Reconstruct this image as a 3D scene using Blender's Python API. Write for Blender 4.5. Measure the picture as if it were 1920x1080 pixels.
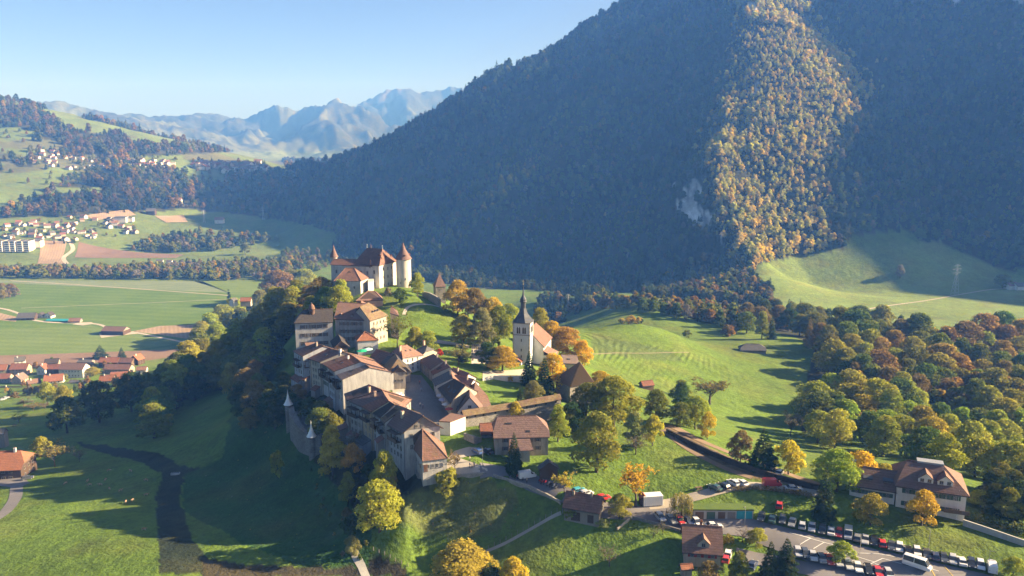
import bpy, bmesh, math, random
import numpy as np
from mathutils import Vector, Matrix

scene = bpy.context.scene
for o in list(bpy.data.objects):
    bpy.data.objects.remove(o)

# ---------------------------------------------------------------- camera
FPX = 1478.0                       # focal length in pixels of the 1920 px wide photograph
CAM_Z = 200.0                      # the drone's height above the valley floor on the left
PITCH = math.atan(270.0 / FPX)     # looking slightly down
cam_data = bpy.data.cameras.new("camera")
cam = bpy.data.objects.new("camera", cam_data)
scene.collection.objects.link(cam)
cam.location = (0, 0, CAM_Z)
cam.rotation_euler = (math.radians(90) - PITCH, 0, 0)
cam_data.sensor_width = 36.0
cam_data.lens = 36.0 * FPX / 1920.0
cam_data.clip_start = 1.0
cam_data.clip_end = 40000.0
scene.camera = cam

# ---------------------------------------------------------------- sky, sun, exposure
SUN_AZ, SUN_EL = math.radians(85), math.radians(23)
world = bpy.data.worlds.new("World")
scene.world = world
world.use_nodes = True
wn = world.node_tree.nodes
sky = wn.new("ShaderNodeTexSky")
sky.sky_type = 'NISHITA'
sky.sun_disc = False
sky.sun_elevation = SUN_EL
sky.sun_rotation = SUN_AZ
sky.altitude = 800
sky.air_density = 0.40
sky.dust_density = 3.0
sky.ozone_density = 2.2
world.node_tree.links.new(sky.outputs[0], wn["Background"].inputs[0])
wn["Background"].inputs[1].default_value = 0.05

sun_data = bpy.data.lights.new("sun", 'SUN')
sun_data.energy = 5.0
sun_data.angle = math.radians(0.5)
sun_data.color = (1.0, 0.90, 0.74)
sun = bpy.data.objects.new("sun", sun_data)
scene.collection.objects.link(sun)
sun_dir = Vector((math.sin(SUN_AZ) * math.cos(SUN_EL), math.cos(SUN_AZ) * math.cos(SUN_EL), math.sin(SUN_EL)))
sun.rotation_euler = sun_dir.to_track_quat('Z', 'Y').to_euler()
sun.location = (600, 200, 900)

scene.view_settings.view_transform = 'Standard'
scene.view_settings.look = 'None'
scene.view_settings.gamma = 1.0
scene.view_settings.use_curve_mapping = False
scene.view_settings.exposure = 2.2
scene.cycles.use_denoising = True
scene.cycles.max_bounces = 6
scene.cycles.diffuse_bounces = 2
scene.cycles.glossy_bounces = 2
scene.cycles.transmission_bounces = 3
scene.cycles.volume_bounces = 0
scene.cycles.transparent_max_bounces = 6
scene.cycles.sample_clamp_indirect = 4.0

rng = random.Random(7)
# ---------------------------------------------------------------- terrain
def pixel_ray(px, py):
    """Unit direction from the drone through a point of the photograph (1920 x 1080)."""
    u = (np.asarray(px, float) - 960.0) / FPX
    v = (540.0 - np.asarray(py, float)) / FPX
    cp, sp = math.cos(PITCH), math.sin(PITCH)
    d = np.stack([u, cp + v * sp, -sp + v * cp], axis=-1)
    return d / np.linalg.norm(d, axis=-1, keepdims=True)

def on_plane(px, py, z):
    d = pixel_ray(px, py)
    t = (z - CAM_Z) / d[..., 2]
    return np.array([d[..., 0] * t, d[..., 1] * t, np.zeros_like(t) + z]).T

def at_range(px, py, r):
    """Point at horizontal distance r along the pixel's ray."""
    d = pixel_ray(px, py)
    t = r / math.hypot(d[0], d[1])
    return np.array([d[0] * t, d[1] * t, CAM_Z + d[2] * t])

def _hash(ix, iy, seed):
    h = (ix.astype(np.int64) * 374761393 + iy.astype(np.int64) * 668265263 + seed * 1442695041) & 0xFFFFFFFF
    h = ((h ^ (h >> 13)) * 1274126177) & 0xFFFFFFFF
    return ((h ^ (h >> 16)) & 0xFFFFFF) / float(0xFFFFFF)

def vnoise(x, y, seed=0):
    ix, iy = np.floor(x), np.floor(y)
    fx, fy = x - ix, y - iy
    fx = fx * fx * fx * (fx * (fx * 6 - 15) + 10); fy = fy * fy * fy * (fy * (fy * 6 - 15) + 10)
    a = _hash(ix, iy, seed); b = _hash(ix + 1, iy, seed)
    c = _hash(ix, iy + 1, seed); d = _hash(ix + 1, iy + 1, seed)
    return (a + (b - a) * fx) * (1 - fy) + (c + (d - c) * fx) * fy - 0.5

def fbm(x, y, octaves=4, seed=0):
    s = np.zeros_like(x); amp = 1.0
    for o in range(octaves):
        s = s + amp * vnoise(x, y, seed + o * 17)
        x = x * 2.03 + 11.3; y = y * 2.03 - 7.7; amp *= 0.5
    return s

# height of the ground read off the photograph: (pixel x, pixel y, metres above the left valley)
NEAR = [
 # left meadow and hill flank
 (20,895,74),(60,940,82),(150,905,80),(200,925,83),(270,900,85),(60,1040,91),(200,1020,93),(300,1060,96),(250,960,88),(100,1070,93),(0,960,82),
 (0,800,48),(60,800,53),(120,820,60),(100,760,33),(0,760,26),(0,850,62),(0,725,4),(60,720,3),(150,722,5),(220,722,8),(200,760,32),
 (330,900,84),(350,960,88),(400,1075,94),(300,840,78),(400,850,87),(450,930,91),(470,1040,94),(540,1075,94),
 (210,800,56),(330,780,66),(450,770,84),(480,855,90),(540,880,94),(560,970,94),(620,1000,94),(640,1075,92),(535,840,96),
 (602,858,101),(586,860,100),(545,828,100),(640,900,100),(690,1000,93),(700,1070,92),
 # castle wood
 (300,740,44),(380,700,60),(460,650,76),(500,610,90),(400,650,40),(340,690,36),(540,580,103),(560,640,106),(530,700,95),(480,720,72),(600,745,112),
 # village ridge
 (755,875,112),(830,905,109),(870,885,112.3),(850,860,112.6),(900,870,112.6),(920,885,112),
 (790,790,115),(800,750,116.2),(770,710,117.5),(730,690,118.5),(690,670,119.5),(640,660,118),
 (870,730,115.5),(900,700,115),(920,660,115),(890,650,115.5),(960,730,113.5),(1000,690,113),(940,690,114),(1010,740,112.5),
 (860,800,114),(920,850,112.4),(1000,845,112),(1060,760,110.5),(1090,760,108),(1060,830,112),
 # castle mound
 (640,570,124),(700,560,127),(760,555,127.5),(830,575,123),(700,590,122),(800,600,121),(820,640,117.5),(760,640,118.5),(650,600,120),
 (890,600,112),(930,600,108),(1000,640,108),(960,640,111),
 (710,541,127),(770,541,127),(640,546,125),(690,535,126),(760,533,126.5),(630,538,124.5),(800,548,123),(660,620,121),(600,640,117),(690,640,120.5),(720,625,120.5),
 # below the gate: slope, retaining wall
 (880,925,106),(850,970,101),(760,1000,92),(800,1060,91),(900,1000,99),(900,1075,95),(960,960,102.5),(1000,960,104),(1040,975,104.6),
 (930,905,108),(1000,940,105),(1060,965,105.4),
 # road to the gate
 (950,893,111.4),(1000,905,110.5),(1050,925,109.3),(1110,940,108),(1180,955,106.8),
 # meadow in front, cottage
 (1000,1040,99.5),(1100,1020,101.5),(1200,1000,104.3),(1200,1060,101.5),(1100,1075,99),(1270,1050,102.3),(1318,1068,101.5),(1240,1000,104.8),(1400,1075,101.4),(1430,1040,102.5),
 # car park
 (1250,965,106),(1330,985,105.6),(1400,990,105.3),(1450,1000,105.1),(1550,1000,104.8),(1500,1020,104.7),(1600,1040,104.2),(1700,1060,103.8),(1850,1078,103.2),
 (1600,1005,104.6),(1700,1035,104.0),(1800,1060,103.5),(1900,1075,103.1),(1520,1060,103.2),(1620,1078,102.6),
 # lawn over the garages, upper road
 (1310,940,108.2),(1390,935,108.9),(1470,950,107.3),(1340,915,109.4),(1400,905,109.9),(1480,915,109.7),(1550,920,109.2),(1580,940,108.8),(1250,940,107),
 # meadow right of the village
 (1060,870,111.6),(1130,890,110.4),(1180,850,111.6),(1250,850,112),(1300,880,110.9),(1250,810,112.3),(1350,860,111),(1220,920,108.4),(1150,920,108.3),
 (1440,890,110.2),(1280,800,110.8),(1400,860,107),(1500,890,107.5),
 # hotel bank
 (1600,950,107.8),(1700,960,107.6),(1800,965,106.8),(1650,925,107.8),(1760,940,107.4),(1650,985,105.4),(1750,1005,105.4),(1850,1000,105.4),(1900,1040,104.8),(1700,915,108),(1880,960,105.5),(1600,905,107),(1800,895,103),
 # rolling meadows
 (1120,690,95),(1150,660,94),(1200,720,88),(1300,740,82),(1350,790,84),(1410,760,78),(1440,790,80),(1500,800,80),(1300,690,84),(1400,700,76),(1500,700,72),
 (1100,622,91),(1150,609,94),(1200,606,94.5),(1240,614,91),(1270,628,86.5),(1330,652,79),(1190,632,73),(1250,640,71),(1120,632,72),(1410,656,75),(1500,640,74),(1300,600,62),(1350,630,66),(1150,585,66),(1230,582,70),(1320,600,66),(1200,560,48),
 (1480,850,96),(1600,850,90),(1750,850,84),(1900,850,80),(1600,760,74),(1750,740,66),(1900,760,64),(1600,660,66),(1750,660,56),(1900,680,52),
 # right field and the gully in front of it
 (1430,510,42),(1560,500,38),(1700,520,34),(1900,560,30),(1600,580,30),(1750,600,30),(1900,600,29),(1450,550,32),(1380,570,34),(1100,560,28),(1000,560,22),(900,540,18),
]

class Surface:
    """Smooth surface through scattered heights (polyharmonic spline with a plane)."""
    def __init__(self, pts):
        self.c = pts[:, :2] / 100.0
        n = len(pts)
        A = np.zeros((n + 3, n + 3))
        A[:n, :n] = self.k(self.c, self.c) + np.eye(n) * 0.03
        A[:n, n] = 1; A[:n, n + 1:] = self.c
        A[n:, :n] = A[:n, n:].T
        b = np.concatenate([pts[:, 2], np.zeros(3)])
        self.w = np.linalg.solve(A, b)
    @staticmethod
    def k(a, b):
        d = np.sqrt(np.maximum(((a[:, None, :] - b[None, :, :]) ** 2).sum(-1), 1e-12))
        return -d                      # linear kernel: no overshoot between distant points
    def __call__(self, x, y):
        sh = np.shape(x)
        q = np.stack([np.ravel(x), np.ravel(y)], 1) / 100.0
        out = np.empty(len(q)); n = len(self.c)
        for i in range(0, len(q), 20000):
            s = q[i:i + 20000]
            out[i:i + 20000] = self.k(s, self.c) @ self.w[:n] + self.w[n] + s @ self.w[n + 1:]
        return out.reshape(sh)

_pts = np.array([on_plane(a, b, c) for a, b, c in NEAR])
# flat valley on the left and round about
_flat = [(-80,284,113.5),(-68,276,112.5),(-62,266,112),(-56,255,111.5),(-52,241,110.5),(-47,229,109.5),(-42,221,109.5),(-38,213,110),(-33,207,111),(-25,203,112),
         (-94,280,106),(-80,306,110),(-66,306,116),(-76,258,101),(-63,238,99.5),(-52,216,101),(-40,199,104.5),(-28,194,107),(-48,252,117),(-44,240,116),(-30,225,115.5),
         (-300,640,0),(-420,640,0),(-500,680,0),(-250,720,0),(-450,800,0),(-600,900,0),(-200,850,0),(-100,780,2),(0,800,4),(-50,600,40),(-120,560,30),(40,560,60),(60,700,26),
         (-330,300,70),(-300,200,84),(-500,350,40),(-150,150,92),(0,100,92),(150,100,98),(300,150,96),(400,250,70),(450,400,55),(600,500,40),(700,700,30),(-600,200,50),(-700,600,0),(-800,900,0),(0,950,8),
         (-300,1000,0),(200,930,24),(150,620,60)]
_pts = np.vstack([_pts, np.array(_flat, float)])
near_surface = Surface(_pts)

def ridge(points, lower=0.0):
    return np.array([at_range(*p) for p in points]) - np.array([0, 0, lower])

RIDGES = []          # (crest points, slope left of travel, slope right of travel, roughness)
RIDGES.append((np.vstack([ridge([(330,390,2420),(414,362,2640),(498,330,2650),(540,302,2560),(573,290,2500),(606,291,2420),(643,283,2340),(686,264,2240),(718,245,2170),(756,229,2100),(789,210,2040),
                      (836,191,1960),(878,168,1905),(906,137,1900),(939,116,1905),(986,102,1925),(1050,85,1955),(1100,55,1985),(1145,35,2010),(1175,0,2040),(1240,-60,2160)], 19.0),
                      [[640,2080,690],[860,2350,900],[1250,2600,1000]]]), 0.6, 0.68, 0.8))  # out-of-view peaks, raised to throw shade on the upper face
RIDGES.append((np.vstack([ridge([(1430,-60,1900),(1410,10,1760),(1398,70,1650),(1392,130,1550),(1372,200,1430),(1350,270,1300),(1350,340,1200),(1372,420,1120),(1420,485,1050)])]), 0.64, 0.8, 0.6))
RIDGES.append((np.array([[1700,250,230],[1560,600,320],[1400,850,368],[1400,1060,424],[1400,1200,514],[1400,1300,570],[1400,1500,596],[1400,1615,622],[1400,1750,810],[1400,1987,880],[1300,2500,900],[1100,2800,900]], float), 0.74, 0.6, 0.7))  # crest out of view, heights shaped to cast the shadow edge below
# left hillside, far rounded hill, pyramids, rocky chain
RIDGES.append((np.vstack([[[-3200,1500,600],[-2700,2200,520]], ridge([(0,182,2900),(60,197,3000),(90,207,3050),(150,245,3200),(190,268,3350),(240,290,3500),(300,312,3700)])]), 0.35, 0.26, 0.8))
RIDGES.append((ridge([(-200,180,5600),(60,205,5900),(100,202,6000),(180,212,6300),(250,222,6600),(330,214,7000),(390,220,7300),(432,236,7600),(470,262,8000)]), 0.3, 0.21, 0.9))
RIDGES.append((ridge([(345,296,5600),(420,255,6200),(470,222,6600),(500,207,6700),(530,205,6750),(562,216,6900),(590,212,6900),(603,200,6850),(622,194,6800),(645,207,6700),(662,213,6600)]), 0.6, 0.36, 1.2))
RIDGES.append((ridge([(560,230,7900),(662,213,8200),(690,200,8300),(715,182,8400),(735,178,8500),(752,174,8500),(775,180,8600),(800,178,8600),(830,174,8700),(855,166,8700),(880,166,8700),(960,150,8800),(1100,140,9200)]), 0.6, 0.42, 1.3))
RIDGES.append((ridge([(622,194,6800),(606,230,6200),(640,262,5600),(690,290,5200)]), 0.5, 0.4, 1.0))
RIDGES.append((ridge([(500,207,6700),(470,250,6100),(440,280,5500)]), 0.5, 0.4, 1.0))

def ridge_height(x, y, crest, sl, sr):
    best = np.full(x.shape, -1e9)
    for a, b in zip(crest[:-1], crest[1:]):
        ex, ey = b[0] - a[0], b[1] - a[1]
        L2 = ex * ex + ey * ey
        t = np.clip(((x - a[0]) * ex + (y - a[1]) * ey) / L2, 0, 1)
        dx, dy = x - (a[0] + t * ex), y - (a[1] + t * ey)
        d = np.sqrt(dx * dx + dy * dy)
        side = ex * dy - ey * dx
        sg = np.clip(side / (np.sqrt(L2) * 60.0), -1, 1)
        slope = 0.5 * (sl + sr) + 0.5 * (sl - sr) * sg
        best = np.maximum(best, a[2] + t * (b[2] - a[2]) - slope * d)
    return best

def smooth_max(a, b, k):
    h = np.clip(0.5 + 0.5 * (a - b) / k, 0, 1)
    return b + (a - b) * h + k * h * (1 - h)

def step(a, b, v):
    t = np.clip((v - a) / (b - a), 0, 1)
    return t * t * (3 - 2 * t)

def height(x, y):
    """Ground height; x to the right, y ahead of the drone, in metres."""
    x = np.asarray(x, float); y = np.asarray(y, float)
    r = np.hypot(x, y)
    n = near_surface(x, y)
    n = n + step(150, 400, r) * 0.0
    # the flat farmland to the left is truly flat
    flat = step(-120, -260, x - 0.0 * y) * step(640, 720, y)
    n = n * (1 - flat)
    n = np.where((n < 0.0), n * 0.1, n)
    far = 2.0 + 55.0 * step(1500, 7000, r) + 22 * step(200, 600, x) + fbm(x / 260.0, y / 260.0, 3, 5) * 14 * step(1500, 2600, r)
    # wooded terrace of the left valley side
    far = far + 38 * step(-300, -900, x) * step(1950, 2250, y) + 26 * step(-900, -1500, x) * step(2300, 3000, y)
    base = n + (far - n) * step(880, 1100, r)
    z = base
    wx = fbm(x / 330.0, y / 330.0, 3, 31) * 60; wy = fbm(x / 330.0, y / 330.0, 3, 57) * 60
    far_warp = step(900, 1500, r)
    for crest, sl, sr, rough in RIDGES:
        d0 = ridge_height(x, y, crest, sl, sr)
        m = ridge_height(x + wx * 0.5 * far_warp, y + wy * 0.5 * far_warp, crest, sl, sr) * 0.6 + d0 * 0.4
        cr = fbm(x / (90.0 + r * 0.03), y / (90.0 + r * 0.03), 4, 91)
        m = m + rough * (0.004 * r + 2) * cr
        rg = 1 - 2 * np.abs(fbm(x / 560.0, y / 560.0, 6, 133))
        m = m + rough * 150 * (rg - .62) * step(4800, 5800, r) * np.clip((d0 + 40) / 300.0, 0, 1)
        z = np.where(m > base - 40, smooth_max(z, m, 16.0), z)
    # foothill with lit trees in front of the mountain, at the foot of the spur
    fx, fy = 300.0, 930.0
    z = z + 22 * np.exp(-(((x - fx) / 75.0) ** 2 + ((y - fy) / 60.0) ** 2))
    z = z + 24 * np.exp(-(((x + 560) / 130.0) ** 2 + ((y - 1560) / 70.0) ** 2))
    return z
# ---------------------------------------------------------------- ground sheet
COLL = scene.collection
NA_, NR_ = 640, 700
AZ0, AZ1, R0, R1 = math.radians(-64), math.radians(96), 60.0, 11500.0
_az = np.concatenate([np.radians(np.linspace(-64, -36, 60, endpoint=False)), np.radians(np.linspace(-36, 36, 500, endpoint=False)), np.radians(np.linspace(36, 96, 80))])
_lr = np.linspace(math.log(R0), math.log(R1), NR_)
_A, _R = np.meshgrid(_az, np.exp(_lr))
GX, GY = _R * np.sin(_A), _R * np.cos(_A)
GZ = height(GX, GY)

def ground(x, y):
    """Height of the ground sheet at a point (bilinear on the sheet itself)."""
    x = np.asarray(x, float); y = np.asarray(y, float)
    lr = np.log(np.maximum(np.hypot(x, y), R0 * 1.001)); a = np.arctan2(x, y)
    i = np.clip((lr - _lr[0]) / (_lr[-1] - _lr[0]) * (NR_ - 1), 0, NR_ - 1.001)
    j = np.clip(np.interp(a, _az, np.arange(NA_)), 0, NA_ - 1.001)
    i0 = i.astype(int); j0 = j.astype(int); fi = i - i0; fj = j - j0
    return (GZ[i0, j0] * (1 - fj) + GZ[i0, j0 + 1] * fj) * (1 - fi) + (GZ[i0 + 1, j0] * (1 - fj) + GZ[i0 + 1, j0 + 1] * fj) * fi

def project(x, y, z):
    """World point -> photograph pixel and depth along the view axis."""
    cp, sp = math.cos(PITCH), math.sin(PITCH)
    dz = np.asarray(z, float) - CAM_Z
    depth = np.asarray(y) * cp - dz * sp
    up = np.asarray(y) * sp + dz * cp
    return 960 + FPX * np.asarray(x) / depth, 540 - FPX * up / depth, depth

_march = np.geomspace(80, 13000, 1400)
def on_ground(px, py):
    """First place where the line of sight through a pixel meets the ground."""
    d = pixel_ray(px, py)
    t = _march / math.hypot(d[0], d[1])
    x, y, z = d[0] * t, d[1] * t, CAM_Z + d[2] * t
    h = ground(x, y)
    below = np.nonzero(h > z)[0]
    k = below[0] if len(below) else len(t) - 1
    if k > 0 and len(below):
        a, b = h[k - 1] - z[k - 1], h[k] - z[k]
        f = -a / (b - a + 1e-9)
        tt = t[k - 1] + f * (t[k] - t[k - 1])
    else:
        tt = t[k]
    gx, gy = d[0] * tt, d[1] * tt
    return Vector((gx, gy, float(ground(gx, gy))))

def inside(px, py, poly):
    px = np.asarray(px, float); py = np.asarray(py, float)
    r = np.zeros(px.shape, bool); n = len(poly)
    for i in range(n):
        x0, y0 = poly[i]; x1, y1 = poly[(i + 1) % n]
        if y0 == y1:
            continue
        c = ((y0 > py) != (y1 > py)) & (px < (x1 - x0) * (py - y0) / (y1 - y0) + x0)
        r ^= c
    return r

# --- what grows where (colour, forest weight), read off the photograph and laid on the land
PXG, PYG, DG = project(GX, GY, GZ)
# neighbouring rows the camera cannot see keep the default
gzx = np.gradient(GZ, axis=0) / np.maximum(np.gradient(_R, axis=0), 1e-6)
gza = np.gradient(GZ, axis=1) / np.maximum(np.abs(np.gradient(_A, axis=1)) * _R, 1e-6)
SLOPE = np.hypot(gzx, gza)
jit = fbm(GX / 40.0, GY / 40.0, 3, 3)

MEADOW = (0.088, 0.142, 0.022)
LUSH = (0.07, 0.14, 0.018)
PALE = (0.115, 0.165, 0.06)
FIELD = (0.105, 0.150, 0.040)
PLOUGH = (0.17, 0.115, 0.08)
STUBBLE = (0.20, 0.165, 0.09)
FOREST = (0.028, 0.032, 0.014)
EARTH = (0.045, 0.038, 0.028)
ROCK = (0.46, 0.45, 0.43)
DRY = (0.098, 0.118, 0.036)
ALP = (0.115, 0.12, 0.06)

col = np.empty(GX.shape + (3,)); col[:] = MEADOW
wood = np.zeros(GX.shape)                     # density of woodland
relief = np.full(GX.shape, 0.3)               # cattle steps etc.

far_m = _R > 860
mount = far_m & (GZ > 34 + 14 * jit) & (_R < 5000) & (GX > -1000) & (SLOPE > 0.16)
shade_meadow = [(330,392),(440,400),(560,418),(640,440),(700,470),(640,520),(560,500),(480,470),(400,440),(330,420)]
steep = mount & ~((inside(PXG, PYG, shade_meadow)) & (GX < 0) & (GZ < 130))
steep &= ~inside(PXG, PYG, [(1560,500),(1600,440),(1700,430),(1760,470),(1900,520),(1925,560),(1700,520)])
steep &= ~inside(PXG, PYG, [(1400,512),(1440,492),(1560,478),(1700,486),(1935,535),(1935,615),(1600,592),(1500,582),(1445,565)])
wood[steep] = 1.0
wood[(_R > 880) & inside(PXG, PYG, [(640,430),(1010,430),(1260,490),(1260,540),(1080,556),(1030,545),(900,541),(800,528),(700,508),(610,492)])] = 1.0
# left valley side: woods and pastures in patches
lv = far_m & (GX < -300) & (_R > 1850) & (_R < 5200)
patch = fbm(GX / 220.0, GY / 300.0, 3, 44) + 0.3 * fbm(GX / 60.0, GY / 70.0, 2, 9)
wood[lv & (patch > -0.11)] = 1.0
wood[lv & inside(PXG, PYG, [(0,355),(120,345),(180,330),(330,330),(520,320),(430,365),(330,385),(240,392),(180,400),(90,420),(0,420)]) & (patch > -0.25)] = 1.0
wood[lv & inside(PXG, PYG, [(0,205),(60,205),(150,250),(200,290),(150,300),(90,250),(0,235)])] = 1.0
for p in ([(0,268),(95,262),(120,275),(90,295),(0,300)], [(60,300),(180,290),(200,315),(110,325),(60,322)], [(110,352),(190,352),(190,362),(90,362)], [(350,328),(425,330),(420,340),(350,338)], [(0,330),(70,326),(60,340),(0,342)]):
    wood[lv & inside(PXG, PYG, p)] = 0.0
wood[lv & inside(PXG, PYG, [(0,180),(60,195),(160,245),(300,310),(240,300),(120,262),(0,255)]) & (patch > -.3)] = 1.0
wood[lv & inside(PXG, PYG, [(230,296),(520,280),(540,322),(470,330),(400,334),(330,322)])] = 0.0
lvg = lv & (wood < 0.5); col[lvg] = (0.090, 0.100, 0.042)
col[lvg & (patch < -0.2)] = FIELD
vf = far_m & (_R > 5000)
t = fbm(GX / 420.0, GY / 420.0, 4, 71) + .35 * fbm(GX / 110.0, GY / 110.0, 3, 72)
col[vf] = (0.072, 0.092, 0.040)
col[vf & (t > 0.03)] = (0.026, 0.036, 0.020)
col[vf & (GZ > 560) & (t < -0.02)] = (0.15, 0.145, 0.12)
col[vf & (GZ < 150)] = FIELD
# fields of the left plain
def paint(poly, c, wd=None, jag=0.0, near=0, far=1e9, extra=None):
    qx, qy = PXG + jag * fbm(GX / 9.0, GY / 9.0, 3, 21), PYG + jag * 0.4 * fbm(GX / 9.0, GY / 9.0, 3, 23)
    m = inside(qx, qy, poly) & (_R > near) & (_R < far)
    if extra is not None:
        m &= extra
    if c is not None:
        col[m] = c
    if wd is not None:
        wood[m] = wd
    return m
plain = (GX < 60) & (_R > 500)
paint([(-300,425),(330,395),(520,470),(620,600),(480,680),(-300,720)], FIELD, 0, extra=plain)
paint([(-300,538),(-300,526),(380,526),(700,640),(430,640),(250,685),(-300,690)], FIELD, 0, extra=plain)
paint([(1400,505),(1440,490),(1560,470),(1760,450),(1940,530),(1940,625),(1600,600),(1500,585),(1445,570)], (0.125, 0.18, 0.045), 0, near=600, far=1300)
# rough ground nearby
lit_rough = [(735,930),(800,905),(900,895),(980,930),(930,1000),(840,1010),(760,985)]
m = paint(lit_rough, DRY, jag=16, far=400)
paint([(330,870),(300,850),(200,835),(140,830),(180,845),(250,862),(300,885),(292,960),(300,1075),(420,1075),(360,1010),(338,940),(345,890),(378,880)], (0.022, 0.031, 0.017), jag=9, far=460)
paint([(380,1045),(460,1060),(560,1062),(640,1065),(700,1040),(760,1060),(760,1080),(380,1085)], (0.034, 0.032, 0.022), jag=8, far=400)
paint([(470,700),(600,700),(700,800),(760,880),(700,960),(690,1060),(560,1062),(420,1000),(345,960),(345,890),(420,860),(430,790)], (0.034, 0.08, 0.018), jag=8, far=470)  # hill flank: its shade is deepened by a darker grass colour
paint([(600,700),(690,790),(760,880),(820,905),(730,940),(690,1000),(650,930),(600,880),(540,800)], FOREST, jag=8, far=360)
paint([(1110,625),(1260,660),(1290,680),(1200,672),(1110,660)], (0.075, 0.11, 0.03), jag=4, far=700)
cattle = inside(PXG, PYG, [(1060,615),(1260,655),(1420,680),(1480,720),(1420,790),(1200,760),(1110,700)]) & (_R < 800)
relief[cattle] = 1.0
relief[cattle & inside(PXG, PYG, [(1090,620),(1180,632),(1300,655),(1300,675),(1180,672),(1110,668)])] = 2.6
relief[(_R > 800)] = 0.0
cast = inside(PXG, PYG, [(1240,640),(1480,600),(1560,620),(1490,700),(1330,700)])
# dirt works right of the village
paint([(1242,792),(1262,800),(1330,838),(1420,880),(1500,908),(1560,925),(1555,935),(1480,912),(1400,893),(1300,850),(1250,820)], (0.13, 0.095, 0.06), jag=3, far=400)
# woods: where trees stand as a mass
paint([(1260,500),(1330,470),(1415,480),(1410,520),(1450,545),(1440,575),(1330,570),(1240,560),(1200,560)], FOREST, 1.0, near=600, far=1100)
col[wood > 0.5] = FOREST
for p in ([(250,745),(300,690),(385,610),(480,560),(545,555),(540,640),(480,700),(380,720),(300,800)], [(1530,640),(1590,590),(1935,600),(1935,900),(1830,870),(1640,830),(1500,810),(1500,770)], [(1380,600),(1440,575),(1550,600),(1550,650),(1440,620)]):
    paint(p, FOREST, jag=6, near=255, far=760)
# rock faces
def rockface(poly, jag):
    qx, qy = PXG + jag * fbm(GX / 14.0, GZ / 14.0, 3, 81), PYG + jag * fbm(GX / 14.0, GZ / 14.0, 3, 83)
    m = inside(qx, qy, poly) & (_R > 900) & (_R < 3200)
    sh_ = np.clip(.75 + 1.1 * fbm(GX / 9.0, GZ / 30.0, 4, 87) + .7 * fbm(GX / 3.0, GZ / 6.0, 2, 88), .25, 1.5)
    col[m] = np.array(ROCK) * sh_[m][:, None]; wood[m] = (fbm(GX / 12.0, GZ / 12.0, 2, 89)[m] > .3).astype(float)
rockface([(1286,322),(1304,330),(1310,368),(1332,384),(1350,414),(1330,428),(1288,414),(1262,388),(1280,366)], 26)
rockface([(1264,342),(1272,345),(1270,356),(1263,352)], 6)
rockface([(1402,0),(1418,0),(1420,22),(1412,38),(1404,22)], 22)
rockface([(1412,155),(1424,160),(1420,182),(1408,180)], 12)
rockface([(1775,-10),(1810,-10),(1800,14),(1786,8)], 10)
rockface([(1885,-10),(1925,-10),(1915,14)], 10)

gm = bpy.data.meshes.new("terrain")
verts = np.stack([GX.ravel(), GY.ravel(), GZ.ravel()], 1)
idx = np.arange(NR_ * NA_).reshape(NR_, NA_)
quads = np.stack([idx[:-1, :-1].ravel(), idx[:-1, 1:].ravel(), idx[1:, 1:].ravel(), idx[1:, :-1].ravel()], 1)[:, ::-1]
gm.vertices.add(len(verts)); gm.vertices.foreach_set("co", verts.ravel())
gm.loops.add(quads.size); gm.loops.foreach_set("vertex_index", quads.ravel().astype(np.int32))
gm.polygons.add(len(quads)); gm.polygons.foreach_set("loop_start", np.arange(0, quads.size, 4, dtype=np.int32))
gm.update(calc_edges=True)
gm.polygons.foreach_set("use_smooth", np.ones(len(quads), bool))
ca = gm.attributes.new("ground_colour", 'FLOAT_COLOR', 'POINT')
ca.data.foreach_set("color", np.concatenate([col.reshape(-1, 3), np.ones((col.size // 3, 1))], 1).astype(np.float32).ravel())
ra = gm.attributes.new("relief", 'FLOAT', 'POINT')
ra.data.foreach_set("value", relief.ravel().astype(np.float32))
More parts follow.
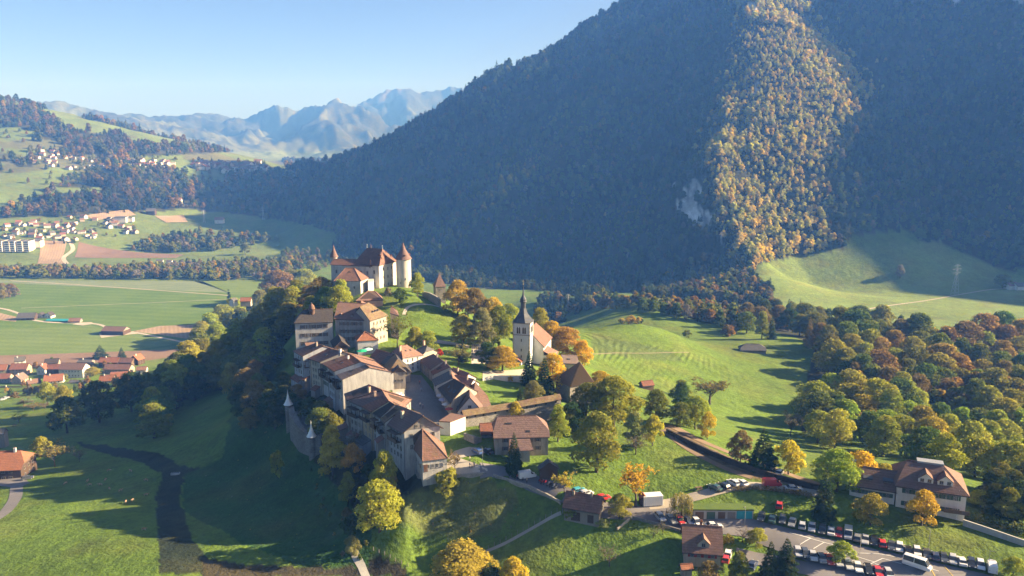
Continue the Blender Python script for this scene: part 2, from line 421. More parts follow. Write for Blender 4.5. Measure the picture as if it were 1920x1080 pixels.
# ---------------------------------------------------------------- materials
class NT:
    """Small wrapper to write node trees tersely."""
    def __init__(self, name):
        self.m = bpy.data.materials.new(name); self.m.use_nodes = True
        self.t = self.m.node_tree; self.t.nodes.clear()
        self.out = self.n('ShaderNodeOutputMaterial')
    def n(self, kind, **kw):
        x = self.t.nodes.new(kind)
        for k, v in kw.items():
            if k.startswith('i_'):
                key = k[2:]; key = int(key) if key.isdigit() else key.replace('_', ' ')
                self.set(x, key, v)
            else:
                setattr(x, k, v)
        return x
    def set(self, x, key, v):
        s = x.inputs[key]
        if hasattr(v, 'is_linked') or v.__class__.__name__.startswith('NodeSocket'):
            self.t.links.new(v, s)
        elif isinstance(v, (tuple, list)) and len(v) == 3 and len(getattr(s, 'default_value', (0, 0, 0))) == 4:
            s.default_value = (*v, 1)
        else:
            s.default_value = v
    def noise(self, vec, scale, detail=3, rough=0.55, dist=0.0):
        return self.n('ShaderNodeTexNoise', i_Vector=vec, i_Scale=scale, i_Detail=detail, i_Roughness=rough, i_Distortion=dist).outputs[0]
    def math(self, op, a, b=0.0, c=0.0):
        x = self.n('ShaderNodeMath', operation=op)
        self.set(x, 0, a); self.set(x, 1, b)
        if op in ('MULTIPLY_ADD', 'COMPARE', 'WRAP', 'SMOOTH_MIN'):
            self.set(x, 2, c)
        return x.outputs[0]
    def maprange(self, v, a, b, c, d):
        return self.n('ShaderNodeMapRange', i_0=v, i_1=a, i_2=b, i_3=c, i_4=d).outputs[0]
    def mix(self, f, a, b, blend='MIX'):
        x = self.n('ShaderNodeMix', data_type='RGBA', blend_type=blend, clamp_factor=True)
        self.set(x, 0, f); self.set(x, 6, a); self.set(x, 7, b)
        return x.outputs[2]
    def mul(self, c, f):
        """colour * scalar"""
        g = self.n('ShaderNodeVectorMath', operation='SCALE'); self.set(g, 0, c); self.set(g, 3, f)
        return g.outputs[0]
    def bump(self, h, strength, dist):
        return self.n('ShaderNodeBump', i_Strength=strength, i_Distance=dist, i_Height=h).outputs[0]
    def bsdf(self, color, rough=0.85, normal=None, spec=0.25, metal=0.0):
        b = self.n('ShaderNodeBsdfPrincipled')
        self.set(b, 'Base Color', color); self.set(b, 'Roughness', rough); self.set(b, 'Metallic', metal)
        self.set(b, 'Specular IOR Level', spec)
        if normal is not None:
            self.set(b, 'Normal', normal)
        self.t.links.new(b.outputs[0], self.out.inputs[0])
        return b
    def coord(self, kind='Object'):
        return self.n('ShaderNodeTexCoord').outputs[kind]
    def pos(self):
        return self.n('ShaderNodeNewGeometry').outputs['Position']

def ground_material():
    k = NT("grass_and_soil")
    p = k.pos()
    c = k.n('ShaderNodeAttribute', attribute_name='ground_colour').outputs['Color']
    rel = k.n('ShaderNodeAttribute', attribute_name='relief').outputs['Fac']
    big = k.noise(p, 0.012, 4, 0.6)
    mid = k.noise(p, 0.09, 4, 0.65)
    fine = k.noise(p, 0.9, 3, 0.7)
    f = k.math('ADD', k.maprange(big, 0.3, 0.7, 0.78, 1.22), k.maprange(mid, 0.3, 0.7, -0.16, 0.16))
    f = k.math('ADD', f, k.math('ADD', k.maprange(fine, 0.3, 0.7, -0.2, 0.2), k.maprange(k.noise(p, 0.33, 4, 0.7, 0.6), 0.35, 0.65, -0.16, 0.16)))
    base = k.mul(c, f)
    sp = k.n('ShaderNodeSeparateXYZ', i_0=p)
    mow = k.math('SINE', k.math('ADD', k.math('MULTIPLY', k.math('ADD', k.math('MULTIPLY', sp.outputs[0], .55), k.math('MULTIPLY', sp.outputs[1], .83)), 1.15), k.math('MULTIPLY', k.noise(p, .03, 2), 9.0)))
    f = k.math('ADD', f, k.math('MULTIPLY', mow, k.maprange(k.noise(p, .02, 2), .45, .6, 0.0, .06)))
    warm = k.mix(k.maprange(k.noise(p, 0.035, 4, 0.6), 0.46, 0.72, 0.0, 0.55), base, k.mul(k.mix(0.6, c, (0.15, 0.12, 0.04), 'MIX'), f))
    # cattle steps along the contour lines
    z = k.n('ShaderNodeSeparateXYZ', i_0=p).outputs[2]
    zz = k.math('ADD', z, k.math('MULTIPLY', k.noise(p, 0.05, 2), 1.1))
    st = k.math('SINE', k.math('MULTIPLY', zz, 7.5))
    h1 = k.math('MULTIPLY', st, k.math('MULTIPLY', rel, k.maprange(k.noise(p, 0.04, 3, .6), .42, .62, 0.0, 0.10)))
    h2 = k.math('MULTIPLY', k.noise(p, 1.1, 3, 0.7), 0.55)
    h3 = k.math('MULTIPLY', k.noise(p, 0.16, 3, 0.6), 1.4)
    hh = k.math('ADD', k.math('ADD', h1, h2), h3)
    k.bsdf(warm, 0.95, k.bump(hh, 0.75, 1.0), 0.1)
    return k.m

def haze_material():
    k = NT("valley_air")
    v = k.n('ShaderNodeVolumePrincipled')
    k.set(v, 'Color', HAZE_COLOR); k.set(v, 'Density', HAZE_DENSITY); k.set(v, 'Anisotropy', HAZE_ANISO); k.set(v, 'Absorption Color', HAZE_ABSORB)
    k.t.links.new(v.outputs[0], k.out.inputs[1])
    return k.m

gm.materials.append(ground_material())
terrain = bpy.data.objects.new("terrain", gm)
terrain["kind"] = "structure"; terrain["label"] = "valley floor, hill, meadows and mountain slopes"
COLL.objects.link(terrain)

# ---------------------------------------------------------------- air
HAZE_COLOR, HAZE_ABSORB, HAZE_DENSITY, HAZE_ANISO = (0.075, 0.23, 0.76), (0.97, 0.66, 0.15), 0.00022, 0.0
def make_haze():
    zmin = float(GZ.min()) - 1.5
    zmax = max(float(GZ.max()), CAM_Z) + 40
    me = bpy.data.meshes.new("haze")
    bm = bmesh.new(); bmesh.ops.create_cube(bm, size=1.0); bm.to_mesh(me); bm.free()
    o = bpy.data.objects.new("haze", me)
    x0, x1, y0, y1 = float(GX.min()) - 60, float(GX.max()) + 60, min(float(GY.min()), 0) - 300, float(GY.max()) + 60
    o.location = ((x0 + x1) / 2, (y0 + y1) / 2, (zmin + zmax) / 2)
    o.scale = (x1 - x0, y1 - y0, zmax - zmin)
    me.materials.append(haze_material())
    o["kind"] = "stuff"; o["label"] = "thin blue haze over the valley"
    COLL.objects.link(o)
    return o
make_haze()
# ---------------------------------------------------------------- object helpers
class MB:
    """Collects faces (with a material slot each) for one mesh."""
    def __init__(self):
        self.v, self.f, self.mi = [], [], []
    def face(self, pts, m=0):
        b = len(self.v)
        self.v += [tuple(p) for p in pts]
        self.f.append(tuple(range(b, b + len(pts)))); self.mi.append(m)
    def box(self, c, s, m=0, rz=0.0, taper=1.0):
        ca, sa = math.cos(rz), math.sin(rz)
        b = len(self.v)
        for z in (-.5, .5):
            k = taper if z > 0 else 1.0
            for x, y in ((-.5, -.5), (.5, -.5), (.5, .5), (-.5, .5)):
                X, Y = x * s[0] * k, y * s[1] * k
                self.v.append((c[0] + X * ca - Y * sa, c[1] + X * sa + Y * ca, c[2] + z * s[2]))
        for q in ((3, 2, 1, 0), (4, 5, 6, 7), (0, 1, 5, 4), (1, 2, 6, 5), (2, 3, 7, 6), (3, 0, 4, 7)):
            self.f.append(tuple(b + i for i in q)); self.mi.append(m)
        return self
    def hexa(self, lo, hi, m=0):
        """solid between two loops of the same length (bottom, top), counter-clockwise from above"""
        b = len(self.v); n = len(lo)
        self.v += [tuple(p) for p in lo] + [tuple(p) for p in hi]
        self.f.append(tuple(b + i for i in range(n))[::-1]); self.mi.append(m)
        self.f.append(tuple(b + n + i for i in range(n))); self.mi.append(m)
        for i in range(n):
            j = (i + 1) % n
            self.f.append((b + i, b + j, b + n + j, b + n + i)); self.mi.append(m)
        return self
    def slab(self, pts, t, m=0, m_side=None):
        """a flat polygon given thickness t along its downward normal"""
        p = [Vector(q) for q in pts]
        n = (p[1] - p[0]).cross(p[2] - p[0]).normalized()
        if n.z < 0:
            p = p[::-1]; n = -n
        lo = [q - n * t for q in p]
        b = len(self.v); k = len(p)
        self.v += [tuple(q) for q in p] + [tuple(q) for q in lo]
        self.f.append(tuple(b + i for i in range(k))); self.mi.append(m)
        self.f.append(tuple(b + k + i for i in range(k))[::-1]); self.mi.append(m if m_side is None else m_side)
        for i in range(k):
            j = (i + 1) % k
            self.f.append((b + i, b + k + i, b + k + j, b + j)); self.mi.append(m if m_side is None else m_side)
        return self
    def tube(self, pts, radii, seg=6, m=0, cap=True):
        pts = [Vector(p) for p in pts]
        rings = []
        for i, p in enumerate(pts):
            d = (pts[min(i + 1, len(pts) - 1)] - pts[max(i - 1, 0)]).normalized()
            a = d.orthogonal().normalized() if abs(d.z) < .9 else Vector((1, 0, 0)) - d * d.x
            a.normalize(); c = d.cross(a)
            b = len(self.v)
            for k in range(seg):
                t = 2 * math.pi * k / seg
                self.v.append(tuple(p + (a * math.cos(t) + c * math.sin(t)) * radii[i]))
            rings.append(b)
        for r0, r1 in zip(rings[:-1], rings[1:]):
            for k in range(seg):
                j = (k + 1) % seg
                self.f.append((r0 + k, r0 + j, r1 + j, r1 + k)); self.mi.append(m)
        if cap:
            self.f.append(tuple(rings[-1] + k for k in range(seg))); self.mi.append(m)
            self.f.append(tuple(rings[0] + k for k in range(seg))[::-1]); self.mi.append(m)
        return self
    def lathe(self, prof, seg=16, c=(0, 0, 0), m=0):
        rings = []
        for r, z in prof:
            b = len(self.v)
            if r < 1e-6:
                self.v.append((c[0], c[1], c[2] + z)); rings.append((b, 1))
            else:
                for k in range(seg):
                    t = 2 * math.pi * k / seg
                    self.v.append((c[0] + r * math.cos(t), c[1] + r * math.sin(t), c[2] + z))
                rings.append((b, seg))
        for (a, na), (b, nb) in zip(rings[:-1], rings[1:]):
            for k in range(seg):
                j = (k + 1) % seg
                if na == 1:
                    self.f.append((a, b + j, b + k))
                elif nb == 1:
                    self.f.append((a + k, a + j, b))
                else:
                    self.f.append((a + k, a + j, b + j, b + k))
                self.mi.append(m)
        return self
    def mesh(self, name, mats, smooth=False):
        me = bpy.data.meshes.new(name)
        me.from_pydata(self.v, [], self.f)
        for mt in (mats if isinstance(mats, (list, tuple)) else [mats]):
            me.materials.append(mt)
        me.polygons.foreach_set("material_index", np.array(self.mi, dtype=np.int32))
        if smooth:
            me.polygons.foreach_set("use_smooth", np.ones(len(self.f), bool))
        me.update()
        return me
    def build(self, name, mats, parent=None, smooth=False):
        return link(name, self.mesh(name, mats, smooth), parent)

def link(name, me, parent=None, loc=None, rz=None):
    o = bpy.data.objects.new(name, me)
    COLL.objects.link(o)
    if parent is not None:
        o.parent = parent
    if loc is not None:
        o.location = loc
    if rz is not None:
        o.rotation_euler = (0, 0, rz)
    return o

def tag(o, label, cat, group=None, kind=None):
    o["label"] = label
    if cat:
        o["category"] = cat
    if group:
        o["group"] = group
    if kind:
        o["kind"] = kind
    return o

def thing(name, label, cat, loc=(0, 0, 0), rz=0.0, group=None):
    o = bpy.data.objects.new(name, None)
    o.empty_display_size = 0.5
    COLL.objects.link(o)
    o.location = loc; o.rotation_euler = (0, 0, rz)
    return tag(o, label, cat, group, "thing")

def copy_thing(src, label, loc, rz=0.0, scale=1.0, color=None, group=None):
    """copy a thing with its parts and sub-parts, sharing their meshes"""
    def rec(o, parent):
        c = o.copy(); COLL.objects.link(c)
        if parent is not None:
            c.parent = parent
        if color is not None and o.type == 'MESH':
            c.color = color
        for ch in o.children:
            rec(ch, c)
        return c
    r = rec(src, None)
    r.location = loc; r.rotation_euler = (0, 0, rz); r.scale = (scale,) * 3 if not isinstance(scale, tuple) else scale
    r["label"] = label
    if group:
        r["group"] = group
    return r

def sheet(name, label, px_poly, mat, lift=0.05, step_px=10, kind="structure", world_pts=None):
    """a sheet (road, field) lying on the ground inside an outline"""
    pts = world_pts if world_pts is not None else [on_ground(*p) for p in px_poly]
    xs = [p[0] for p in pts]; ys = [p[1] for p in pts]
    bm = bmesh.new()
    vs = [bm.verts.new((p[0], p[1], 0)) for p in pts]
    bm.faces.new(vs)
    size = max(max(xs) - min(xs), max(ys) - min(ys))
    cell = max(1.2, size / 60.0)
    for ax, lo, hi in ((0, min(xs), max(xs)), (1, min(ys), max(ys))):
        k = lo + cell
        no = (1, 0, 0) if ax == 0 else (0, 1, 0)
        while k < hi:
            co = (k, 0, 0) if ax == 0 else (0, k, 0)
            bmesh.ops.bisect_plane(bm, geom=bm.verts[:] + bm.edges[:] + bm.faces[:], plane_co=co, plane_no=no)
            k += cell
    bmesh.ops.triangulate(bm, faces=bm.faces[:])
    co = np.array([v.co[:] for v in bm.verts])
    z = ground(co[:, 0], co[:, 1]) + lift
    for v, zz in zip(bm.verts, z):
        v.co.z = zz
    bmesh.ops.recalc_face_normals(bm, faces=bm.faces[:])
    for f in bm.faces:
        f.smooth = True
        if f.normal.z < 0:
            f.normal_flip()
    me = bpy.data.meshes.new(name); bm.to_mesh(me); bm.free()
    me.materials.append(mat)
    o = link(name, me)
    o["kind"] = kind; o["label"] = label
    return o

def ribbon(name, label, px_line, width, mat, lift=0.06, kind="structure", world=None, n=None):
    """a road or path of constant width along a line"""
    pts = world if world is not None else [on_ground(*p) for p in px_line]
    P = [Vector((p[0], p[1], 0)) for p in pts]
    # Catmull-Rom resample
    out = []
    for i in range(len(P) - 1):
        p0, p1, p2, p3 = P[max(i - 1, 0)], P[i], P[i + 1], P[min(i + 2, len(P) - 1)]
        k = max(2, int((p2 - p1).length / max(1.5, width * 0.5)))
        k = min(k, 60)
        for s in range(k):
            t = s / k
            out.append(0.5 * ((2 * p1) + (p2 - p0) * t + (2 * p0 - 5 * p1 + 4 * p2 - p3) * t * t + (3 * p1 - p0 - 3 * p2 + p3) * t ** 3))
    out.append(P[-1])
    mb = MB(); rows = []
    for i, p in enumerate(out):
        d = (out[min(i + 1, len(out) - 1)] - out[max(i - 1, 0)]).normalized()
        nrm = Vector((-d.y, d.x, 0))
        w = width if not callable(width) else width(i / (len(out) - 1))
        row = []
        for s in (-0.5, -0.25, 0, 0.25, 0.5):
            q = p + nrm * (w * s)
            row.append(len(mb.v)); mb.v.append((q.x, q.y, float(ground(q.x, q.y)) + lift))
        rows.append(row)
    for a, b in zip(rows[:-1], rows[1:]):
        for i in range(4):
            mb.f.append((a[i], b[i], b[i + 1], a[i + 1])[::-1]); mb.mi.append(0)
    o = mb.build(name, mat, smooth=True)
    o["kind"] = kind; o["label"] = label
    return o
# ---------------------------------------------------------------- trees
def leaf_material(name, source):
    """foliage: colour from the object (single trees) or the instance (woods), light passing through the leaves"""
    k = NT(name)
    if source == 'object':
        info = k.n('ShaderNodeObjectInfo'); c = info.outputs['Color']
        p = k.coord('Object')
        v = k.noise(p, 0.35, 3, 0.6); v2 = k.noise(p, 1.6, 2, 0.7)
        f = k.math('ADD', k.maprange(v, 0.3, 0.7, 1.4, 2.7), k.maprange(v2, 0.3, 0.7, -0.4, 0.4))
        turned = k.mix(k.maprange(k.noise(p, 0.22, 2, 0.5, 0.4), 0.5, 0.68, 0.0, 0.45), c, (0.16, 0.122, 0.022))
        c = k.mul(turned, f)
    else:
        c = k.n('ShaderNodeAttribute', attribute_name='tint', attribute_type='INSTANCER').outputs['Color']
        p = k.coord('Object')
        c = k.mul(c, k.maprange(k.noise(p, 0.5, 2, 0.6), 0.3, 0.7, 1.4, 2.5))
    d = k.n('ShaderNodeBsdfDiffuse', i_Color=c, i_Roughness=0.9)
    t = k.n('ShaderNodeBsdfTranslucent', i_Color=k.mix(0.5, c, k.mul(c, 1.5)))
    m = k.n('ShaderNodeMixShader', i_Fac=0.38)
    k.t.links.new(d.outputs[0], m.inputs[1]); k.t.links.new(t.outputs[0], m.inputs[2])
    k.t.links.new(m.outputs[0], k.out.inputs[0])
    return k.m

def bark_material():
    k = NT("bark")
    p = k.coord('Object')
    c = k.mix(k.noise(p, 3.0, 3), (0.05, 0.038, 0.028), (0.13, 0.11, 0.09))
    k.bsdf(c, 0.95, None, 0.1)
    return k.m

LEAF = leaf_material("leaves", 'object')
WOODLEAF = leaf_material("woodland_leaves", 'instance')
BARK = bark_material()

def quads_mesh(name, cen, nrm, size, mat, elong=1.0, seed=0):
    """many small leaf clumps: one bent quad (two triangles folded along the middle) each"""
    r = np.random.RandomState(seed)
    n = len(cen)
    nrm = nrm / np.maximum(np.linalg.norm(nrm, axis=1, keepdims=True), 1e-6)
    a = np.cross(nrm, r.normal(size=(n, 3))); a /= np.maximum(np.linalg.norm(a, axis=1, keepdims=True), 1e-6)
    b = np.cross(nrm, a)
    s = (np.asarray(size) * np.ones(n))[:, None]
    sa, sb = s * elong * r.uniform(.7, 1.25, (n, 1)), s * r.uniform(.6, 1.1, (n, 1))
    fold = nrm * s * 0.3
    p0 = cen - a * sa; p1 = cen - b * sb - fold * r.uniform(0, 1, (n, 1)); p2 = cen + a * sa * r.uniform(.6, 1.1, (n, 1)); p3 = cen + b * sb - fold * r.uniform(0, 1, (n, 1))
    v = np.stack([p0, p1, p2, p3], 1).reshape(-1, 3)
    f = np.arange(4 * n).reshape(n, 4)
    me = bpy.data.meshes.new(name)
    me.vertices.add(4 * n); me.vertices.foreach_set("co", v.astype(np.float32).ravel())
    me.loops.add(4 * n); me.loops.foreach_set("vertex_index", f.ravel().astype(np.int32))
    me.polygons.add(n); me.polygons.foreach_set("loop_start", np.arange(0, 4 * n, 4, dtype=np.int32))
    me.update(calc_edges=True)
    me.materials.append(mat)
    return me

def lobes_crown(seed, h, w, base, n_leaf, leaf, n_lobe, top_bias=0.0, cone=0.0):
    """leaf clumps on the shells of overlapping lobes, unit tree of height h and crown radius w"""
    r = np.random.RandomState(seed)
    ch = h - base
    cen, rad = [], []
    for i in range(n_lobe):
        t = (i + 0.5) / n_lobe
        zz = base + ch * (0.14 + 0.72 * t) + r.uniform(-.05, .05) * ch
        prof = math.sin(math.pi * min(1, max(0.02, (0.24 + 0.68 * t)))) ** 0.65
        prof = prof * (1 - cone * t) 
        ang = i * 2.39996 + r.uniform(-.5, .5)
        lr = w * r.uniform(.24, .50) * (0.75 + 0.35 * prof)
        dist = max(0.0, w * prof - lr) * r.uniform(.75, 1.28)
        cen.append((math.cos(ang) * dist, math.sin(ang) * dist, zz)); rad.append(lr)
    cen.append((0, 0, base + ch * .5)); rad.append(w * .55)
    cen.append((0, 0, h - w * .42)); rad.append(w * .42 * (1 - .4 * cone))
    cen = np.array(cen); rad = np.array(rad)
    which = r.choice(len(rad), n_leaf, p=rad ** 2 / (rad ** 2).sum())
    d = r.normal(size=(n_leaf, 3)); d /= np.linalg.norm(d, axis=1, keepdims=True)
    d[:, 2] = np.where(d[:, 2] < -0.35, -d[:, 2] * .6, d[:, 2])
    rr = rad[which] * r.uniform(.72, 1.08, n_leaf)
    p = cen[which] + d * rr[:, None] * np.array([1, 1, .85])
    # drop clumps buried deep inside other lobes
    deep = np.zeros(n_leaf, bool)
    for c, q in zip(cen, rad):
        deep |= (np.linalg.norm((p - c) / np.array([1, 1, .85]), axis=1) < q * .62)
    keep = ~deep
    nr = d + r.normal(size=d.shape) * 0.42
    return p[keep], nr[keep], leaf * r.uniform(.7, 1.35, keep.sum())

def conifer_crown(seed, h, w, n_leaf, leaf, base=0.6):
    r = np.random.RandomState(seed)
    t = 1 - np.sqrt(r.uniform(0.0, 1, n_leaf)); t = 0.02 + .98 * t
    whorl = np.round(t * 17) / 17 + r.normal(size=n_leaf) * .008
    t = np.clip(.55 * whorl + .45 * t, 0, 1)
    ang = r.uniform(0, 2 * math.pi, n_leaf)
    arms = 1 + .22 * np.sin(ang * 5 + t * 40) + .12 * np.sin(ang * 3 + t * 17 + seed)
    rad = w * (1 - t) ** .85 * arms * np.sqrt(r.uniform(.35, 1, n_leaf)) + .06
    p = np.stack([np.cos(ang) * rad, np.sin(ang) * rad, base + (h - base) * t - rad * .28], 1)
    nr = np.stack([np.cos(ang) * .8, np.sin(ang) * .8, np.full(n_leaf, .9)], 1) + r.normal(size=(n_leaf, 3)) * .35
    return p, nr, leaf * (1.15 - .6 * t) * r.uniform(.7, 1.3, n_leaf)

def trunk_mesh(seed, h, rad, limbs, reach, start=.35):
    r = random.Random(seed); mb = MB()
    top = Vector((r.uniform(-.3, .3), r.uniform(-.3, .3), h * .86))
    mid = Vector((r.uniform(-.25, .25), r.uniform(-.25, .25), h * .4))
    mb.tube([(0, 0, -.8), (0, 0, .25), mid, top], [rad * 1.35, rad, rad * .68, rad * .15], 7)
    for i in range(limbs):
        z = h * (start + (.8 - start) * i / max(1, limbs))
        a = i * 2.4 + r.uniform(-.4, .4)
        l = reach * r.uniform(.55, .95) * (1.1 - .5 * i / max(1, limbs))
        s = mid.lerp(top, max(0, (z / h - .4) / .46)) if z > h * .4 else Vector((0, 0, .25)).lerp(mid, z / (h * .4))
        e = s + Vector((math.cos(a) * l, math.sin(a) * l, l * .75))
        k = s.lerp(e, .5) + Vector((0, 0, -.1 * l))
        mb.tube([s, k, e], [rad * .4, rad * .26, rad * .06], 5)
    return mb

PROTO = {}
def tree_proto(key, crown_fn, trunk_args, name, cat='tree', crown_name='crown', elong=1.0, seeds=(1,)):
    out = []
    for s in seeds:
        p, n, sz = crown_fn(s)
        cm = quads_mesh(key + "_crown", p, n, sz, LEAF, elong, s)
        tm = trunk_mesh(s, *trunk_args).mesh(key + "_trunk", BARK, True)
        out.append((cm, tm))
    PROTO[key] = (name, cat, crown_name, out)

# unit sizes: height in metres as modelled, scaled per tree
HT = dict(broad=14.0, round=9.0, spruce=16.0, poplar=15.0, tall=17.0, shrub=4.0, yew=12.0)
tree_proto('broad', lambda s: lobes_crown(s, 14, 5.4, .3, 7200, .265, 19), (11.5, .34, 6, 4.0), 'broadleaf_tree', seeds=(1, 2, 3, 4, 5, 6, 7))
tree_proto('tall', lambda s: lobes_crown(s, 17, 4.9, .4, 7200, .265, 22, cone=.25), (14, .36, 6, 3.6), 'broadleaf_tree', seeds=(11, 12, 13, 14, 15))
tree_proto('round', lambda s: lobes_crown(s, 9, 4.0, .6, 4600, .215, 13), (7, .22, 5, 2.6), 'broadleaf_tree', seeds=(21, 22, 23, 24))
tree_proto('spruce', lambda s: conifer_crown(s, 16, 3.5, 5200, .235), (15, .26, 0, 1), 'spruce_tree', elong=1.3, seeds=(31, 32))
tree_proto('yew', lambda s: conifer_crown(s, 12, 3.0, 4200, .22, .2), (11, .22, 0, 1), 'conifer_tree', elong=1.1, seeds=(36,))
tree_proto('poplar', lambda s: lobes_crown(s, 15, 1.7, .8, 1500, .28, 13), (14, .2, 4, 1.0), 'poplar_tree', seeds=(41,))
tree_proto('shrub', lambda s: lobes_crown(s, 4, 2.4, .1, 1100, .24, 9), (2.6, .1, 4, 1.4, .1), 'shrub', 'shrub', 'foliage', seeds=(51, 52))

def sparse_proto(key, seed, h, reach, leafiness, leaf):
    r = random.Random(seed); mb = MB()
    rad = h * .022; ends = []
    mb.tube([(0, 0, -.6), (0, 0, h * .12), (.1, 0, h * .3), (.1, .1, h * .5)], [rad * 1.4, rad, rad * .85, rad * .5], 7)
    for i in range(9):
        a = i * 2.4 + r.uniform(-.3, .3); z = h * (.25 + .25 * i / 9)
        s = Vector((.08, .05, z)); l = reach * r.uniform(.6, 1.0)
        e = s + Vector((math.cos(a) * l, math.sin(a) * l, h * r.uniform(.25, .5)))
        k = s.lerp(e, .5) + Vector((0, 0, -.05 * h))
        mb.tube([s, k, e], [rad * .5, rad * .3, rad * .08], 5); ends.append((k, e))
        for j in range(6):
            q = k.lerp(e, r.uniform(.0, 1)); t = q + Vector((r.gauss(0, 1), r.gauss(0, 1), r.uniform(.2, 1.2))) * reach * .36
            mb.tube([q, q.lerp(t, .5) + Vector((0, 0, .1)), t], [rad * .2, rad * .14, rad * .05], 4, cap=False); ends.append((q, t))
            for jj in range(2):
                q2 = q.lerp(t, r.uniform(.4, 1)); t2 = q2 + Vector((r.gauss(0, 1), r.gauss(0, 1), r.uniform(-.2, 1))) * reach * .2
                mb.tube([q2, t2], [rad * .12, rad * .04], 3, cap=False); ends.append((q2, t2))
    rr = np.random.RandomState(seed)
    n = leafiness
    k = rr.randint(0, len(ends), n); f = rr.uniform(.2, 1.1, n)[:, None]
    A = np.array([list(a) for a, b in ends]); B = np.array([list(b) for a, b in ends])
    p = A[k] + (B[k] - A[k]) * f + rr.normal(size=(n, 3)) * reach * .07
    nr = rr.normal(size=(n, 3)) + np.array([0, 0, .6])
    cm = quads_mesh(key + "_crown", p, nr, leaf * rr.uniform(.6, 1.3, n), LEAF, 1, seed)
    PROTO[key] = ('bare_tree' if leafiness < 300 else 'broadleaf_tree', 'tree', 'crown', [(cm, mb.mesh(key + "_trunk", BARK, True))])
    HT[key] = h
sparse_proto('bare', 61, 7.0, 2.9, 240, .14)
sparse_proto('thin', 62, 12.0, 3.4, 1500, .24)
sparse_proto('airy', 63, 7.0, 3.4, 900, .2)

def willow_proto():
    r = np.random.RandomState(71)
    p, n, s = [], [], []
    for i in range(150):
        a = r.uniform(0, 6.283); d = 3.2 * math.sqrt(r.uniform(.05, 1)); z0 = 6.8 - 1.5 * (d / 3.2) ** 2
        l = r.uniform(2.0, 4.8)
        for t in np.linspace(0, 1, 14):
            p.append((math.cos(a) * (d + .3 * t), math.sin(a) * (d + .3 * t), z0 - l * t)); n.append((math.cos(a), math.sin(a), .5)); s.append(.16)
    p = np.array(p) + r.normal(size=(len(p), 3)) * .09
    cm = quads_mesh("willow_crown", p, np.array(n) + r.normal(size=(len(p), 3)) * .4, np.array(s), LEAF, 1.6, 71)
    PROTO['willow'] = ('willow_tree', 'tree', 'crown', [(cm, trunk_mesh(71, 6.5, .26, 6, 2.8).mesh("willow_trunk", BARK, True))])
    HT['willow'] = 7.0
willow_proto()

TREE_COUNT = [0]
def tree(kind, loc, h, color, label, group=None, width=None, seed=None):
    """one tree: an Empty at the foot of the trunk, crown and trunk below it"""
    name, cat, crown_name, ms = PROTO[kind]
    TREE_COUNT[0] += 1
    s = TREE_COUNT[0] if seed is None else seed
    cm, tm = ms[s % len(ms)]
    k = h / HT[kind]
    o = thing(name, label, cat, loc, (s * 2.399) % 6.283, group)
    w = k if width is None else width
    sq = 1 + .13 * math.sin(s * 1.7)
    o.scale = (w * sq, w / sq, k)
    c = link(crown_name, cm, o); c.color = (*color, 1)
    link('trunk', tm, o)
    return o

# --- woodland too thick and far to count: one object per wood, its trees instanced
def simple_tree(name, crown, elong, seed, trunk_h):
    p, n, s = crown
    return quads_mesh(name, p, n, s, WOODLEAF, elong, seed)

wood_coll = bpy.data.collections.new("woodland_kinds")
_kinds = [("wood_tree_a", lobes_crown(101, 13, 5.2, .3, 420, .95, 9)), ("wood_tree_b", lobes_crown(102, 14, 4.6, .3, 420, .95, 10)), ("wood_tree_c", lobes_crown(103, 12, 5.6, .3, 420, 1.0, 8)),
          ("wood_tree_d", conifer_crown(104, 17, 3.3, 320, .85, .2)), ("wood_tree_e", conifer_crown(105, 15, 3.0, 300, .85, .2))]
for nm, cr in _kinds:
    wood_coll.objects.link(bpy.data.objects.new(nm, simple_tree(nm, cr, 1.0, 9, 4)))

def instancer_tree():
    g = bpy.data.node_groups.new("stand_of_trees", 'GeometryNodeTree')
    g.interface.new_socket("Geometry", in_out='INPUT', socket_type='NodeSocketGeometry')
    g.interface.new_socket("Geometry", in_out='OUTPUT', socket_type='NodeSocketGeometry')
    N = g.nodes; L = g.links
    gi, go = N.new('NodeGroupInput'), N.new('NodeGroupOutput')
    ci = N.new('GeometryNodeCollectionInfo'); ci.inputs[0].default_value = wood_coll
    ci.inputs['Separate Children'].default_value = True; ci.inputs['Reset Children'].default_value = True
    ip = N.new('GeometryNodeInstanceOnPoints'); ip.inputs['Pick Instance'].default_value = True
    def attr(name, t):
        a = N.new('GeometryNodeInputNamedAttribute'); a.data_type = t; a.inputs[0].default_value = name
        return a.outputs[0]
    L.new(gi.outputs[0], ip.inputs['Points']); L.new(ci.outputs[0], ip.inputs['Instance'])
    L.new(attr('variant', 'INT'), ip.inputs['Instance Index']); L.new(attr('size', 'FLOAT_VECTOR'), ip.inputs['Scale'])
    L.new(attr('turn', 'FLOAT_VECTOR'), ip.inputs['Rotation'])
    L.new(ip.outputs[0], go.inputs[0])
    return g
STAND = instancer_tree()

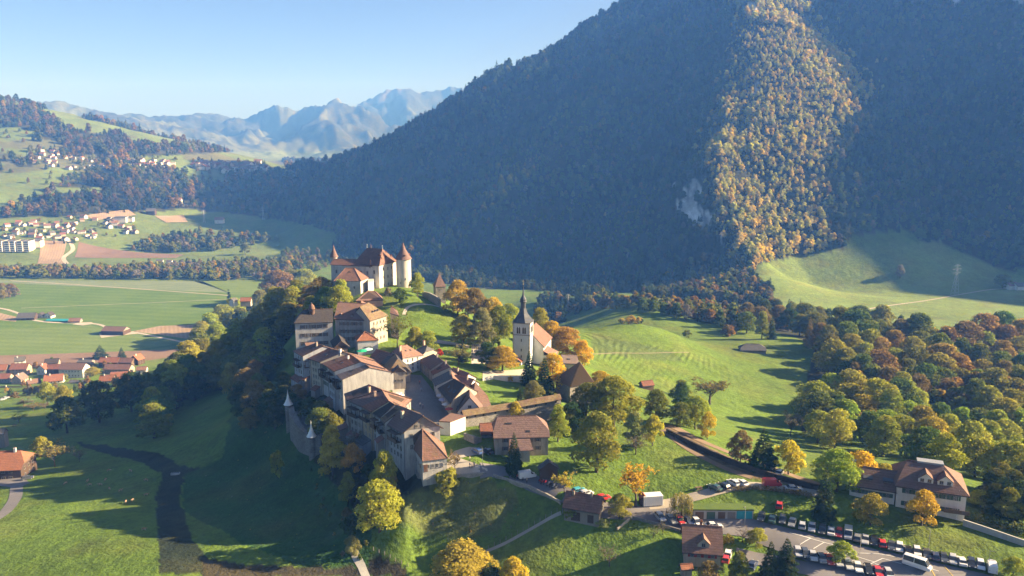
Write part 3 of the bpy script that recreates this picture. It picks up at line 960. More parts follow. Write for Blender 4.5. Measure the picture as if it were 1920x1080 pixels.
def woodland(name, label, xy, size, tint, variant, seed=1, sink=0.6):
    n = len(xy)
    r = np.random.RandomState(seed)
    z = ground(xy[:, 0], xy[:, 1]) - sink
    me = bpy.data.meshes.new(name)
    me.vertices.add(n); me.vertices.foreach_set("co", np.column_stack([xy, z]).astype(np.float32).ravel())
    def put(nm, t, key, data):
        a = me.attributes.new(nm, t, 'POINT'); a.data.foreach_set(key, np.ascontiguousarray(data).ravel())
    put('tint', 'FLOAT_COLOR', 'color', np.column_stack([tint, np.ones(n)]).astype(np.float32))
    sz = np.column_stack([size * r.uniform(.85, 1.15, n), size * r.uniform(.85, 1.15, n), size * r.uniform(.85, 1.2, n)])
    put('size', 'FLOAT_VECTOR', 'vector', sz.astype(np.float32))
    put('variant', 'INT', 'value', variant.astype(np.int32))
    put('turn', 'FLOAT_VECTOR', 'vector', np.column_stack([np.zeros((n, 2)), r.uniform(0, 6.28, n)]).astype(np.float32))
    me.update()
    o = link(name, me)
    m = o.modifiers.new("stand", 'NODES'); m.node_group = STAND
    o["kind"] = "stuff"; o["label"] = label
    return o

GREEN = np.array([0.050, 0.072, 0.016]); OLIVE = np.array([0.085, 0.090, 0.018]); GOLD = np.array([0.18, 0.125, 0.018])
RUST = np.array([0.135, 0.082, 0.022]); BROWN = np.array([0.098, 0.074, 0.026]); DARK = np.array([0.020, 0.034, 0.014]); LIME = np.array([0.115, 0.125, 0.018]); GREY = np.array([0.10, 0.09, 0.065])

def mixture(n, weights, seed):
    r = np.random.RandomState(seed)
    pal = np.array([GREEN, OLIVE, GOLD, RUST, BROWN, DARK, LIME, GREY])
    k = r.choice(8, n, p=np.array(weights) / sum(weights))
    c = pal[k] * r.uniform(.85, 1.18, (n, 1))
    v = np.where(k == 5, r.randint(3, 5, n), r.randint(0, 3, n))
    return c, v

def scatter_on_sheet(mask, spacing, seed, grow=1.0):
    """points on the ground sheet inside a mask, about `spacing` metres apart"""
    r = np.random.RandomState(seed)
    dr = np.gradient(_R, axis=0); da = np.abs(np.gradient(_A, axis=1)) * _R
    area = dr * da * mask
    w = area.ravel() / (spacing ** 2)
    cnt = r.poisson(w)
    k = np.repeat(np.arange(len(w)), cnt)
    i, j = np.divmod(k, NA_)
    a = _A[i, j] + (r.uniform(-.5, .5, len(k))) * np.abs(np.gradient(_A, axis=1))[i, j]
    d = _R[i, j] + (r.uniform(-.5, .5, len(k))) * dr[i, j]
    return np.column_stack([d * np.sin(a), d * np.cos(a)])

def seen(xy, lift=10.0, margin=90):
    """keep points the photograph's neighbourhood can see: inside the widened frame and not far behind a crest"""
    z = ground(xy[:, 0], xy[:, 1]) + lift
    px, py, dep = project(xy[:, 0], xy[:, 1], z)
    ok = (px > -200) & (px < 2120) & (py > -160) & (dep > 0)
    r = np.hypot(xy[:, 0], xy[:, 1]); hid = np.zeros(len(xy), bool)
    for f in np.linspace(.35, .975, 34):
        zz = ground(xy[:, 0] * f, xy[:, 1] * f)
        line = CAM_Z + (z + 18 - CAM_Z) * f
        hid |= zz > line
    return xy[ok & ~hid]
# ---------------------------------------------------------------- building materials
def plaster(name, a, b, scale=1.0, streak=0.5, grain=0.15):
    k = NT(name)
    p = k.coord('Object')
    st = k.n('ShaderNodeMapping', i_Vector=p, i_Scale=(0.9, 0.9, 0.16)).outputs[0]
    f = k.math('ADD', k.math('MULTIPLY', k.noise(st, 1.3 * scale, 4, .65), streak), k.math('MULTIPLY', k.noise(p, 0.35 * scale, 3, .6), 1 - streak))
    c = k.mix(k.maprange(f, .35, .68, 0, 1), a, b)
    k.bsdf(c, 0.9, k.bump(k.noise(p, 6.0, 3, .7), grain, 0.2), 0.15)
    return k.m

def rubble(name, a, b, mortar):
    k = NT(name)
    p = k.coord('Object')
    v = k.n('ShaderNodeTexVoronoi', feature='F1', i_Vector=k.n('ShaderNodeMapping', i_Vector=p, i_Scale=(1, 1, 1.6)).outputs[0], i_Scale=1.7)
    e = k.n('ShaderNodeTexVoronoi', feature='DISTANCE_TO_EDGE', i_Vector=k.n('ShaderNodeMapping', i_Vector=p, i_Scale=(1, 1, 1.6)).outputs[0], i_Scale=1.7)
    c = k.mix(v.outputs['Color'], a, b)
    c = k.mix(k.maprange(e.outputs['Distance'], 0, .08, 1, 0), c, mortar)
    c = k.mix(k.maprange(k.noise(p, .25, 4, .6), .42, .66, 0, .55), c, k.mul(c, .55))
    k.bsdf(c, 0.95, k.bump(e.outputs['Distance'], .6, .25), 0.1)
    return k.m

def tiles(name, a, b, c3, moss=(0.10, 0.10, 0.05), moss_amt=.25, row=0.42):
    """old clay tiles: courses run level, colour wanders from tile patch to tile patch"""
    k = NT(name)
    p = k.coord('Object')
    z = k.n('ShaderNodeSeparateXYZ', i_0=p).outputs[2]
    saw = k.math('FRACT', k.math('MULTIPLY', z, 1.0 / row))
    cell = k.n('ShaderNodeTexVoronoi', feature='F1', i_Vector=p, i_Scale=2.2)
    r = k.n('ShaderNodeSeparateColor', i_0=cell.outputs['Color']).outputs[0]
    patch = k.noise(p, 0.45, 4, .65)
    c = k.mix(r, a, b)
    c = k.mix(k.maprange(patch, .42, .62, 0, .8), c, c3)
    st = k.n('ShaderNodeMapping', i_Vector=p, i_Scale=(1.2, 1.2, .25)).outputs[0]
    c = k.mix(k.maprange(k.noise(st, .8, 4, .7), .5, .72, 0, moss_amt * 2), c, moss)
    c = k.mul(c, k.maprange(saw, 0, 1, .82, 1.12))
    k.bsdf(c, 0.85, k.bump(k.math('ADD', saw, k.math('MULTIPLY', r, .8)), .5, .15), 0.2)
    return k.m

def timber(name, a, b, scale=3.0):
    k = NT(name)
    p = k.coord('Object')
    st = k.n('ShaderNodeMapping', i_Vector=p, i_Scale=(scale, scale, .25)).outputs[0]
    c = k.mix(k.noise(st, 2.0, 3, .6), a, b)
    k.bsdf(c, 0.85, k.bump(k.noise(st, 3.0, 2), .3, .1), 0.15)
    return k.m

def plain(name, c, rough=.6, metal=0.0, spec=.3, var=.12):
    k = NT(name)
    p = k.coord('Object')
    k.bsdf(k.mul(k.n('ShaderNodeRGB').outputs[0], 1) if False else k.mix(k.noise(p, .9, 3), tuple(x * (1 - var) for x in c), tuple(min(1, x * (1 + var)) for x in c)), rough, None, spec, metal)
    return k.m

M = {}
M['white'] = plaster('white_limewash', (0.50, 0.48, 0.44), (0.66, 0.64, 0.60))
M['cream'] = plaster('cream_render', (0.29, 0.255, 0.20), (0.42, 0.38, 0.31), streak=.7)
M['grey'] = plaster('grey_render', (0.17, 0.165, 0.16), (0.34, 0.33, 0.31), streak=.75)
M['pale'] = plaster('pale_grey_render', (0.27, 0.265, 0.26), (0.46, 0.45, 0.43), streak=.75)
M['peach'] = plaster('peach_render', (0.34, 0.23, 0.165), (0.42, 0.31, 0.235))
M['old'] = plaster('weathered_render', (0.19, 0.16, 0.13), (0.40, 0.35, 0.29), streak=.75)
M['lilac'] = plaster('smooth_pale_render', (0.38, 0.385, 0.40), (0.46, 0.46, 0.475), grain=.05)
M['castle'] = plaster('castle_limewash', (0.33, 0.305, 0.26), (0.56, 0.53, 0.47), .7, .7)
M['stone'] = rubble('rubble_stone', (0.13, 0.12, 0.105), (0.24, 0.22, 0.195), (0.22, 0.20, 0.175))
M['ashlar'] = rubble('pale_rubble_stone', (0.22, 0.205, 0.185), (0.33, 0.31, 0.275), (0.33, 0.31, 0.28))
M['brown'] = tiles('brown_tiles', (0.130, 0.070, 0.053), (0.190, 0.110, 0.086), (0.15, 0.10, 0.082))
M['red'] = tiles('red_tiles', (0.175, 0.068, 0.042), (0.235, 0.102, 0.066), (0.145, 0.072, 0.054), moss_amt=.12)
M['orange'] = tiles('orange_tiles', (0.22, 0.085, 0.045), (0.27, 0.12, 0.068), (0.20, 0.09, 0.055), moss_amt=.05)
M['pink'] = tiles('faded_pink_tiles', (0.18, 0.098, 0.072), (0.235, 0.140, 0.106), (0.155, 0.095, 0.075), moss_amt=.15)
M['rust'] = tiles('rust_tiles', (0.150, 0.076, 0.056), (0.21, 0.115, 0.088), (0.12, 0.07, 0.056), moss_amt=.2)
M['plum'] = tiles('purplish_tiles', (0.125, 0.077, 0.067), (0.178, 0.115, 0.10), (0.14, 0.092, 0.082), moss_amt=.12)
M['dark'] = tiles('dark_tiles', (0.035, 0.031, 0.031), (0.065, 0.056, 0.054), (0.05, 0.044, 0.042), moss_amt=.12)
M['slate'] = tiles('grey_slates', (0.070, 0.070, 0.075), (0.115, 0.112, 0.112), (0.09, 0.088, 0.086), moss_amt=.2)
M['mossy'] = tiles('mossy_tiles', (0.14, 0.105, 0.06), (0.20, 0.148, 0.088), (0.13, 0.075, 0.052), moss=(0.13, 0.11, 0.04), moss_amt=.5)
M['mix'] = tiles('patched_tiles', (0.15, 0.105, 0.085), (0.205, 0.15, 0.125), (0.125, 0.105, 0.105), moss_amt=.1)
M['wood'] = timber('weathered_boards', (0.085, 0.058, 0.040), (0.165, 0.115, 0.080))
M['darkwood'] = timber('dark_boards', (0.045, 0.030, 0.022), (0.085, 0.058, 0.042))
M['greywood'] = timber('grey_boards', (0.15, 0.135, 0.12), (0.25, 0.23, 0.205))
M['trim'] = plain('pale_trim', (0.60, 0.56, 0.50), .7)
M['frame'] = plain('window_frame', (0.26, 0.245, 0.22), .6)
M['shutter'] = plain('shutter_paint', (0.13, 0.10, 0.075), .6)
M['shutter_red'] = plain('red_shutter_paint', (0.27, 0.035, 0.035), .6)
M['shutter_green'] = plain('green_shutter_paint', (0.05, 0.10, 0.07), .6)
M['iron'] = plain('dark_metal', (0.05, 0.05, 0.055), .45, .6)
M['lead'] = plain('lead_sheet', (0.045, 0.05, 0.06), .5, .1)
M['tinned'] = plain('bright_tin', (0.62, 0.62, 0.60), .35, .35)
M['steel'] = plain('galvanised_steel', (0.34, 0.35, 0.36), .5, .5)
M['whitepaint'] = plain('white_paint', (0.62, 0.62, 0.61), .5, var=.04)
M['teal'] = plain('turquoise_paint', (0.03, 0.26, 0.30), .6)
M['greenhall'] = plain('green_sheeting', (0.02, 0.22, 0.15), .5)
M['door'] = timber('door_boards', (0.10, 0.055, 0.035), (0.16, 0.09, 0.06))
M['turf'] = plaster('turf', (0.06, 0.10, 0.02), (0.09, 0.13, 0.03))
M['shadestone'] = rubble('shade_toned_stone', (0.045, 0.038, 0.03), (0.085, 0.072, 0.058), (0.06, 0.05, 0.04))  # for the bank wall: the shade on its face is in this colour
M['concrete'] = plaster('concrete', (0.30, 0.29, 0.27), (0.40, 0.39, 0.36))
M['gold'] = plain('gilding', (0.75, 0.52, 0.18), .3, .9)

def glass_material():
    k = NT('window_glass')
    p = k.coord('Object')
    k.bsdf(k.mix(k.noise(p, 2.0, 2), (0.018, 0.022, 0.028), (0.05, 0.055, 0.06)), 0.12, None, 0.5)
    return k.m
M['glass'] = glass_material()

# ---------------------------------------------------------------- windows, shared by all houses
_win = {}
def window_meshes(w, h, shut):
    key = (round(w, 2), round(h, 2), shut)
    if key not in _win:
        f = MB()
        t = .06
        f.box((0, -.02, h / 2 - t / 2), (w, .12, t)); f.box((0, -.05, -h / 2 + t / 2 - .04), (w + .14, .2, t))
        f.box((-w / 2 + t / 2, -.02, 0), (t, .12, h - 2 * t)); f.box((w / 2 - t / 2, -.02, 0), (t, .12, h - 2 * t))
        f.box((0, -.02, 0), (.06, .1, h - 2 * t))
        g = MB(); g.box((0, .03, 0), (w - .1, .06, h - .1))
        s = None
        if shut:
            s = MB()
            s.box((0, -.03, 0), (w * .5, .06, h))
            for i in range(5):
                s.box((0, -.065, -h * .4 + i * h * .2), (w * .42, .02, h * .05))
            s = s.mesh('shutter', M[shut])
        _win[key] = (f.mesh('window', M['frame']), g.mesh('pane', M['glass']), s)
    return _win[key]

def put_window(parent, p, yaw, w=.95, h=1.35, shut=None):
    """a window in a wall; p local to the parent, yaw = direction of the outward normal (-y turned by yaw)"""
    f, g, s = window_meshes(w, h, shut)
    o = link('window', f, parent, p, yaw)
    link('pane', g, o)
    if s is not None:
        for sx in (-1, 1):
            link('shutter', s, o, (sx * w * .76, 0, 0))
    return o

def put_door(parent, p, yaw, w=1.1, h=2.1, mat='door', name='door'):
    mb = MB(); mb.box((0, -.03, h / 2), (w, .1, h))
    for i in range(int(w / .3)):
        mb.box((-w / 2 + .15 + i * .3, -.085, h / 2), (.24, .02, h * .94))
    return link(name, mb.mesh(name, M[mat]), parent, p, yaw)

def chimney(parent, p, w=.8, h=1.6, mat='old'):
    mb = MB()
    mb.box((p[0], p[1], p[2] + h / 2 - .5), (w, w * .8, h + 1.0), 0)
    mb.box((p[0], p[1], p[2] + h + .06), (w * 1.2, w, .14), 0)
    for dx in (-.22, .22):
        mb.box((p[0] + dx * w, p[1], p[2] + h + .25), (.2, .2, .26), 1)
    return mb.build('chimney', [M[mat], M['red']], parent)

def skylight(parent, p, n, along, w=.8, h=1.1):
    n = Vector(n).normalized(); a = Vector(along).normalized(); b = n.cross(a)
    p = Vector(p)
    def q(u, v, d): return p + a * u + b * v + n * d
    mb = MB()
    lo = [q(-w/2, -h/2, -.05), q(w/2, -h/2, -.05), q(w/2, h/2, -.05), q(-w/2, h/2, -.05)]
    hi = [q(-w/2, -h/2, .1), q(w/2, -h/2, .1), q(w/2, h/2, .1), q(-w/2, h/2, .1)]
    mb.hexa(lo, hi, 0)
    o = mb.build('skylight', M['iron'], parent)
    g = MB(); g.hexa([q(-w*.4, -h*.4, .1), q(w*.4, -h*.4, .1), q(w*.4, h*.4, .1), q(-w*.4, h*.4, .1)], [q(-w*.4, -h*.4, .12), q(w*.4, -h*.4, .12), q(w*.4, h*.4, .12), q(-w*.4, h*.4, .12)])
    g.build('pane', M['glass'], o)
    return o

def wall_faces(root, a, b, z0, z1, n, rows, w=.95, h=1.35, shut=None, inset=.12, skip=(), proud=.0, row_h=None):
    """windows in a row of n on each of `rows` storeys between local corners a and b (outside to the right of a->b)"""
    a = Vector((a[0], a[1], 0)); b = Vector((b[0], b[1], 0))
    d = (b - a); L = d.length; d.normalize()
    nrm = Vector((d.y, -d.x, 0))
    yaw = math.atan2(nrm.y, nrm.x) + math.pi / 2
    for r in range(rows):
        zz = z1 - (r + .5) * ((z1 - z0) / rows) if row_h is None else z1 - row_h * (r + .6)
        for i in range(n):
            if (r, i) in skip:
                continue
            t = inset + (1 - 2 * inset) * ((i + .5) / n)
            p = a + d * (L * t) + nrm * proud
            put_window(root, (p.x, p.y, zz), yaw, w, h, shut)

def gable_house(name, label, cat, R0, R1, L0, L1, wall='grey', roof='brown', group=None, kR=1.0, z_base=None, over=.5, t=.24, far_side=False, hip0=0.0, hip1=0.0, hip_drop=.55,
                gable_mat=None, chim=(), sky=(), win=None, shut=None, roof2=None, edge='darkwood', wall_in=None, rq=None):
    """House with a saddle roof. R0, R1: ends of the ridge; L0, L1: ends of one eave below them (world points).
    The other eave mirrors it (kR times as far out). hip0/hip1 cut the ridge ends back (half hips)."""
    R0, R1, L0, L1 = Vector(R0), Vector(R1), Vector(L0), Vector(L1)
    f0, f1 = L0 - R0, L1 - R1
    Q0 = Vector((R0.x - f0.x * kR, R0.y - f0.y * kR, R0.z + f0.z * kR))
    Q1 = Vector((R1.x - f1.x * kR, R1.y - f1.y * kR, R1.z + f1.z * kR))
    c = (L0 + L1 + Q0 + Q1) / 4
    zb = min(float(ground(p.x, p.y)) for p in (L0, L1, Q0, Q1)) - .8 if z_base is None else z_base
    zg = float(ground(c.x, c.y))
    e = (R1 - R0); e.z = 0; e.normalize()
    rz = math.atan2(e.y, e.x)
    root = thing(name, label, cat, (c.x, c.y, zb), rz, group)
    inv = Matrix.Translation((c.x, c.y, zb)) @ Matrix.Rotation(rz, 4, 'Z')
    inv = inv.inverted()
    R0, R1, L0, L1, Q0, Q1 = [inv @ p for p in (R0, R1, L0, L1, Q0, Q1)]
    # wall corners lie inside the eaves
    def inward(p, r, other, k):
        d = (Vector((r.x, r.y, 0)) - Vector((p.x, p.y, 0))); dl = d.length
        q = p + d * (over / max(dl, .01))
        a = (Vector((other.x, other.y, 0)) - Vector((p.x, p.y, 0))).normalized()
        q = q + a * (over * .6 if wall_in is None else wall_in)
        zr = p.z + (r.z - p.z) * (over / max(dl, .01))
        return Vector((q.x, q.y, zr - .12))
    wL0, wL1, wQ0, wQ1 = inward(L0, R0, L1, 1), inward(L1, R1, L0, 1), inward(Q0, R0, Q1, 1), inward(Q1, R1, Q0, 1)
    g0 = R0.lerp(R1, (over * .6 if wall_in is None else wall_in) / max((R1 - R0).length, .1)); g1 = R1.lerp(R0, (over * .6 if wall_in is None else wall_in) / max((R1 - R0).length, .1))
    g0.z -= .15; g1.z -= .15
    mb = MB()
    def base(p): return Vector((p.x, p.y, 0))
    rev = (L1 - L0).cross(R0 - L0).z < 0      # keep faces outward whichever side L is on
    def add(pts, m):
        mb.face(pts[::-1] if rev else pts, m)
    def hipz(r, frac):
        return r
    m_g = 1 if gable_mat else 0
    add([base(wL0), base(wL1), wL1, wL0], 0)
    add([base(wQ1), base(wQ0), wQ0, wQ1], 0)
    gm_lo = .0
    add([base(wL1), base(wQ1), wQ1, wL1], 0)
    add([base(wQ0), base(wL0), wL0, wQ0], 0)
    def gable(wl, g, wq, hip):
        if hip > 0:
            k = 1 - hip_drop if hip < 90 else 0
            a = wl.lerp(g, k); b = wq.lerp(g, k)
            if k > .02:
                return [wl, wq, b, a]
            return None
        return [wl, wq, g]
    p = gable(wL1, g1, wQ1, hip1)
    if p: add(p, m_g)
    p = gable(wL0, g0, wQ0, hip0)
    if p: add(p[::-1], m_g)
    mb.build('wall', [M[wall], M[gable_mat or wall]], root)
    # roof slabs
    rb = MB()
    def cut(r, other, hip):
        return r.lerp(other, min(.48, hip / max((R1 - R0).length, .1))) if hip > 0 else r
    kk0 = 1 - hip_drop; kk1 = 1 - hip_drop
    r0, r1 = cut(R0, R1, hip0), cut(R1, R0, hip1)
    def side(E0, E1, m):
        pts = [E0, E1]
        if hip1 > 0:
            if kk1 > .02: pts.append(E1.lerp(R1, kk1))
            pts.append(r1)
        else:
            pts.append(R1)
        if hip0 > 0:
            pts.append(r0)
            if kk0 > .02: pts.append(E0.lerp(R0, kk0))
        else:
            pts.append(R0)
        rb.slab(pts, t, m, 2)
    side(L0, L1, 0); side(Q0, Q1, 1)
    if hip0 > 0:
        rb.slab([L0.lerp(R0, kk0) if kk0 > .02 else L0, r0, Q0.lerp(R0, kk0) if kk0 > .02 else Q0], t * .98, 0, 2)
    if hip1 > 0:
        rb.slab([L1.lerp(R1, kk1) if kk1 > .02 else L1, r1, Q1.lerp(R1, kk1) if kk1 > .02 else Q1], t * .98, 0, 2)
    ro = rb.build('roof', [M[roof], M[roof2 or roof], M[edge]], root)
    rc = MB()
    n = max(2, int((r1 - r0).length / .9))
    for i in range(n):
        a, b = r0.lerp(r1, i / n), r0.lerp(r1, (i + .94) / n)
        rc.tube([a + Vector((0, 0, .02)), b + Vector((0, 0, .05))], [.13, .15], 6)
    rc.build('ridge_cap', M[roof2 or roof], ro)
    # gutters along the eaves
    for E0, E1 in ((L0, L1), (Q0, Q1)):
        gt = MB(); gt.tube([E0 - Vector((0, 0, t)), E1 - Vector((0, 0, t))], [.07, .07], 5)
        gt.build('gutter', M['iron'], ro)
    for (u, v, w, h, mt) in chim:             # u along the ridge 0..1, v from the ridge to the L eave (negative: other side)
        a = R0.lerp(R1, u); b = (L0.lerp(L1, u) if v >= 0 else Q0.lerp(Q1, u))
        chimney(ro, a.lerp(b, abs(v)), w, h, mt)
    for (u, v, w, h) in sky:
        a = R0.lerp(R1, u); b = (L0.lerp(L1, u) if v >= 0 else Q0.lerp(Q1, u))
        al = (R1 - R0).normalized(); dn = (b - a).normalized(); nn = al.cross(dn)
        if nn.z < 0: nn = -nn
        skylight(ro, a.lerp(b, abs(v)), nn, al, w, h)
    # windows
    if win:
        zfloor = zg - zb
        for side_key, spec in win.items():
            n, rows, ww, hh = spec[:4]
            zlo = spec[4] if len(spec) > 4 else zfloor + .4
            if side_key == 'L': A, B, zt = wL0, wL1, min(wL0.z, wL1.z)
            elif side_key == 'Q': A, B, zt = wQ1, wQ0, min(wQ0.z, wQ1.z)
            elif side_key == '1': A, B, zt = wL1, wQ1, min(wL1.z, wQ1.z)
            elif side_key == '0': A, B, zt = wQ0, wL0, min(wL0.z, wQ0.z)
            elif side_key == 'g1': A, B, zt, zlo = wL1.lerp(g1, .35), wQ1.lerp(g1, .35), wL1.z + (g1.z - wL1.z) * .55, wL1.z + .1
            elif side_key == 'g0': A, B, zt, zlo = wQ0.lerp(g0, .35), wL0.lerp(g0, .35), wL0.z + (g0.z - wL0.z) * .55, wL0.z + .1
            if rev: A, B = B, A
            wall_faces(root, A, B, zlo, zt - .15, n, rows, ww, hh, shut)
    root['_eaves'] = [*wL0, *wL1, *wQ0, *wQ1]
    return root

def W3(px, py, z):
    return Vector(on_plane(px, py, z))

def row_house(name, label, r0, r1, l0, l1, zr, ze, **kw):
    """house of a row, from the photograph: ridge ends r0, r1 at height zr, eave ends l0, l1 at height ze"""
    z0, z1 = zr if isinstance(zr, tuple) else (zr, zr)
    e0, e1 = ze if isinstance(ze, tuple) else (ze, ze)
    return gable_house(name, label, kw.pop('cat', 'house'), W3(*r0, z0), W3(*r1, z1), W3(*l0, e0), W3(*l1, e1), **kw)

def simple_house(name, label, px, py, L, Wd, h, rh, yaw, wall='white', roof='orange', group=None, z=None, hip=0.0, hip_drop=.55, cat='house', center_wall=False, **kw):
    """free-standing house; (px, py) is the middle of its base in the photograph, yaw turns the ridge from the x axis"""
    c = on_ground(px, py) if z is None else W3(px, py, z)
    e = Vector((math.cos(yaw), math.sin(yaw), 0)); n = Vector((math.sin(yaw), -math.cos(yaw), 0))
    zz = c.z
    R0 = c - e * L / 2 + Vector((0, 0, h + rh)); R1 = c + e * L / 2 + Vector((0, 0, h + rh))
    L0 = c - e * L / 2 + n * Wd / 2 + Vector((0, 0, h)); L1 = c + e * L / 2 + n * Wd / 2 + Vector((0, 0, h))
    return gable_house(name, label, cat, R0, R1, L0, L1, wall, roof, group, hip0=hip, hip1=hip, hip_drop=hip_drop, z_base=zz - 1.0, **kw)

def poly_roof_house(name, label, cat, eaves, apex, zb, wall, roof, over=.5, t=.25, ridge2=None, group=None, wall_top=None):
    """hip-roofed house: eave outline (world points, counter-clockwise from above), fan of roof planes to an apex or a short ridge"""
    E = [Vector(p) for p in eaves]
    A = Vector(apex); B = Vector(ridge2) if ridge2 is not None else None
    c = sum(E, Vector()) / len(E)
    o = Vector((c.x, c.y, zb))
    root = thing(name, label, cat, o, 0, group)
    E = [p - o for p in E]; A = A - o; B = B - o if B is not None else None; cc = c - o
    wp = []
    for p in E:
        d = Vector((cc.x - p.x, cc.y - p.y, 0)).normalized()
        wp.append(Vector((p.x, p.y, p.z)) + d * over)
    mb = MB()
    for i in range(len(wp)):
        a, b = wp[i], wp[(i + 1) % len(wp)]
        mb.face([(a.x, a.y, 0), (b.x, b.y, 0), b, a], 0)
    mb.build('wall', M[wall], root)
    rb = MB(); ridge_lines = []
    for i in range(len(E)):
        a, b = E[i], E[(i + 1) % len(E)]
        if B is None:
            rb.slab([a, b, A], t, 0, 1)
        else:
            m0 = A if (a - A).length < (a - B).length else B
            m1 = A if (b - A).length < (b - B).length else B
            rb.slab([a, b, m1] if m0 is m1 else [a, b, m1, m0], t, 0, 1)
        ridge_lines.append((a, A if B is None or (a - A).length < (a - B).length else B))
    ro = rb.build('roof', [M[roof], M['darkwood']], root)
    rc = MB()
    if B is not None:
        ridge_lines.append((A, B))
    for a, b in ridge_lines:
        rc.tube([a + Vector((0, 0, .04)), b + Vector((0, 0, .08))], [.15, .15], 6)
    rc.build('ridge_cap', M['pink'] if roof not in ('dark', 'slate') else M[roof], ro)
    root['_n'] = len(wp)
    return root, wp, ro
# ---------------------------------------------------------------- roads, paths, squares, fields
def asphalt(name, a, b, patch=.5):
    k = NT(name)
    p = k.pos()
    c = k.mix(k.noise(p, .35, 5, .6), a, b)
    c = k.mix(k.maprange(k.noise(p, .12, 3, .6), .5, .6, 0, patch), c, k.mul(c, 1.3))
    k.bsdf(c, .9, k.bump(k.noise(p, 8, 2), .2, .05), .2)
    return k.m
M['asphalt'] = asphalt('asphalt', (0.125, 0.12, 0.12), (0.175, 0.165, 0.165))
M['track'] = asphalt('gravel_track', (0.26, 0.23, 0.18), (0.36, 0.32, 0.26))
M['paving'] = asphalt('light_paving', (0.30, 0.27, 0.22), (0.40, 0.36, 0.30))
M['lane'] = asphalt('worn_lane', (0.13, 0.125, 0.07), (0.20, 0.185, 0.12))
M['earth'] = asphalt('bare_earth', (0.12, 0.085, 0.055), (0.19, 0.14, 0.095), .8)
def cobbles():
    k = NT('cobbles')
    p = k.pos()
    v = k.n('ShaderNodeTexVoronoi', i_Vector=p, i_Scale=4.0)
    c = k.mix(v.outputs['Color'], (0.12, 0.115, 0.11), (0.19, 0.18, 0.17))
    c = k.mix(k.maprange(k.noise(p, .2, 3), .4, .65, 0, .5), c, k.mul(c, .7))
    k.bsdf(c, .8, k.bump(v.outputs['Distance'], .5, .05), .3)
    return k.m
M['cobbles'] = cobbles()
def crop(name, a, b, dx, dy, freq):
    k = NT(name); p = k.pos()
    s = k.n('ShaderNodeSeparateXYZ', i_0=p)
    u = k.math('ADD', k.math('MULTIPLY', s.outputs[0], dx * freq), k.math('MULTIPLY', s.outputs[1], dy * freq))
    st = k.math('SINE', u)
    f = k.math('ADD', k.math('MULTIPLY', st, .12), k.noise(p, .02, 4, .6))
    c = k.mix(k.maprange(f, .35, .68, 0, 1), a, b)
    c = k.mul(c, k.maprange(k.noise(p, .35, 3, .7), .3, .7, .88, 1.12))
    k.bsdf(c, .95, None, .1)
    return k.m
M['plough'] = crop('ploughed_field', (0.15, 0.10, 0.07), (0.20, 0.14, 0.10), .3, .95, 2.0)
M['stubble'] = crop('stubble_field', (0.23, 0.17, 0.11), (0.30, 0.23, 0.16), .9, .4, 1.5)
M['seeded'] = crop('pale_green_field', (0.125, 0.165, 0.085), (0.155, 0.195, 0.11), .2, .97, .5)
M['crop'] = crop('green_field', (0.075, 0.130, 0.022), (0.10, 0.155, 0.032), .15, .98, .35)
M['ley'] = crop('light_green_field', (0.10, 0.15, 0.035), (0.125, 0.175, 0.05), .1, .99, .45)

def flat_field(name, label, poly, mat, lift):
    pts = [on_plane(x, y, 0.0) for x, y in poly]
    return sheet(name, label, None, M[mat], lift, world_pts=[(p[0], p[1]) for p in pts])
flat_field('field', 'broad green field on the plain', [(-40,536),(150,536),(430,552),(520,556),(520,600),(400,640),(150,672),(-40,676)], 'crop', .10)
flat_field('field', 'pale seeded field behind the long track', [(-30,528),(380,530),(430,552),(200,542),(-30,531)], 'seeded', .14)
flat_field('field', 'fresh green field at the far corner of the plain', [(360,529),(530,531),(530,553),(438,556),(400,541)], 'ley', .14)
flat_field('field', 'light green strip below the farm', [(-40,622),(170,612),(330,640),(345,643),(200,664),(-40,672)], 'ley', .14)
flat_field('ploughed_field', 'brown ploughed strip behind the valley village', [(-40,668),(120,663),(340,655),(330,668),(280,676),(100,684),(-40,688)], 'plough', .18)
flat_field('stubble_field', 'pale stubble field right of the long barn', [(248,622),(300,612),(400,608),(390,622),(360,637),(300,628)], 'stubble', .18)
flat_field('stubble_field', 'bare strip on the left of the plain', [(-40,588),(0,590),(34,598),(30,606),(-40,600)], 'stubble', .18)
flat_field('ploughed_field', 'reddish ploughed field beyond the tree belt', [(150,474),(240,476),(345,480),(330,486),(140,486)], 'plough', .3)
flat_field('stubble_field', 'striped stubble field beyond the tree belt', [(80,477),(128,475),(118,486),(124,497),(70,497)], 'stubble', .3)
sheet('stubble_field', 'brown field at the foot of the wooded terrace', [(160,405),(240,393),(255,404),(180,414)], M['stubble'], .8)
sheet('stubble_field', 'brown field left of the pylon', [(290,405),(345,404),(352,417),(312,418)], M['stubble'], .8)
W_ = lambda pts, z=0.0: [on_plane(x, y, z) for x, y in pts]
ribbon('farm_track', 'pale track along the pale seeded field', None, 3.2, M['track'], .22, world=W_([(20,529),(120,535),(250,544),(430,557)]))
ribbon('farm_track', 'faint track across the broad green field', None, 1.6, M['track'], .22, world=W_([(40,581),(180,575),(300,570),(440,563)]))
ribbon('farm_road', 'farm road past the barns', None, 4.0, M['paving'], .24, world=W_([(-30,577),(10,583),(38,592),(60,602),(100,607),(165,608),(195,613),(215,629),(250,624),(300,633),(345,642)]))
ribbon('farm_road', 'bright lane bending through the far fields', None, 7, M['paving'], .4, world=W_([(128,473),(138,479),(120,487),(126,497)]))
sheet('farm_yard', 'concrete yard round the long barn', None, M['paving'], .26, world_pts=W_([(150,607),(172,606),(176,609),(155,612),(135,610)]))
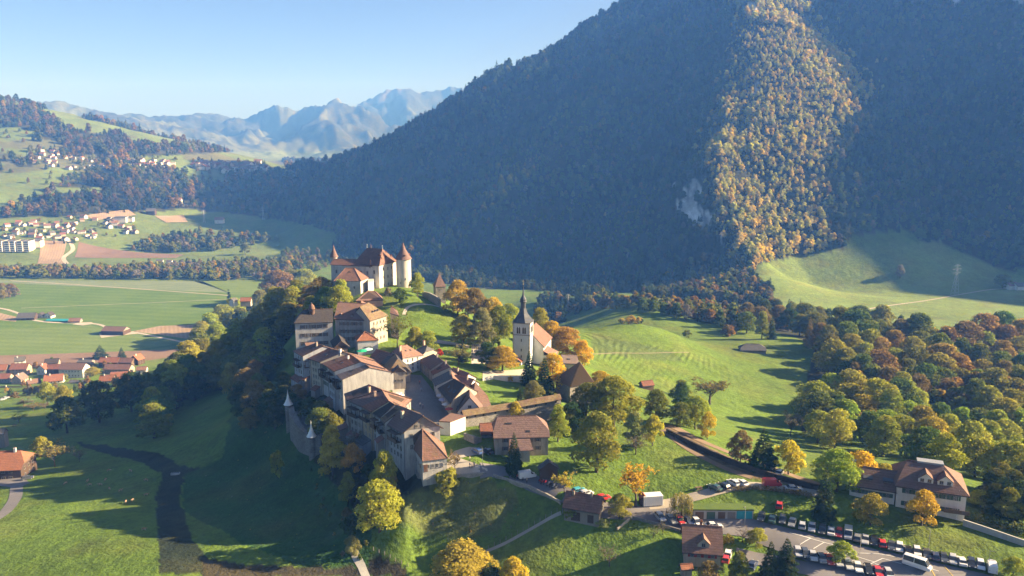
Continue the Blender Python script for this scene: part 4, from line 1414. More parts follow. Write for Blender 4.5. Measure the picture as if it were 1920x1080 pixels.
sheet('farm_yard', 'concrete yard in front of the long barn', None, M['paving'], .28, world_pts=W_([(186,628),(250,622),(258,626),(190,634)]))
# village streets and the gate terrace
sheet('village_street', 'cobbled main street of the walled village', [(752,712),(768,702),(790,704),(812,732),(838,768),(858,792),(846,800),(806,800),(788,782),(762,754),(745,728)], M['cobbles'], .06)
sheet('paved_square', 'light paving at the left edge of the main street', [(733,722),(757,716),(762,745),(748,750),(736,735)], M['paving'], .10)
sheet('gate_terrace', 'pale terrace in front of the gate', [(800,888),(840,866),(858,858),(882,866),(905,876),(935,886),(930,891),(890,889),(850,893),(815,893)], M['paving'], .07)
ribbon('gate_road', 'road climbing from the car park to the gate', [(900,880),(940,887),(985,899),(1030,916),(1080,938),(1130,955),(1190,962),(1240,967),(1300,981)], 5.2, M['asphalt'], .10)
sheet('yard', 'sunny yard behind the end house', [(838,862),(852,846),(880,838),(915,843),(905,852),(868,858)], M['paving'], .06)
sheet('car_park', 'asphalt car park full of cars', [(1183,966),(1200,954),(1225,947),(1260,952),(1300,973),(1412,974),(1440,982),(1500,996),(1640,1030),(1800,1066),(1900,1090),(1900,1200),(1640,1110),(1560,1076),(1490,1044),(1420,1018),(1390,1006),(1335,1000),(1300,1000),(1240,986)], M['asphalt'], .12)
ribbon('drive', 'lane from the road bend to the upper parking place', [(1215,948),(1260,943),(1310,930),(1350,919),(1395,911),(1440,913),(1495,920),(1560,928)], 3.4, M['track'], .14)
sheet('upper_parking', 'small gravel parking place above the garages', [(1335,918),(1352,908),(1378,899),(1400,903),(1425,910),(1400,914),(1365,920)], M['paving'], .10)
ribbon('earth_track', 'fresh earth track along the dark bank wall', [(1247,796),(1300,820),(1360,846),(1420,868),(1490,893),(1550,915)], 3.6, M['earth'], .10)
ribbon('earth_track', 'second strip of disturbed earth below the bank wall', [(1240,806),(1290,842),(1350,874),(1410,896)], 2.2, M['earth'], .10)
ribbon('lower_road', 'road below the front row of cars', [(1380,1040),(1440,1052),(1510,1066),(1600,1090),(1700,1120)], 4.4, M['asphalt'], .14)
ribbon('castle_path', 'pale path curving over the castle lawn', [(757,590),(764,577),(782,571),(810,572),(830,578)], 1.6, M['paving'], .06)
ribbon('meadow_lane', 'narrow lane across the rolling meadow', [(1105,664),(1160,662),(1230,662),(1292,661)], .9, M['lane'], .10)
ribbon('field_lane', 'pale lane across the big right meadow', [(1620,581),(1690,570),(1780,556),(1850,544),(1890,541)], 3.0, M['track'], .14)
ribbon('farm_lane', 'lane to the orange-roofed farmhouse', [(-20,980),(10,960),(28,935),(32,912),(40,903)], 4.0, M['asphalt'], .10)
sheet('farm_yard', 'grey yard of the orange-roofed farmhouse', [(-20,896),(30,892),(48,898),(55,906),(36,915),(-20,910)], M['asphalt'], .12)
ribbon('garden_path', 'concrete path at the bottom of the shaded slope', [(662,1028),(668,1045),(678,1062),(690,1090)], 2.0, M['concrete'], .08)
ribbon('footpath', 'narrow pale footpath climbing to the old barn', [(905,1037),(945,1020),(985,998),(1020,978),(1052,962)], 1.0, M['track'], .07)
sheet('church_square', 'bright square between church and lawn', [(905,697),(985,692),(988,704),(925,704),(905,712)], M['paving'], .06)
sheet('church_lawn', 'bright lawn below the church wall', [(912,716),(985,717),(975,742),(930,745)], M['crop'], .05)
sheet('graveyard', 'gravelled graveyard with rows of stones', [(884,646),(918,646),(924,660),(912,682),(884,682)], M['paving'], .06)
sheet('lane', 'dusty lane above the graveyard', [(800,633),(880,648),(880,653),(800,640)], M['track'], .06)
# painted bays and lines of the car park
k = NT('road_paint'); k.bsdf((0.6, 0.6, 0.58), .7, None, .2); M['paint'] = k.m
k = NT('yellow_paint'); k.bsdf((0.55, 0.4, 0.08), .7, None, .2); M['yellow'] = k.m
def line(px_line, w=.14, m='paint'):
    return ribbon('painted_line', 'painted line on the car park', px_line, w, M[m], .17)
for L_ in ([(1500,1005),(1560,1022)], [(1560,1022),(1600,1033)], [(1590,1040),(1640,1055)], [(1520,1010),(1500,1022)], [(1545,1018),(1525,1030)], [(1610,1038),(1650,1040),(1700,1050)], [(1625,1062),(1655,1048)], [(1655,1048),(1690,1058)], [(1640,1058),(1670,1066)], [(1700,1054),(1760,1072)], [(1480,1000),(1520,1010)], [(1570,1026),(1550,1040)], [(1600,1033),(1580,1046)]):
    line(L_)
for L_ in ([(1770,1062),(1790,1085)], [(1740,1058),(1755,1085)]):
    line(L_, .16, 'yellow')
# ---------------------------------------------------------------- the walled village
def ridge_house(name, label, R0, R1, half, drop, cat='house', skew=0.0, **kw):
    """house from its ridge ends; the L eave is the one towards the drone (or the given side)"""
    R0, R1 = Vector(R0), Vector(R1)
    e = R1 - R0; e.z = 0; e.normalize()
    n = Vector((e.y, -e.x, 0))
    if n.y > 0 and not kw.get('far_side', False):
        n = -n
    n = (n + e * skew)
    off = n * half - Vector((0, 0, drop))
    return gable_house(name, label, cat, R0, R1, R0 + off, R1 + off, **kw)

M['bluewash'] = plaster('bluish_limewash', (0.25, 0.265, 0.29), (0.40, 0.41, 0.43), streak=.75)
M['ochre'] = plaster('ochre_render', (0.28, 0.21, 0.13), (0.40, 0.32, 0.21), streak=.75)
V1 = "row houses on the valley side, upper block"
V2 = "row houses on the valley side, lower block"
Rg = [(590.3,643.4),(606.6,648.5),(623,655),(645,659.5),(660.6,667),(675.9,678),(693,689)]
Ev = [(548.5,657.7),(565.8,667.9),(580,673),(598.4,679),(612.7,687.2),(624.9,696.4),(640,712)]
spec = [
 ('rust', 'bluewash', "topmost row house with a long sunlit dormer in its brown roof", dict(chim=((.6, .15, .7, 1.4, 'old'),)), 127.5, 124.4),
 ('red', 'pale', "row house with a reddish roof between the dormer house and the dark-roofed house", dict(chim=((.1, .75, .6, 1.3, 'peach'),)), 126.5, 123.4),
 ('rust', 'cream', "row house whose weathered roof runs in red and brown stripes", dict(sky=((.4, .45, .8, .9),), chim=((.9, .1, .8, 1.2, 'white'),)), 127.3, 124.0),
 ('brown', 'pale', "row house with a dull greyish brown roof, fourth from the tall white building", dict(chim=((.2, .12, .7, 1.2, 'cream'),), sky=((.6, .55, .9, .7),)), 126.4, 123.5),
 ('orange', 'bluewash', "row house with the brightest orange-red roof of the upper block", dict(chim=((.15, .2, .7, 1.0, 'white'),), sky=((.35, .5, .9, .8),)), 127.4, 124.3),
 ('mix', 'pale', "last row house of the upper block, patched roof and a smooth bluish end wall", dict(sky=((.6, .5, 1.2, .8),), chim=((.2, .3, .7, 1.2, 'old'),)), 126.2, 123.1),
]
row_roots = []
for i, (rf, wl, lab, kw, zr, ze) in enumerate(spec):
    r = row_house('row_house', lab, Rg[i], Rg[i + 1], Ev[i], Ev[i + 1], zr, ze, group=V1, wall=wl, roof=rf, roof2='pink', kR=.9, over=.45,
                  win={'L': (3, 4, .9, 1.4, 5.0), 'Q': (3, 3, .8, 1.2)}, shut=('shutter_green' if i == 3 else None), wall_in=.06, **kw)
    row_roots.append(r)
# long dormer of the first house
def dormer(root, ro, pos, w, d, h, yaw, roof='pink', wall='peach', n=2, pitch=.35, ww=.6, wh=.7, gable=True):
    """a dormer: local position of its front foot, facing -y turned by yaw"""
    ca, sa = math.cos(yaw), math.sin(yaw)
    def T(x, y, z): return (pos[0] + x * ca - y * sa, pos[1] + x * sa + y * ca, pos[2] + z)
    mb = MB()
    mb.face([T(-w/2, 0, -.6), T(w/2, 0, -.6), T(w/2, 0, h), T(-w/2, 0, h)], 0)
    mb.face([T(w/2, 0, -.6), T(w/2, d, -.6), T(w/2, d, h), T(w/2, 0, h)], 0)
    mb.face([T(-w/2, d, -.6), T(-w/2, 0, -.6), T(-w/2, 0, h), T(-w/2, d, h)], 0)
    rh = w / 2 * pitch * 2
    if gable:
        mb.face([T(-w/2, 0, h), T(w/2, 0, h), T(0, 0, h + rh)], 0)
        o_ = .22
        mb.slab([T(-w/2 - o_, -.3, h - o_ * pitch * 2), T(0, -.3, h + rh), T(0, d, h + rh), T(-w/2 - o_, d, h - o_ * pitch * 2)], .14, 1)
        mb.slab([T(0, -.3, h + rh), T(w/2 + o_, -.3, h - o_ * pitch * 2), T(w/2 + o_, d, h - o_ * pitch * 2), T(0, d, h + rh)], .14, 1)
    else:
        mb.slab([T(-w/2 - .2, -.35, h + .02), T(w/2 + .2, -.35, h + .02), T(w/2 + .2, d, h + d * .22), T(-w/2 - .2, d, h + d * .22)], .14, 1)
    dm = mb.build('dormer', [M[wall], M[roof]], ro)
    for i in range(n):
        x = (-w / 2 + w * (i + .5) / n)
        f, g, s = window_meshes(ww, wh, None)
        o = link('window', f, root, T(x, -.03, h * .5 + .1), yaw)
        link('pane', g, o)
    return dm
def roof_of(root):
    return [c for c in root.children if c.name.split('.')[0] == 'roof'][0]
def local(root, p):
    m = Matrix.Translation(root.location) @ Matrix.Rotation(root.rotation_euler.z, 4, 'Z')
    return m.inverted() @ Vector(p)
def roof_dormer(root, world_pt, world_yaw, w, d, h, **kw):
    p = local(root, world_pt)
    return dormer(root, roof_of(root), (p.x, p.y, p.z), w, d, h, world_yaw - root.rotation_euler.z, **kw)
roof_dormer(row_roots[0], W3(583, 652, 125.6), math.radians(20), 3.4, 2.4, 1.0, gable=False, n=3)

Rg2 = [(691,721),(716,731),(722,742),(729,752),(740,758.5),(757,764),(794,780)]
E2 = [(645,738),(650.4,750.4),(677,762),(695,772.8),(711.5,783),(719.7,793.2),(754.3,812.5)]
spec2 = [
 ('brown', 'old', "first row house of the lower block with a two-toned roof of dark and pale stripes", dict(chim=((.8, .3, .8, 1.5, 'peach'),)), 125.6, 122.3),
 ('plum', 'grey', "row house with a purplish brown roof carrying two small skylights and a brick chimney", dict(sky=((.3, .5, .7, .8), (.5, .55, .7, .8)), chim=((.6, .3, .8, 1.5, 'red' if False else 'peach'),)), 125.4, 122.0),
 ('red', 'ochre', "narrow row house with a plain orange-brown roof below the purplish one", {}, 125.6, 122.2),
 ('dark', 'bluewash', "row house with a nearly black roof beside the pale crosswise gable", {}, 125.3, 121.9),
 ('mossy', 'pale', "low row house with a mossy ochre roof and a pale gable set crosswise", {}, 125.0, 121.7),
]
rows2 = []
for i, (rf, wl, lab, kw, zr, ze) in enumerate(spec2):
    rows2.append(row_house('row_house', lab, Rg2[i], Rg2[i + 1], E2[i], E2[i + 1], zr, ze, group=V2, wall=wl, roof=rf, roof2='pink', kR=.85, over=.4,
              win={'L': (2 if i > 1 else 3, 4, .9, 1.4, 5.0), 'Q': (2, 3, .8, 1.2)}, wall_in=.06, **kw))
big12 = row_house('gabled_house', "large dark-roofed house whose grey boarded gable looks towards the end house", (757,764),(794,780),(719.7,793.2),(754.3,812.5), 125.4, 121.0, wall='pale', roof='plum', gable_mat='greywood',
          group=V2, kR=.95, over=.8, chim=((.35, .4, .9, 1.6, 'cream'),), win={'L': (4, 4, .85, 1.3, 7.0), '1': (5, 2, .9, 1.3, 9.5), 'g1': (3, 1, .7, .9)})
# end house by the gate
zE = 115.8
ev = [W3(774,840,zE), W3(792,865,zE), W3(840,859,zE), W3(832,832.5,zE), W3(792,823,zE), W3(756.6,832.7,zE)]
gate_house, wp, ro = poly_roof_house('gate_house', "end house by the gate terrace with a broad hipped red-brown roof", 'house', ev, W3(792,804.5,122.9), 100.0, 'pale', 'rust', over=.45)
for i, (n, zlo, zhi) in enumerate([(3, 108 - 100, 115.2 - 100), (4, 112.6 - 100, 115.3 - 100)]):
    a, b = wp[i], wp[i + 1]
    wall_faces(gate_house, a, b, zlo, zhi, n, 2 if i == 0 else 1, .75, 1.1)
put_door(gate_house, (wp[1].lerp(wp[2], .12).x, wp[1].lerp(wp[2], .12).y - .02, 12.5), math.atan2(wp[2].y - wp[1].y, wp[2].x - wp[1].x))

# what hangs on the valley-side walls of the rows: timber galleries, lean-tos, downpipes
def dress(root, i, seed):
    r = random.Random(seed)
    e = root['_eaves']
    a, b = Vector(e[0:3]), Vector(e[3:6])
    d = (b - a); d.z = 0; L = d.length; d.normalize()
    n = Vector((d.y, -d.x, 0))
    c = (Vector(e[6:9]) + Vector(e[9:12])) / 2
    if n.dot(Vector((c.x, c.y, 0)) - Vector((a.x, a.y, 0))) > 0: n = -n
    yaw = math.atan2(d.y, d.x)
    zt = min(a.z, b.z)
    for q in (a, b):
        mb = MB(); p = Vector((q.x, q.y, 0)) + n * .1; mb.tube([p + Vector((0, 0, 1.0)), p + Vector((0, 0, zt - .1))], [.06, .06], 5); mb.build('downpipe', M['iron'], root)
    k = r.random()
    if k < .55:                       # a boarded gallery on posts
        z = zt - r.uniform(3.0, 5.0); w = L * r.uniform(.5, .8); m = a + d * L * .5
        mb = MB(); p = Vector((m.x, m.y, 0)) + n * .8
        mb.box((p.x, p.y, z), (w, 1.6, .18), 0, yaw); mb.box((p.x + n.x * .75, p.y + n.y * .75, z + .55), (w, .08, 1.0), 0, yaw)
        for s_ in (-.46, 0, .46):
            q = p + d * (w * s_) + n * .72; mb.box((q.x, q.y, z + 1.2), (.14, .14, 2.4), 0, yaw)
        mb.box((p.x, p.y, z + 2.45), (w, 1.7, .12), 0, yaw)
        mb.build('gallery', M['darkwood' if r.random() < .6 else 'wood'], root)
    if k > .3:                        # a lean-to against the foot of the wall
        w = L * r.uniform(.45, .8); h = r.uniform(3.2, 6.5); dp = r.uniform(1.8, 3.2); t0 = r.uniform(0, max(0.01, L - w))
        p0 = Vector((a.x, a.y, 0)) + d * t0; p1 = p0 + d * w; q0, q1 = p0 + n * dp, p1 + n * dp
        zb_ = 0.0
        mb = MB(); lo = [p0, p1, q1, q0]
        hi = [p0 + Vector((0, 0, h + .9)), p1 + Vector((0, 0, h + .9)), q1 + Vector((0, 0, h)), q0 + Vector((0, 0, h))]
        if d.cross(n).z < 0: lo, hi = lo[::-1], hi[::-1]
        mb.hexa(lo, hi); le = mb.build('lean_to', M[r.choice(['bluewash', 'ochre', 'wood', 'pale', 'greywood'])], root)
        mb = MB(); up = Vector((0, 0, .25)); ov = d * .25
        mb.slab([p0 - ov + Vector((0, 0, h + 1.0)) + up, p1 + ov + Vector((0, 0, h + 1.0)) + up, q1 + ov + n * .35 + Vector((0, 0, h - .1)) + up, q0 - ov + n * .35 + Vector((0, 0, h - .1)) + up], .15)
        mb.build('lean_to_roof', M[r.choice(['red', 'rust', 'brown', 'slate'])], le)
for i, rt in enumerate(row_roots + rows2 + [big12]):
    dress(rt, i, 40 + i)

# tall white building and the large house beside the castle wood
yb = 308.0
def at_y(px, py, y):
    d = pixel_ray(px, py); t = y / d[1]
    return Vector((d[0] * t, y, CAM_Z + d[2] * t))
a, b = at_y(551, 606, 306), at_y(624.5, 604, 309)
e = (b - a); e.z = 0; e.normalize(); n = Vector((-e.y, e.x, 0))
white_block = gable_house('tall_white_building', "tall white building over the valley with a half brown, half dark roof", 'house', a + n * 6.2 + Vector((0, 0, 4.0)) , b + n * 6.2 + Vector((0, 0, 4.2)), a, b, wall='pale', roof='dark', roof2='brown',
      hip0=3.5, hip_drop=100 if False else .999, z_base=106, win={'L': (5, 4, 1.0, 1.5, 10.0), '0': (2, 4, .9, 1.4, 10.0)}, shut='shutter', over=.6)
mbx = MB()
mbx.lathe([(1.15, 0), (1.15, 2.6), (1.35, 2.7), (1.3, 3.0), (1.05, 3.6), (1.0, 4.0), (.55, 4.5), (.15, 4.9), (0, 5.6)], 12)
turret_p = local(white_block, at_y(585, 586, 312))
tt = mbx.build('stair_turret', M['brown'], white_block, True); tt.location = (turret_p.x, turret_p.y, turret_p.z - 1.2)
a, b = at_y(626, 598, 311), at_y(693, 601, 311)
mansion = gable_house('large_brown_roofed_house', "long grey house with a wide brown tiled roof below the castle", 'house', a + Vector((0, 8.2, 5.2)), b + Vector((0.5, 8.2, 5.2)), a, b, wall='grey', roof='brown', z_base=112, hip1=0, over=.6,
      chim=((.05, -.3, .8, 1.2, 'old'),), sky=((.55, .35, .6, .7), (.9, .5, .6, .7)), win={'L': (6, 3, .9, 1.4, 8.5)}, shut='shutter')
for fx in (.18, .48, .8):
    p = a.lerp(b, fx) + Vector((0, 1.5, .75))
    roof_dormer(mansion, p, 0, 1.3, 2.6, .5, roof='brown', wall='grey', n=0, pitch=.6)
a2, b2 = at_y(694, 602, 308), at_y(728.5, 591, 317)
e = (b2 - a2); e.z = 0; e.normalize(); n = Vector((-e.y, e.x, 0))
east_wing = gable_house('cream_hipped_house', "sunny cream house with a hipped brown roof and three small dormers", 'house', a2 + n * 6.5 + e * 1.0 + Vector((0, 0, 4.9)), b2 + n * 6.5 - e * .5 + Vector((0, 0, 5.9)), a2, b2, wall='cream', roof='mossy', hip0=0, hip1=4.0, hip_drop=.999, z_base=112, over=.5,
      win={'L': (4, 3, .7, 1.3, 8.5)})
for fx in (.42, .56, .7):
    p = a2.lerp(b2, fx) + n * 2.6 + Vector((0, 0, 1.9))
    roof_dormer(east_wing, p, math.atan2(e.y, e.x), .9, 1.4, .7, roof='dark', wall='cream', n=1, ww=.5, wh=.5)
small_red = gable_house('small_pink_roofed_house', "small pink-roofed house on the path behind the cream hipped house", 'house', at_y(733.5, 574, 330), at_y(746, 583, 326), at_y(731, 587, 324), at_y(748, 592, 321), wall='cream', roof='pink', hip1=1.5, z_base=112,
      win={'L': (2, 2, .7, 1.0, 7.0)})
# small white hip-roofed house with three windows
zE = 124.2
ev = [at_y(669, 640, 298), at_y(710.5, 639, 300), at_y(700, 627, 308), at_y(663.5, 632, 305)]
for p in ev: p.z = ev[0].z
hip3, wp, ro = poly_roof_house('small_hipped_house', "small white house with a bright orange hipped roof and three windows", 'house', ev, at_y(684, 621.5, 302.5), 117, 'lilac', 'orange', over=.45)
wall_faces(hip3, wp[0], wp[1], 2.2, ev[0].z - 117 - .8, 3, 1, .9, 1.3, None, .32)
# timber chalet with a dark roof
ridge_house('timber_chalet', "brown timber chalet with a dark roof in front of the long grey house", at_y(634, 626.5, 304), at_y(640, 639.5, 295), 3.2, 2.6, wall='darkwood', roof='dark', z_base=116, over=.9, gable_mat='wood', win={'1': (3, 2, .7, .9)}, skew=0)
# white house with the faded pink roof, sunlit front
a, b = at_y(755, 671.5, 274), at_y(795, 666, 281)
e = (b - a); e.z = 0; e.normalize(); n = Vector((-e.y, e.x, 0))
gable_house('white_house_pink_roof', "bright white house with a faded pink roof at the head of the street", 'house', a + n * 5 + e * 1.2 + Vector((0, 0, 3.3)), b + n * 5 - e * 1.5 + Vector((0, 0, 3.4)), a, b, wall='white', roof='pink', hip0=1.8, hip1=2.2, hip_drop=.999, z_base=114.5, over=.5,
      chim=((.1, .3, .8, 1.3, 'peach'),), sky=((.35, .45, .5, .6), (.6, .45, .5, .6)), win={'L': (3, 3, .6, 1.1), '1': (2, 2, .6, 1.1)})
# chalet with the mossy gable
ridge_house('mossy_gabled_house', "house with a steep mossy brown roof at the head of the street", at_y(740.5, 662.5, 276), at_y(747, 676, 266), 4.6, 4.6, wall='old', roof='mossy', roof2='dark', z_base=114.5, over=.5, win={'1': (3, 1, .7, 1.0)}, hip1=2.5, gable_mat='wood')
ridge_house('timbered_gable_house', "small grey gabled house with a dark doorway under the mossy roof", at_y(746, 683.5, 263), at_y(747.5, 688, 259), 2.7, 2.2, wall='old', roof='dark', z_base=114.5, over=.4, win={'1': (3, 1, .55, .9)}, gable_mat='wood')
ridge_house('brown_striped_house', "low house with a brown and grey striped roof left of the mossy gable", at_y(716, 657.5, 287), at_y(738, 664, 281), 5.5, 3.4, wall='cream', roof='rust', roof2='brown', z_base=114.5, over=.5, win={'L': (3, 1, .8, 1.0)})
ridge_house('grey_slate_house', "grey slate-roofed house behind the white house with the pink roof", at_y(790, 645.5, 291), at_y(806, 651, 288), 4.6, 2.6, wall='cream', roof='slate', z_base=113, over=.5, hip0=1.5, hip1=1.5, win={'L': (3, 1, .8, 1.0)}, chim=((.3, .0, .8, 1.6, 'peach'),))

# street-side row on the right
VR = "row houses on the church side of the street"
sp = [
 ((812,663.5),(831,677),(782,675.5),(806,693), 125.0, 121.2, 'brown', 'old', "brown-roofed house at the top of the church-side row, weathered front", 3),
 ((831,677),(844,688),(806,693),(811.5,703), 124.7, 120.6, 'red', 'cream', "house with a red strip of roof edged in black, second in the church-side row", 2),
 ((844,694),(849,709),(810.5,711),(816,723.5), 123.9, 120.2, 'slate', 'pale', "grey-roofed house in the middle of the church-side row", 2),
]
for r0, r1, l0, l1, zr, ze, rf, wl, lab, nw in sp:
    row_house('row_house', lab, r0, r1, l0, l1, zr, ze, group=VR, wall=wl, roof=rf, roof2='pink', kR=.95, over=.5, wall_in=.06, win={'L': (nw, 2, .8, 1.1), 'Q': (2, 1, .8, 1.0)}, chim=((.5, .05, .7, 1.2, 'old'),))
row_house('row_house', "large house with a dark blue-black roof and several skylights above the cafe terrace", (851,710),(873,722),(820,728),(843,757), 124.2, 119.8, group=VR, wall='cream', roof='dark', roof2='brown', kR=.8, over=.6,
          wall_in=.06, sky=((.3, .5, .9, 1.1), (.55, .6, .9, 1.1), (.75, .5, .9, 1.1), (.5, .3, .8, .9)), win={'L': (4, 2, .8, 1.1), '1': (3, 1, .8, 1.0)})
ridge_house('row_house', "narrow house with a sunlit pink roof behind the red-striped one of the church-side row", at_y(849, 689, 264), at_y(880, 700, 258), 3.6, 2.2, group=VR, wall='white', roof='pink', z_base=112, over=.4, win={'L': (3, 1, .7, 1.0)}, chim=((.4, .2, .6, 1.1, 'old'),))
ridge_house('row_house', "narrow house with a sunlit pink roof directly behind the grey-roofed one of the church-side row", at_y(853, 703, 256), at_y(889, 711, 252), 3.6, 2.3, group=VR, wall='white', roof='pink', roof2='rust', z_base=112, over=.4, win={'L': (3, 1, .7, 1.0)}, chim=((.7, .2, .6, 1.1, 'old'),))
ridge_house('garden_house', "small grey-roofed house between the mossy gable and the striped roof", at_y(727, 667, 279), at_y(741, 672, 275), 3.2, 2.2, wall='old', roof='slate', z_base=114, over=.4)
ridge_house('garden_house', "little red-roofed house under the cream hipped house by the parasols", at_y(705, 655, 292), at_y(722, 659, 289), 3.2, 2.0, wall='cream', roof='red', z_base=114, over=.4)
rh = ridge_house('big_gambrel_house', "big brown-roofed house with a dark slope next to the roofed wall walk", at_y(878, 717.5, 249), at_y(905, 716, 251), 8.0, 6.2, wall='white', roof='brown', roof2='brown', z_base=111, over=.7, hip0=2.5, hip1=3.2, win={'L': (4, 1, .9, 1.1)}, far_side=False)
ridge_house('white_gabled_wing', "white gable with a double window in front of the big brown roof", at_y(880, 731, 243.5), at_y(880.5, 744, 234), 4.2, 5.0, wall='lilac', roof='dark', roof2='plum', z_base=111, over=.5, win={'1': (2, 1, .8, 1.2, 4.0), 'g1': (1, 1, 1.1, 1.1)}, cat='house')

# ---------------------------------------------------------------- rampart with its roofed wall walk, bastions
def wall_run(name, label, pts, thick, z0, mat, cap=None, cap_w=None, cap_h=1.4, loops=0, cat='wall', group=None):
    """a straight wall in several bays; pts carry the height of the wall top"""
    P = [Vector(p) for p in pts]
    root = thing(name, label, cat, (P[0].x, P[0].y, z0), 0, group)
    o = Vector((P[0].x, P[0].y, z0))
    mb = MB(); rb = MB()
    for a, b in zip(P[:-1], P[1:]):
        d = Vector((b.x - a.x, b.y - a.y, 0)).normalized(); n = Vector((-d.y, d.x, 0)) * thick / 2
        lo = [a - n, b - n, b + n, a + n]
        hi = [Vector((q.x, q.y, q.z)) - o for q in (a - n, b - n, b + n, a + n)]
        lo = [Vector((q.x, q.y, 0 + z0)) - o for q in lo]
        mb.hexa(lo, hi, 0)
        if cap:
            w = Vector((-d.y, d.x, 0)) * (cap_w / 2)
            A, B = a - o, b - o
            up = Vector((0, 0, cap_h))
            rb.slab([A - w, B - w, B + up, A + up], .2, 0, 1)
            rb.slab([B + w, A + w, A + up, B + up], .2, 0, 1)
    mb.build('masonry', M[mat], root)
    if cap:
        rb.build('roof', [M[cap], M['darkwood']], root)
    if loops:
        L = sum((b - a).length for a, b in zip(P[:-1], P[1:]))
        for i in range(loops):
            s = (i + .5) / loops * (len(P) - 1)
            k = min(int(s), len(P) - 2); q = P[k].lerp(P[k + 1], s - k) - o
            d = Vector((P[k + 1].x - P[k].x, P[k + 1].y - P[k].y, 0)).normalized(); n = Vector((d.y, -d.x, 0))
            if n.y > 0: n = -n
            g = MB(); g.box((0, 0, 0), (.55, .12, .5))
            c = q + n * (thick / 2 + .02) + Vector((0, 0, -.75))
            link('embrasure', g.mesh('embrasure', M['glass']), root, c, math.atan2(d.y, d.x))
    return root
pts = [at_y(866, 778, 231.5), at_y(905, 772, 234), at_y(960, 762.5, 237.5), at_y(1003, 754.5, 240), at_y(1050, 746.5, 243)]
wall_run('rampart', "old stone rampart carrying a tiled roof over its wall walk", pts, 1.6, 108.5, 'ashlar', 'mossy', 3.4, 1.5, 10)
# white bastion block at the lower end of the rampart
def block(name, label, cat, pts, z0, ztop, mat, top='old', slope=0.0):
    c = sum((Vector((p[0], p[1], 0)) for p in pts), Vector()) / len(pts)
    root = thing(name, label, cat, (c.x, c.y, z0))
    o = Vector((c.x, c.y, z0))
    lo = [Vector((p[0], p[1], z0)) - o for p in pts]; hi = [Vector((p[0], p[1], ztop)) - o for p in pts]
    mb = MB(); mb.hexa(lo, hi, 0); mb.build('wall', M[mat], root)
    tb = MB()
    big = [o * 0 + (h * 1.04 + Vector((0, 0, .02 - h.z * .04))) for h in hi]
    tb.hexa(big, [b + Vector((0, 0, .3)) for b in big], 0); tb.build('coping', M[top], root)
    return root
g0 = W3(845, 827, 112.6)
block('gate_bastion', "white plastered bastion with a flat brown coping beside the gate", 'tower', [(g0.x - 3.4, g0.y + .6), (g0.x, g0.y), (g0.x + 4.2, g0.y + 5.0), (g0.x - .4, g0.y + 7.5)], 110.5, 118.4, 'white', 'brown')
# retaining wall with lean-to in the shade
pts = [W3(871, 833, 112.3) + Vector((0, 0, 3.5)), W3(890, 840, 112.2) + Vector((0, 0, 3.6)), W3(902, 836, 112.2) + Vector((0, 0, 2.6))]
wall_run('yard_wall', "shaded stone wall of the yard behind the gate bastion", [p for p in pts], .6, 110.5, 'ashlar')

# corner bastion with the steep hipped roof
zE = 116.2
ev = [W3(1039.5, 711, zE), W3(1068.5, 725.5, zE), W3(1113, 716, zE), W3(1098, 703, zE), W3(1060, 699, zE)]
tw, wp, ro = poly_roof_house('corner_tower', "squat stone corner tower under a steep dark brown pyramid roof", 'tower', ev, W3(1087, 679, 126.2), 104, 'stone', 'plum', over=.5)
# second low house behind the church
ridge_house('low_grey_roofed_house', "low house with a greyish pink roof right of the church", at_y(1052, 665, 315), at_y(1082, 666, 316), 4.0, 2.6, wall='cream', roof='mix', z_base=106, over=.5, sky=((.4, .5, 1.4, .7),), win={'L': (3, 1, .8, 1.0)})

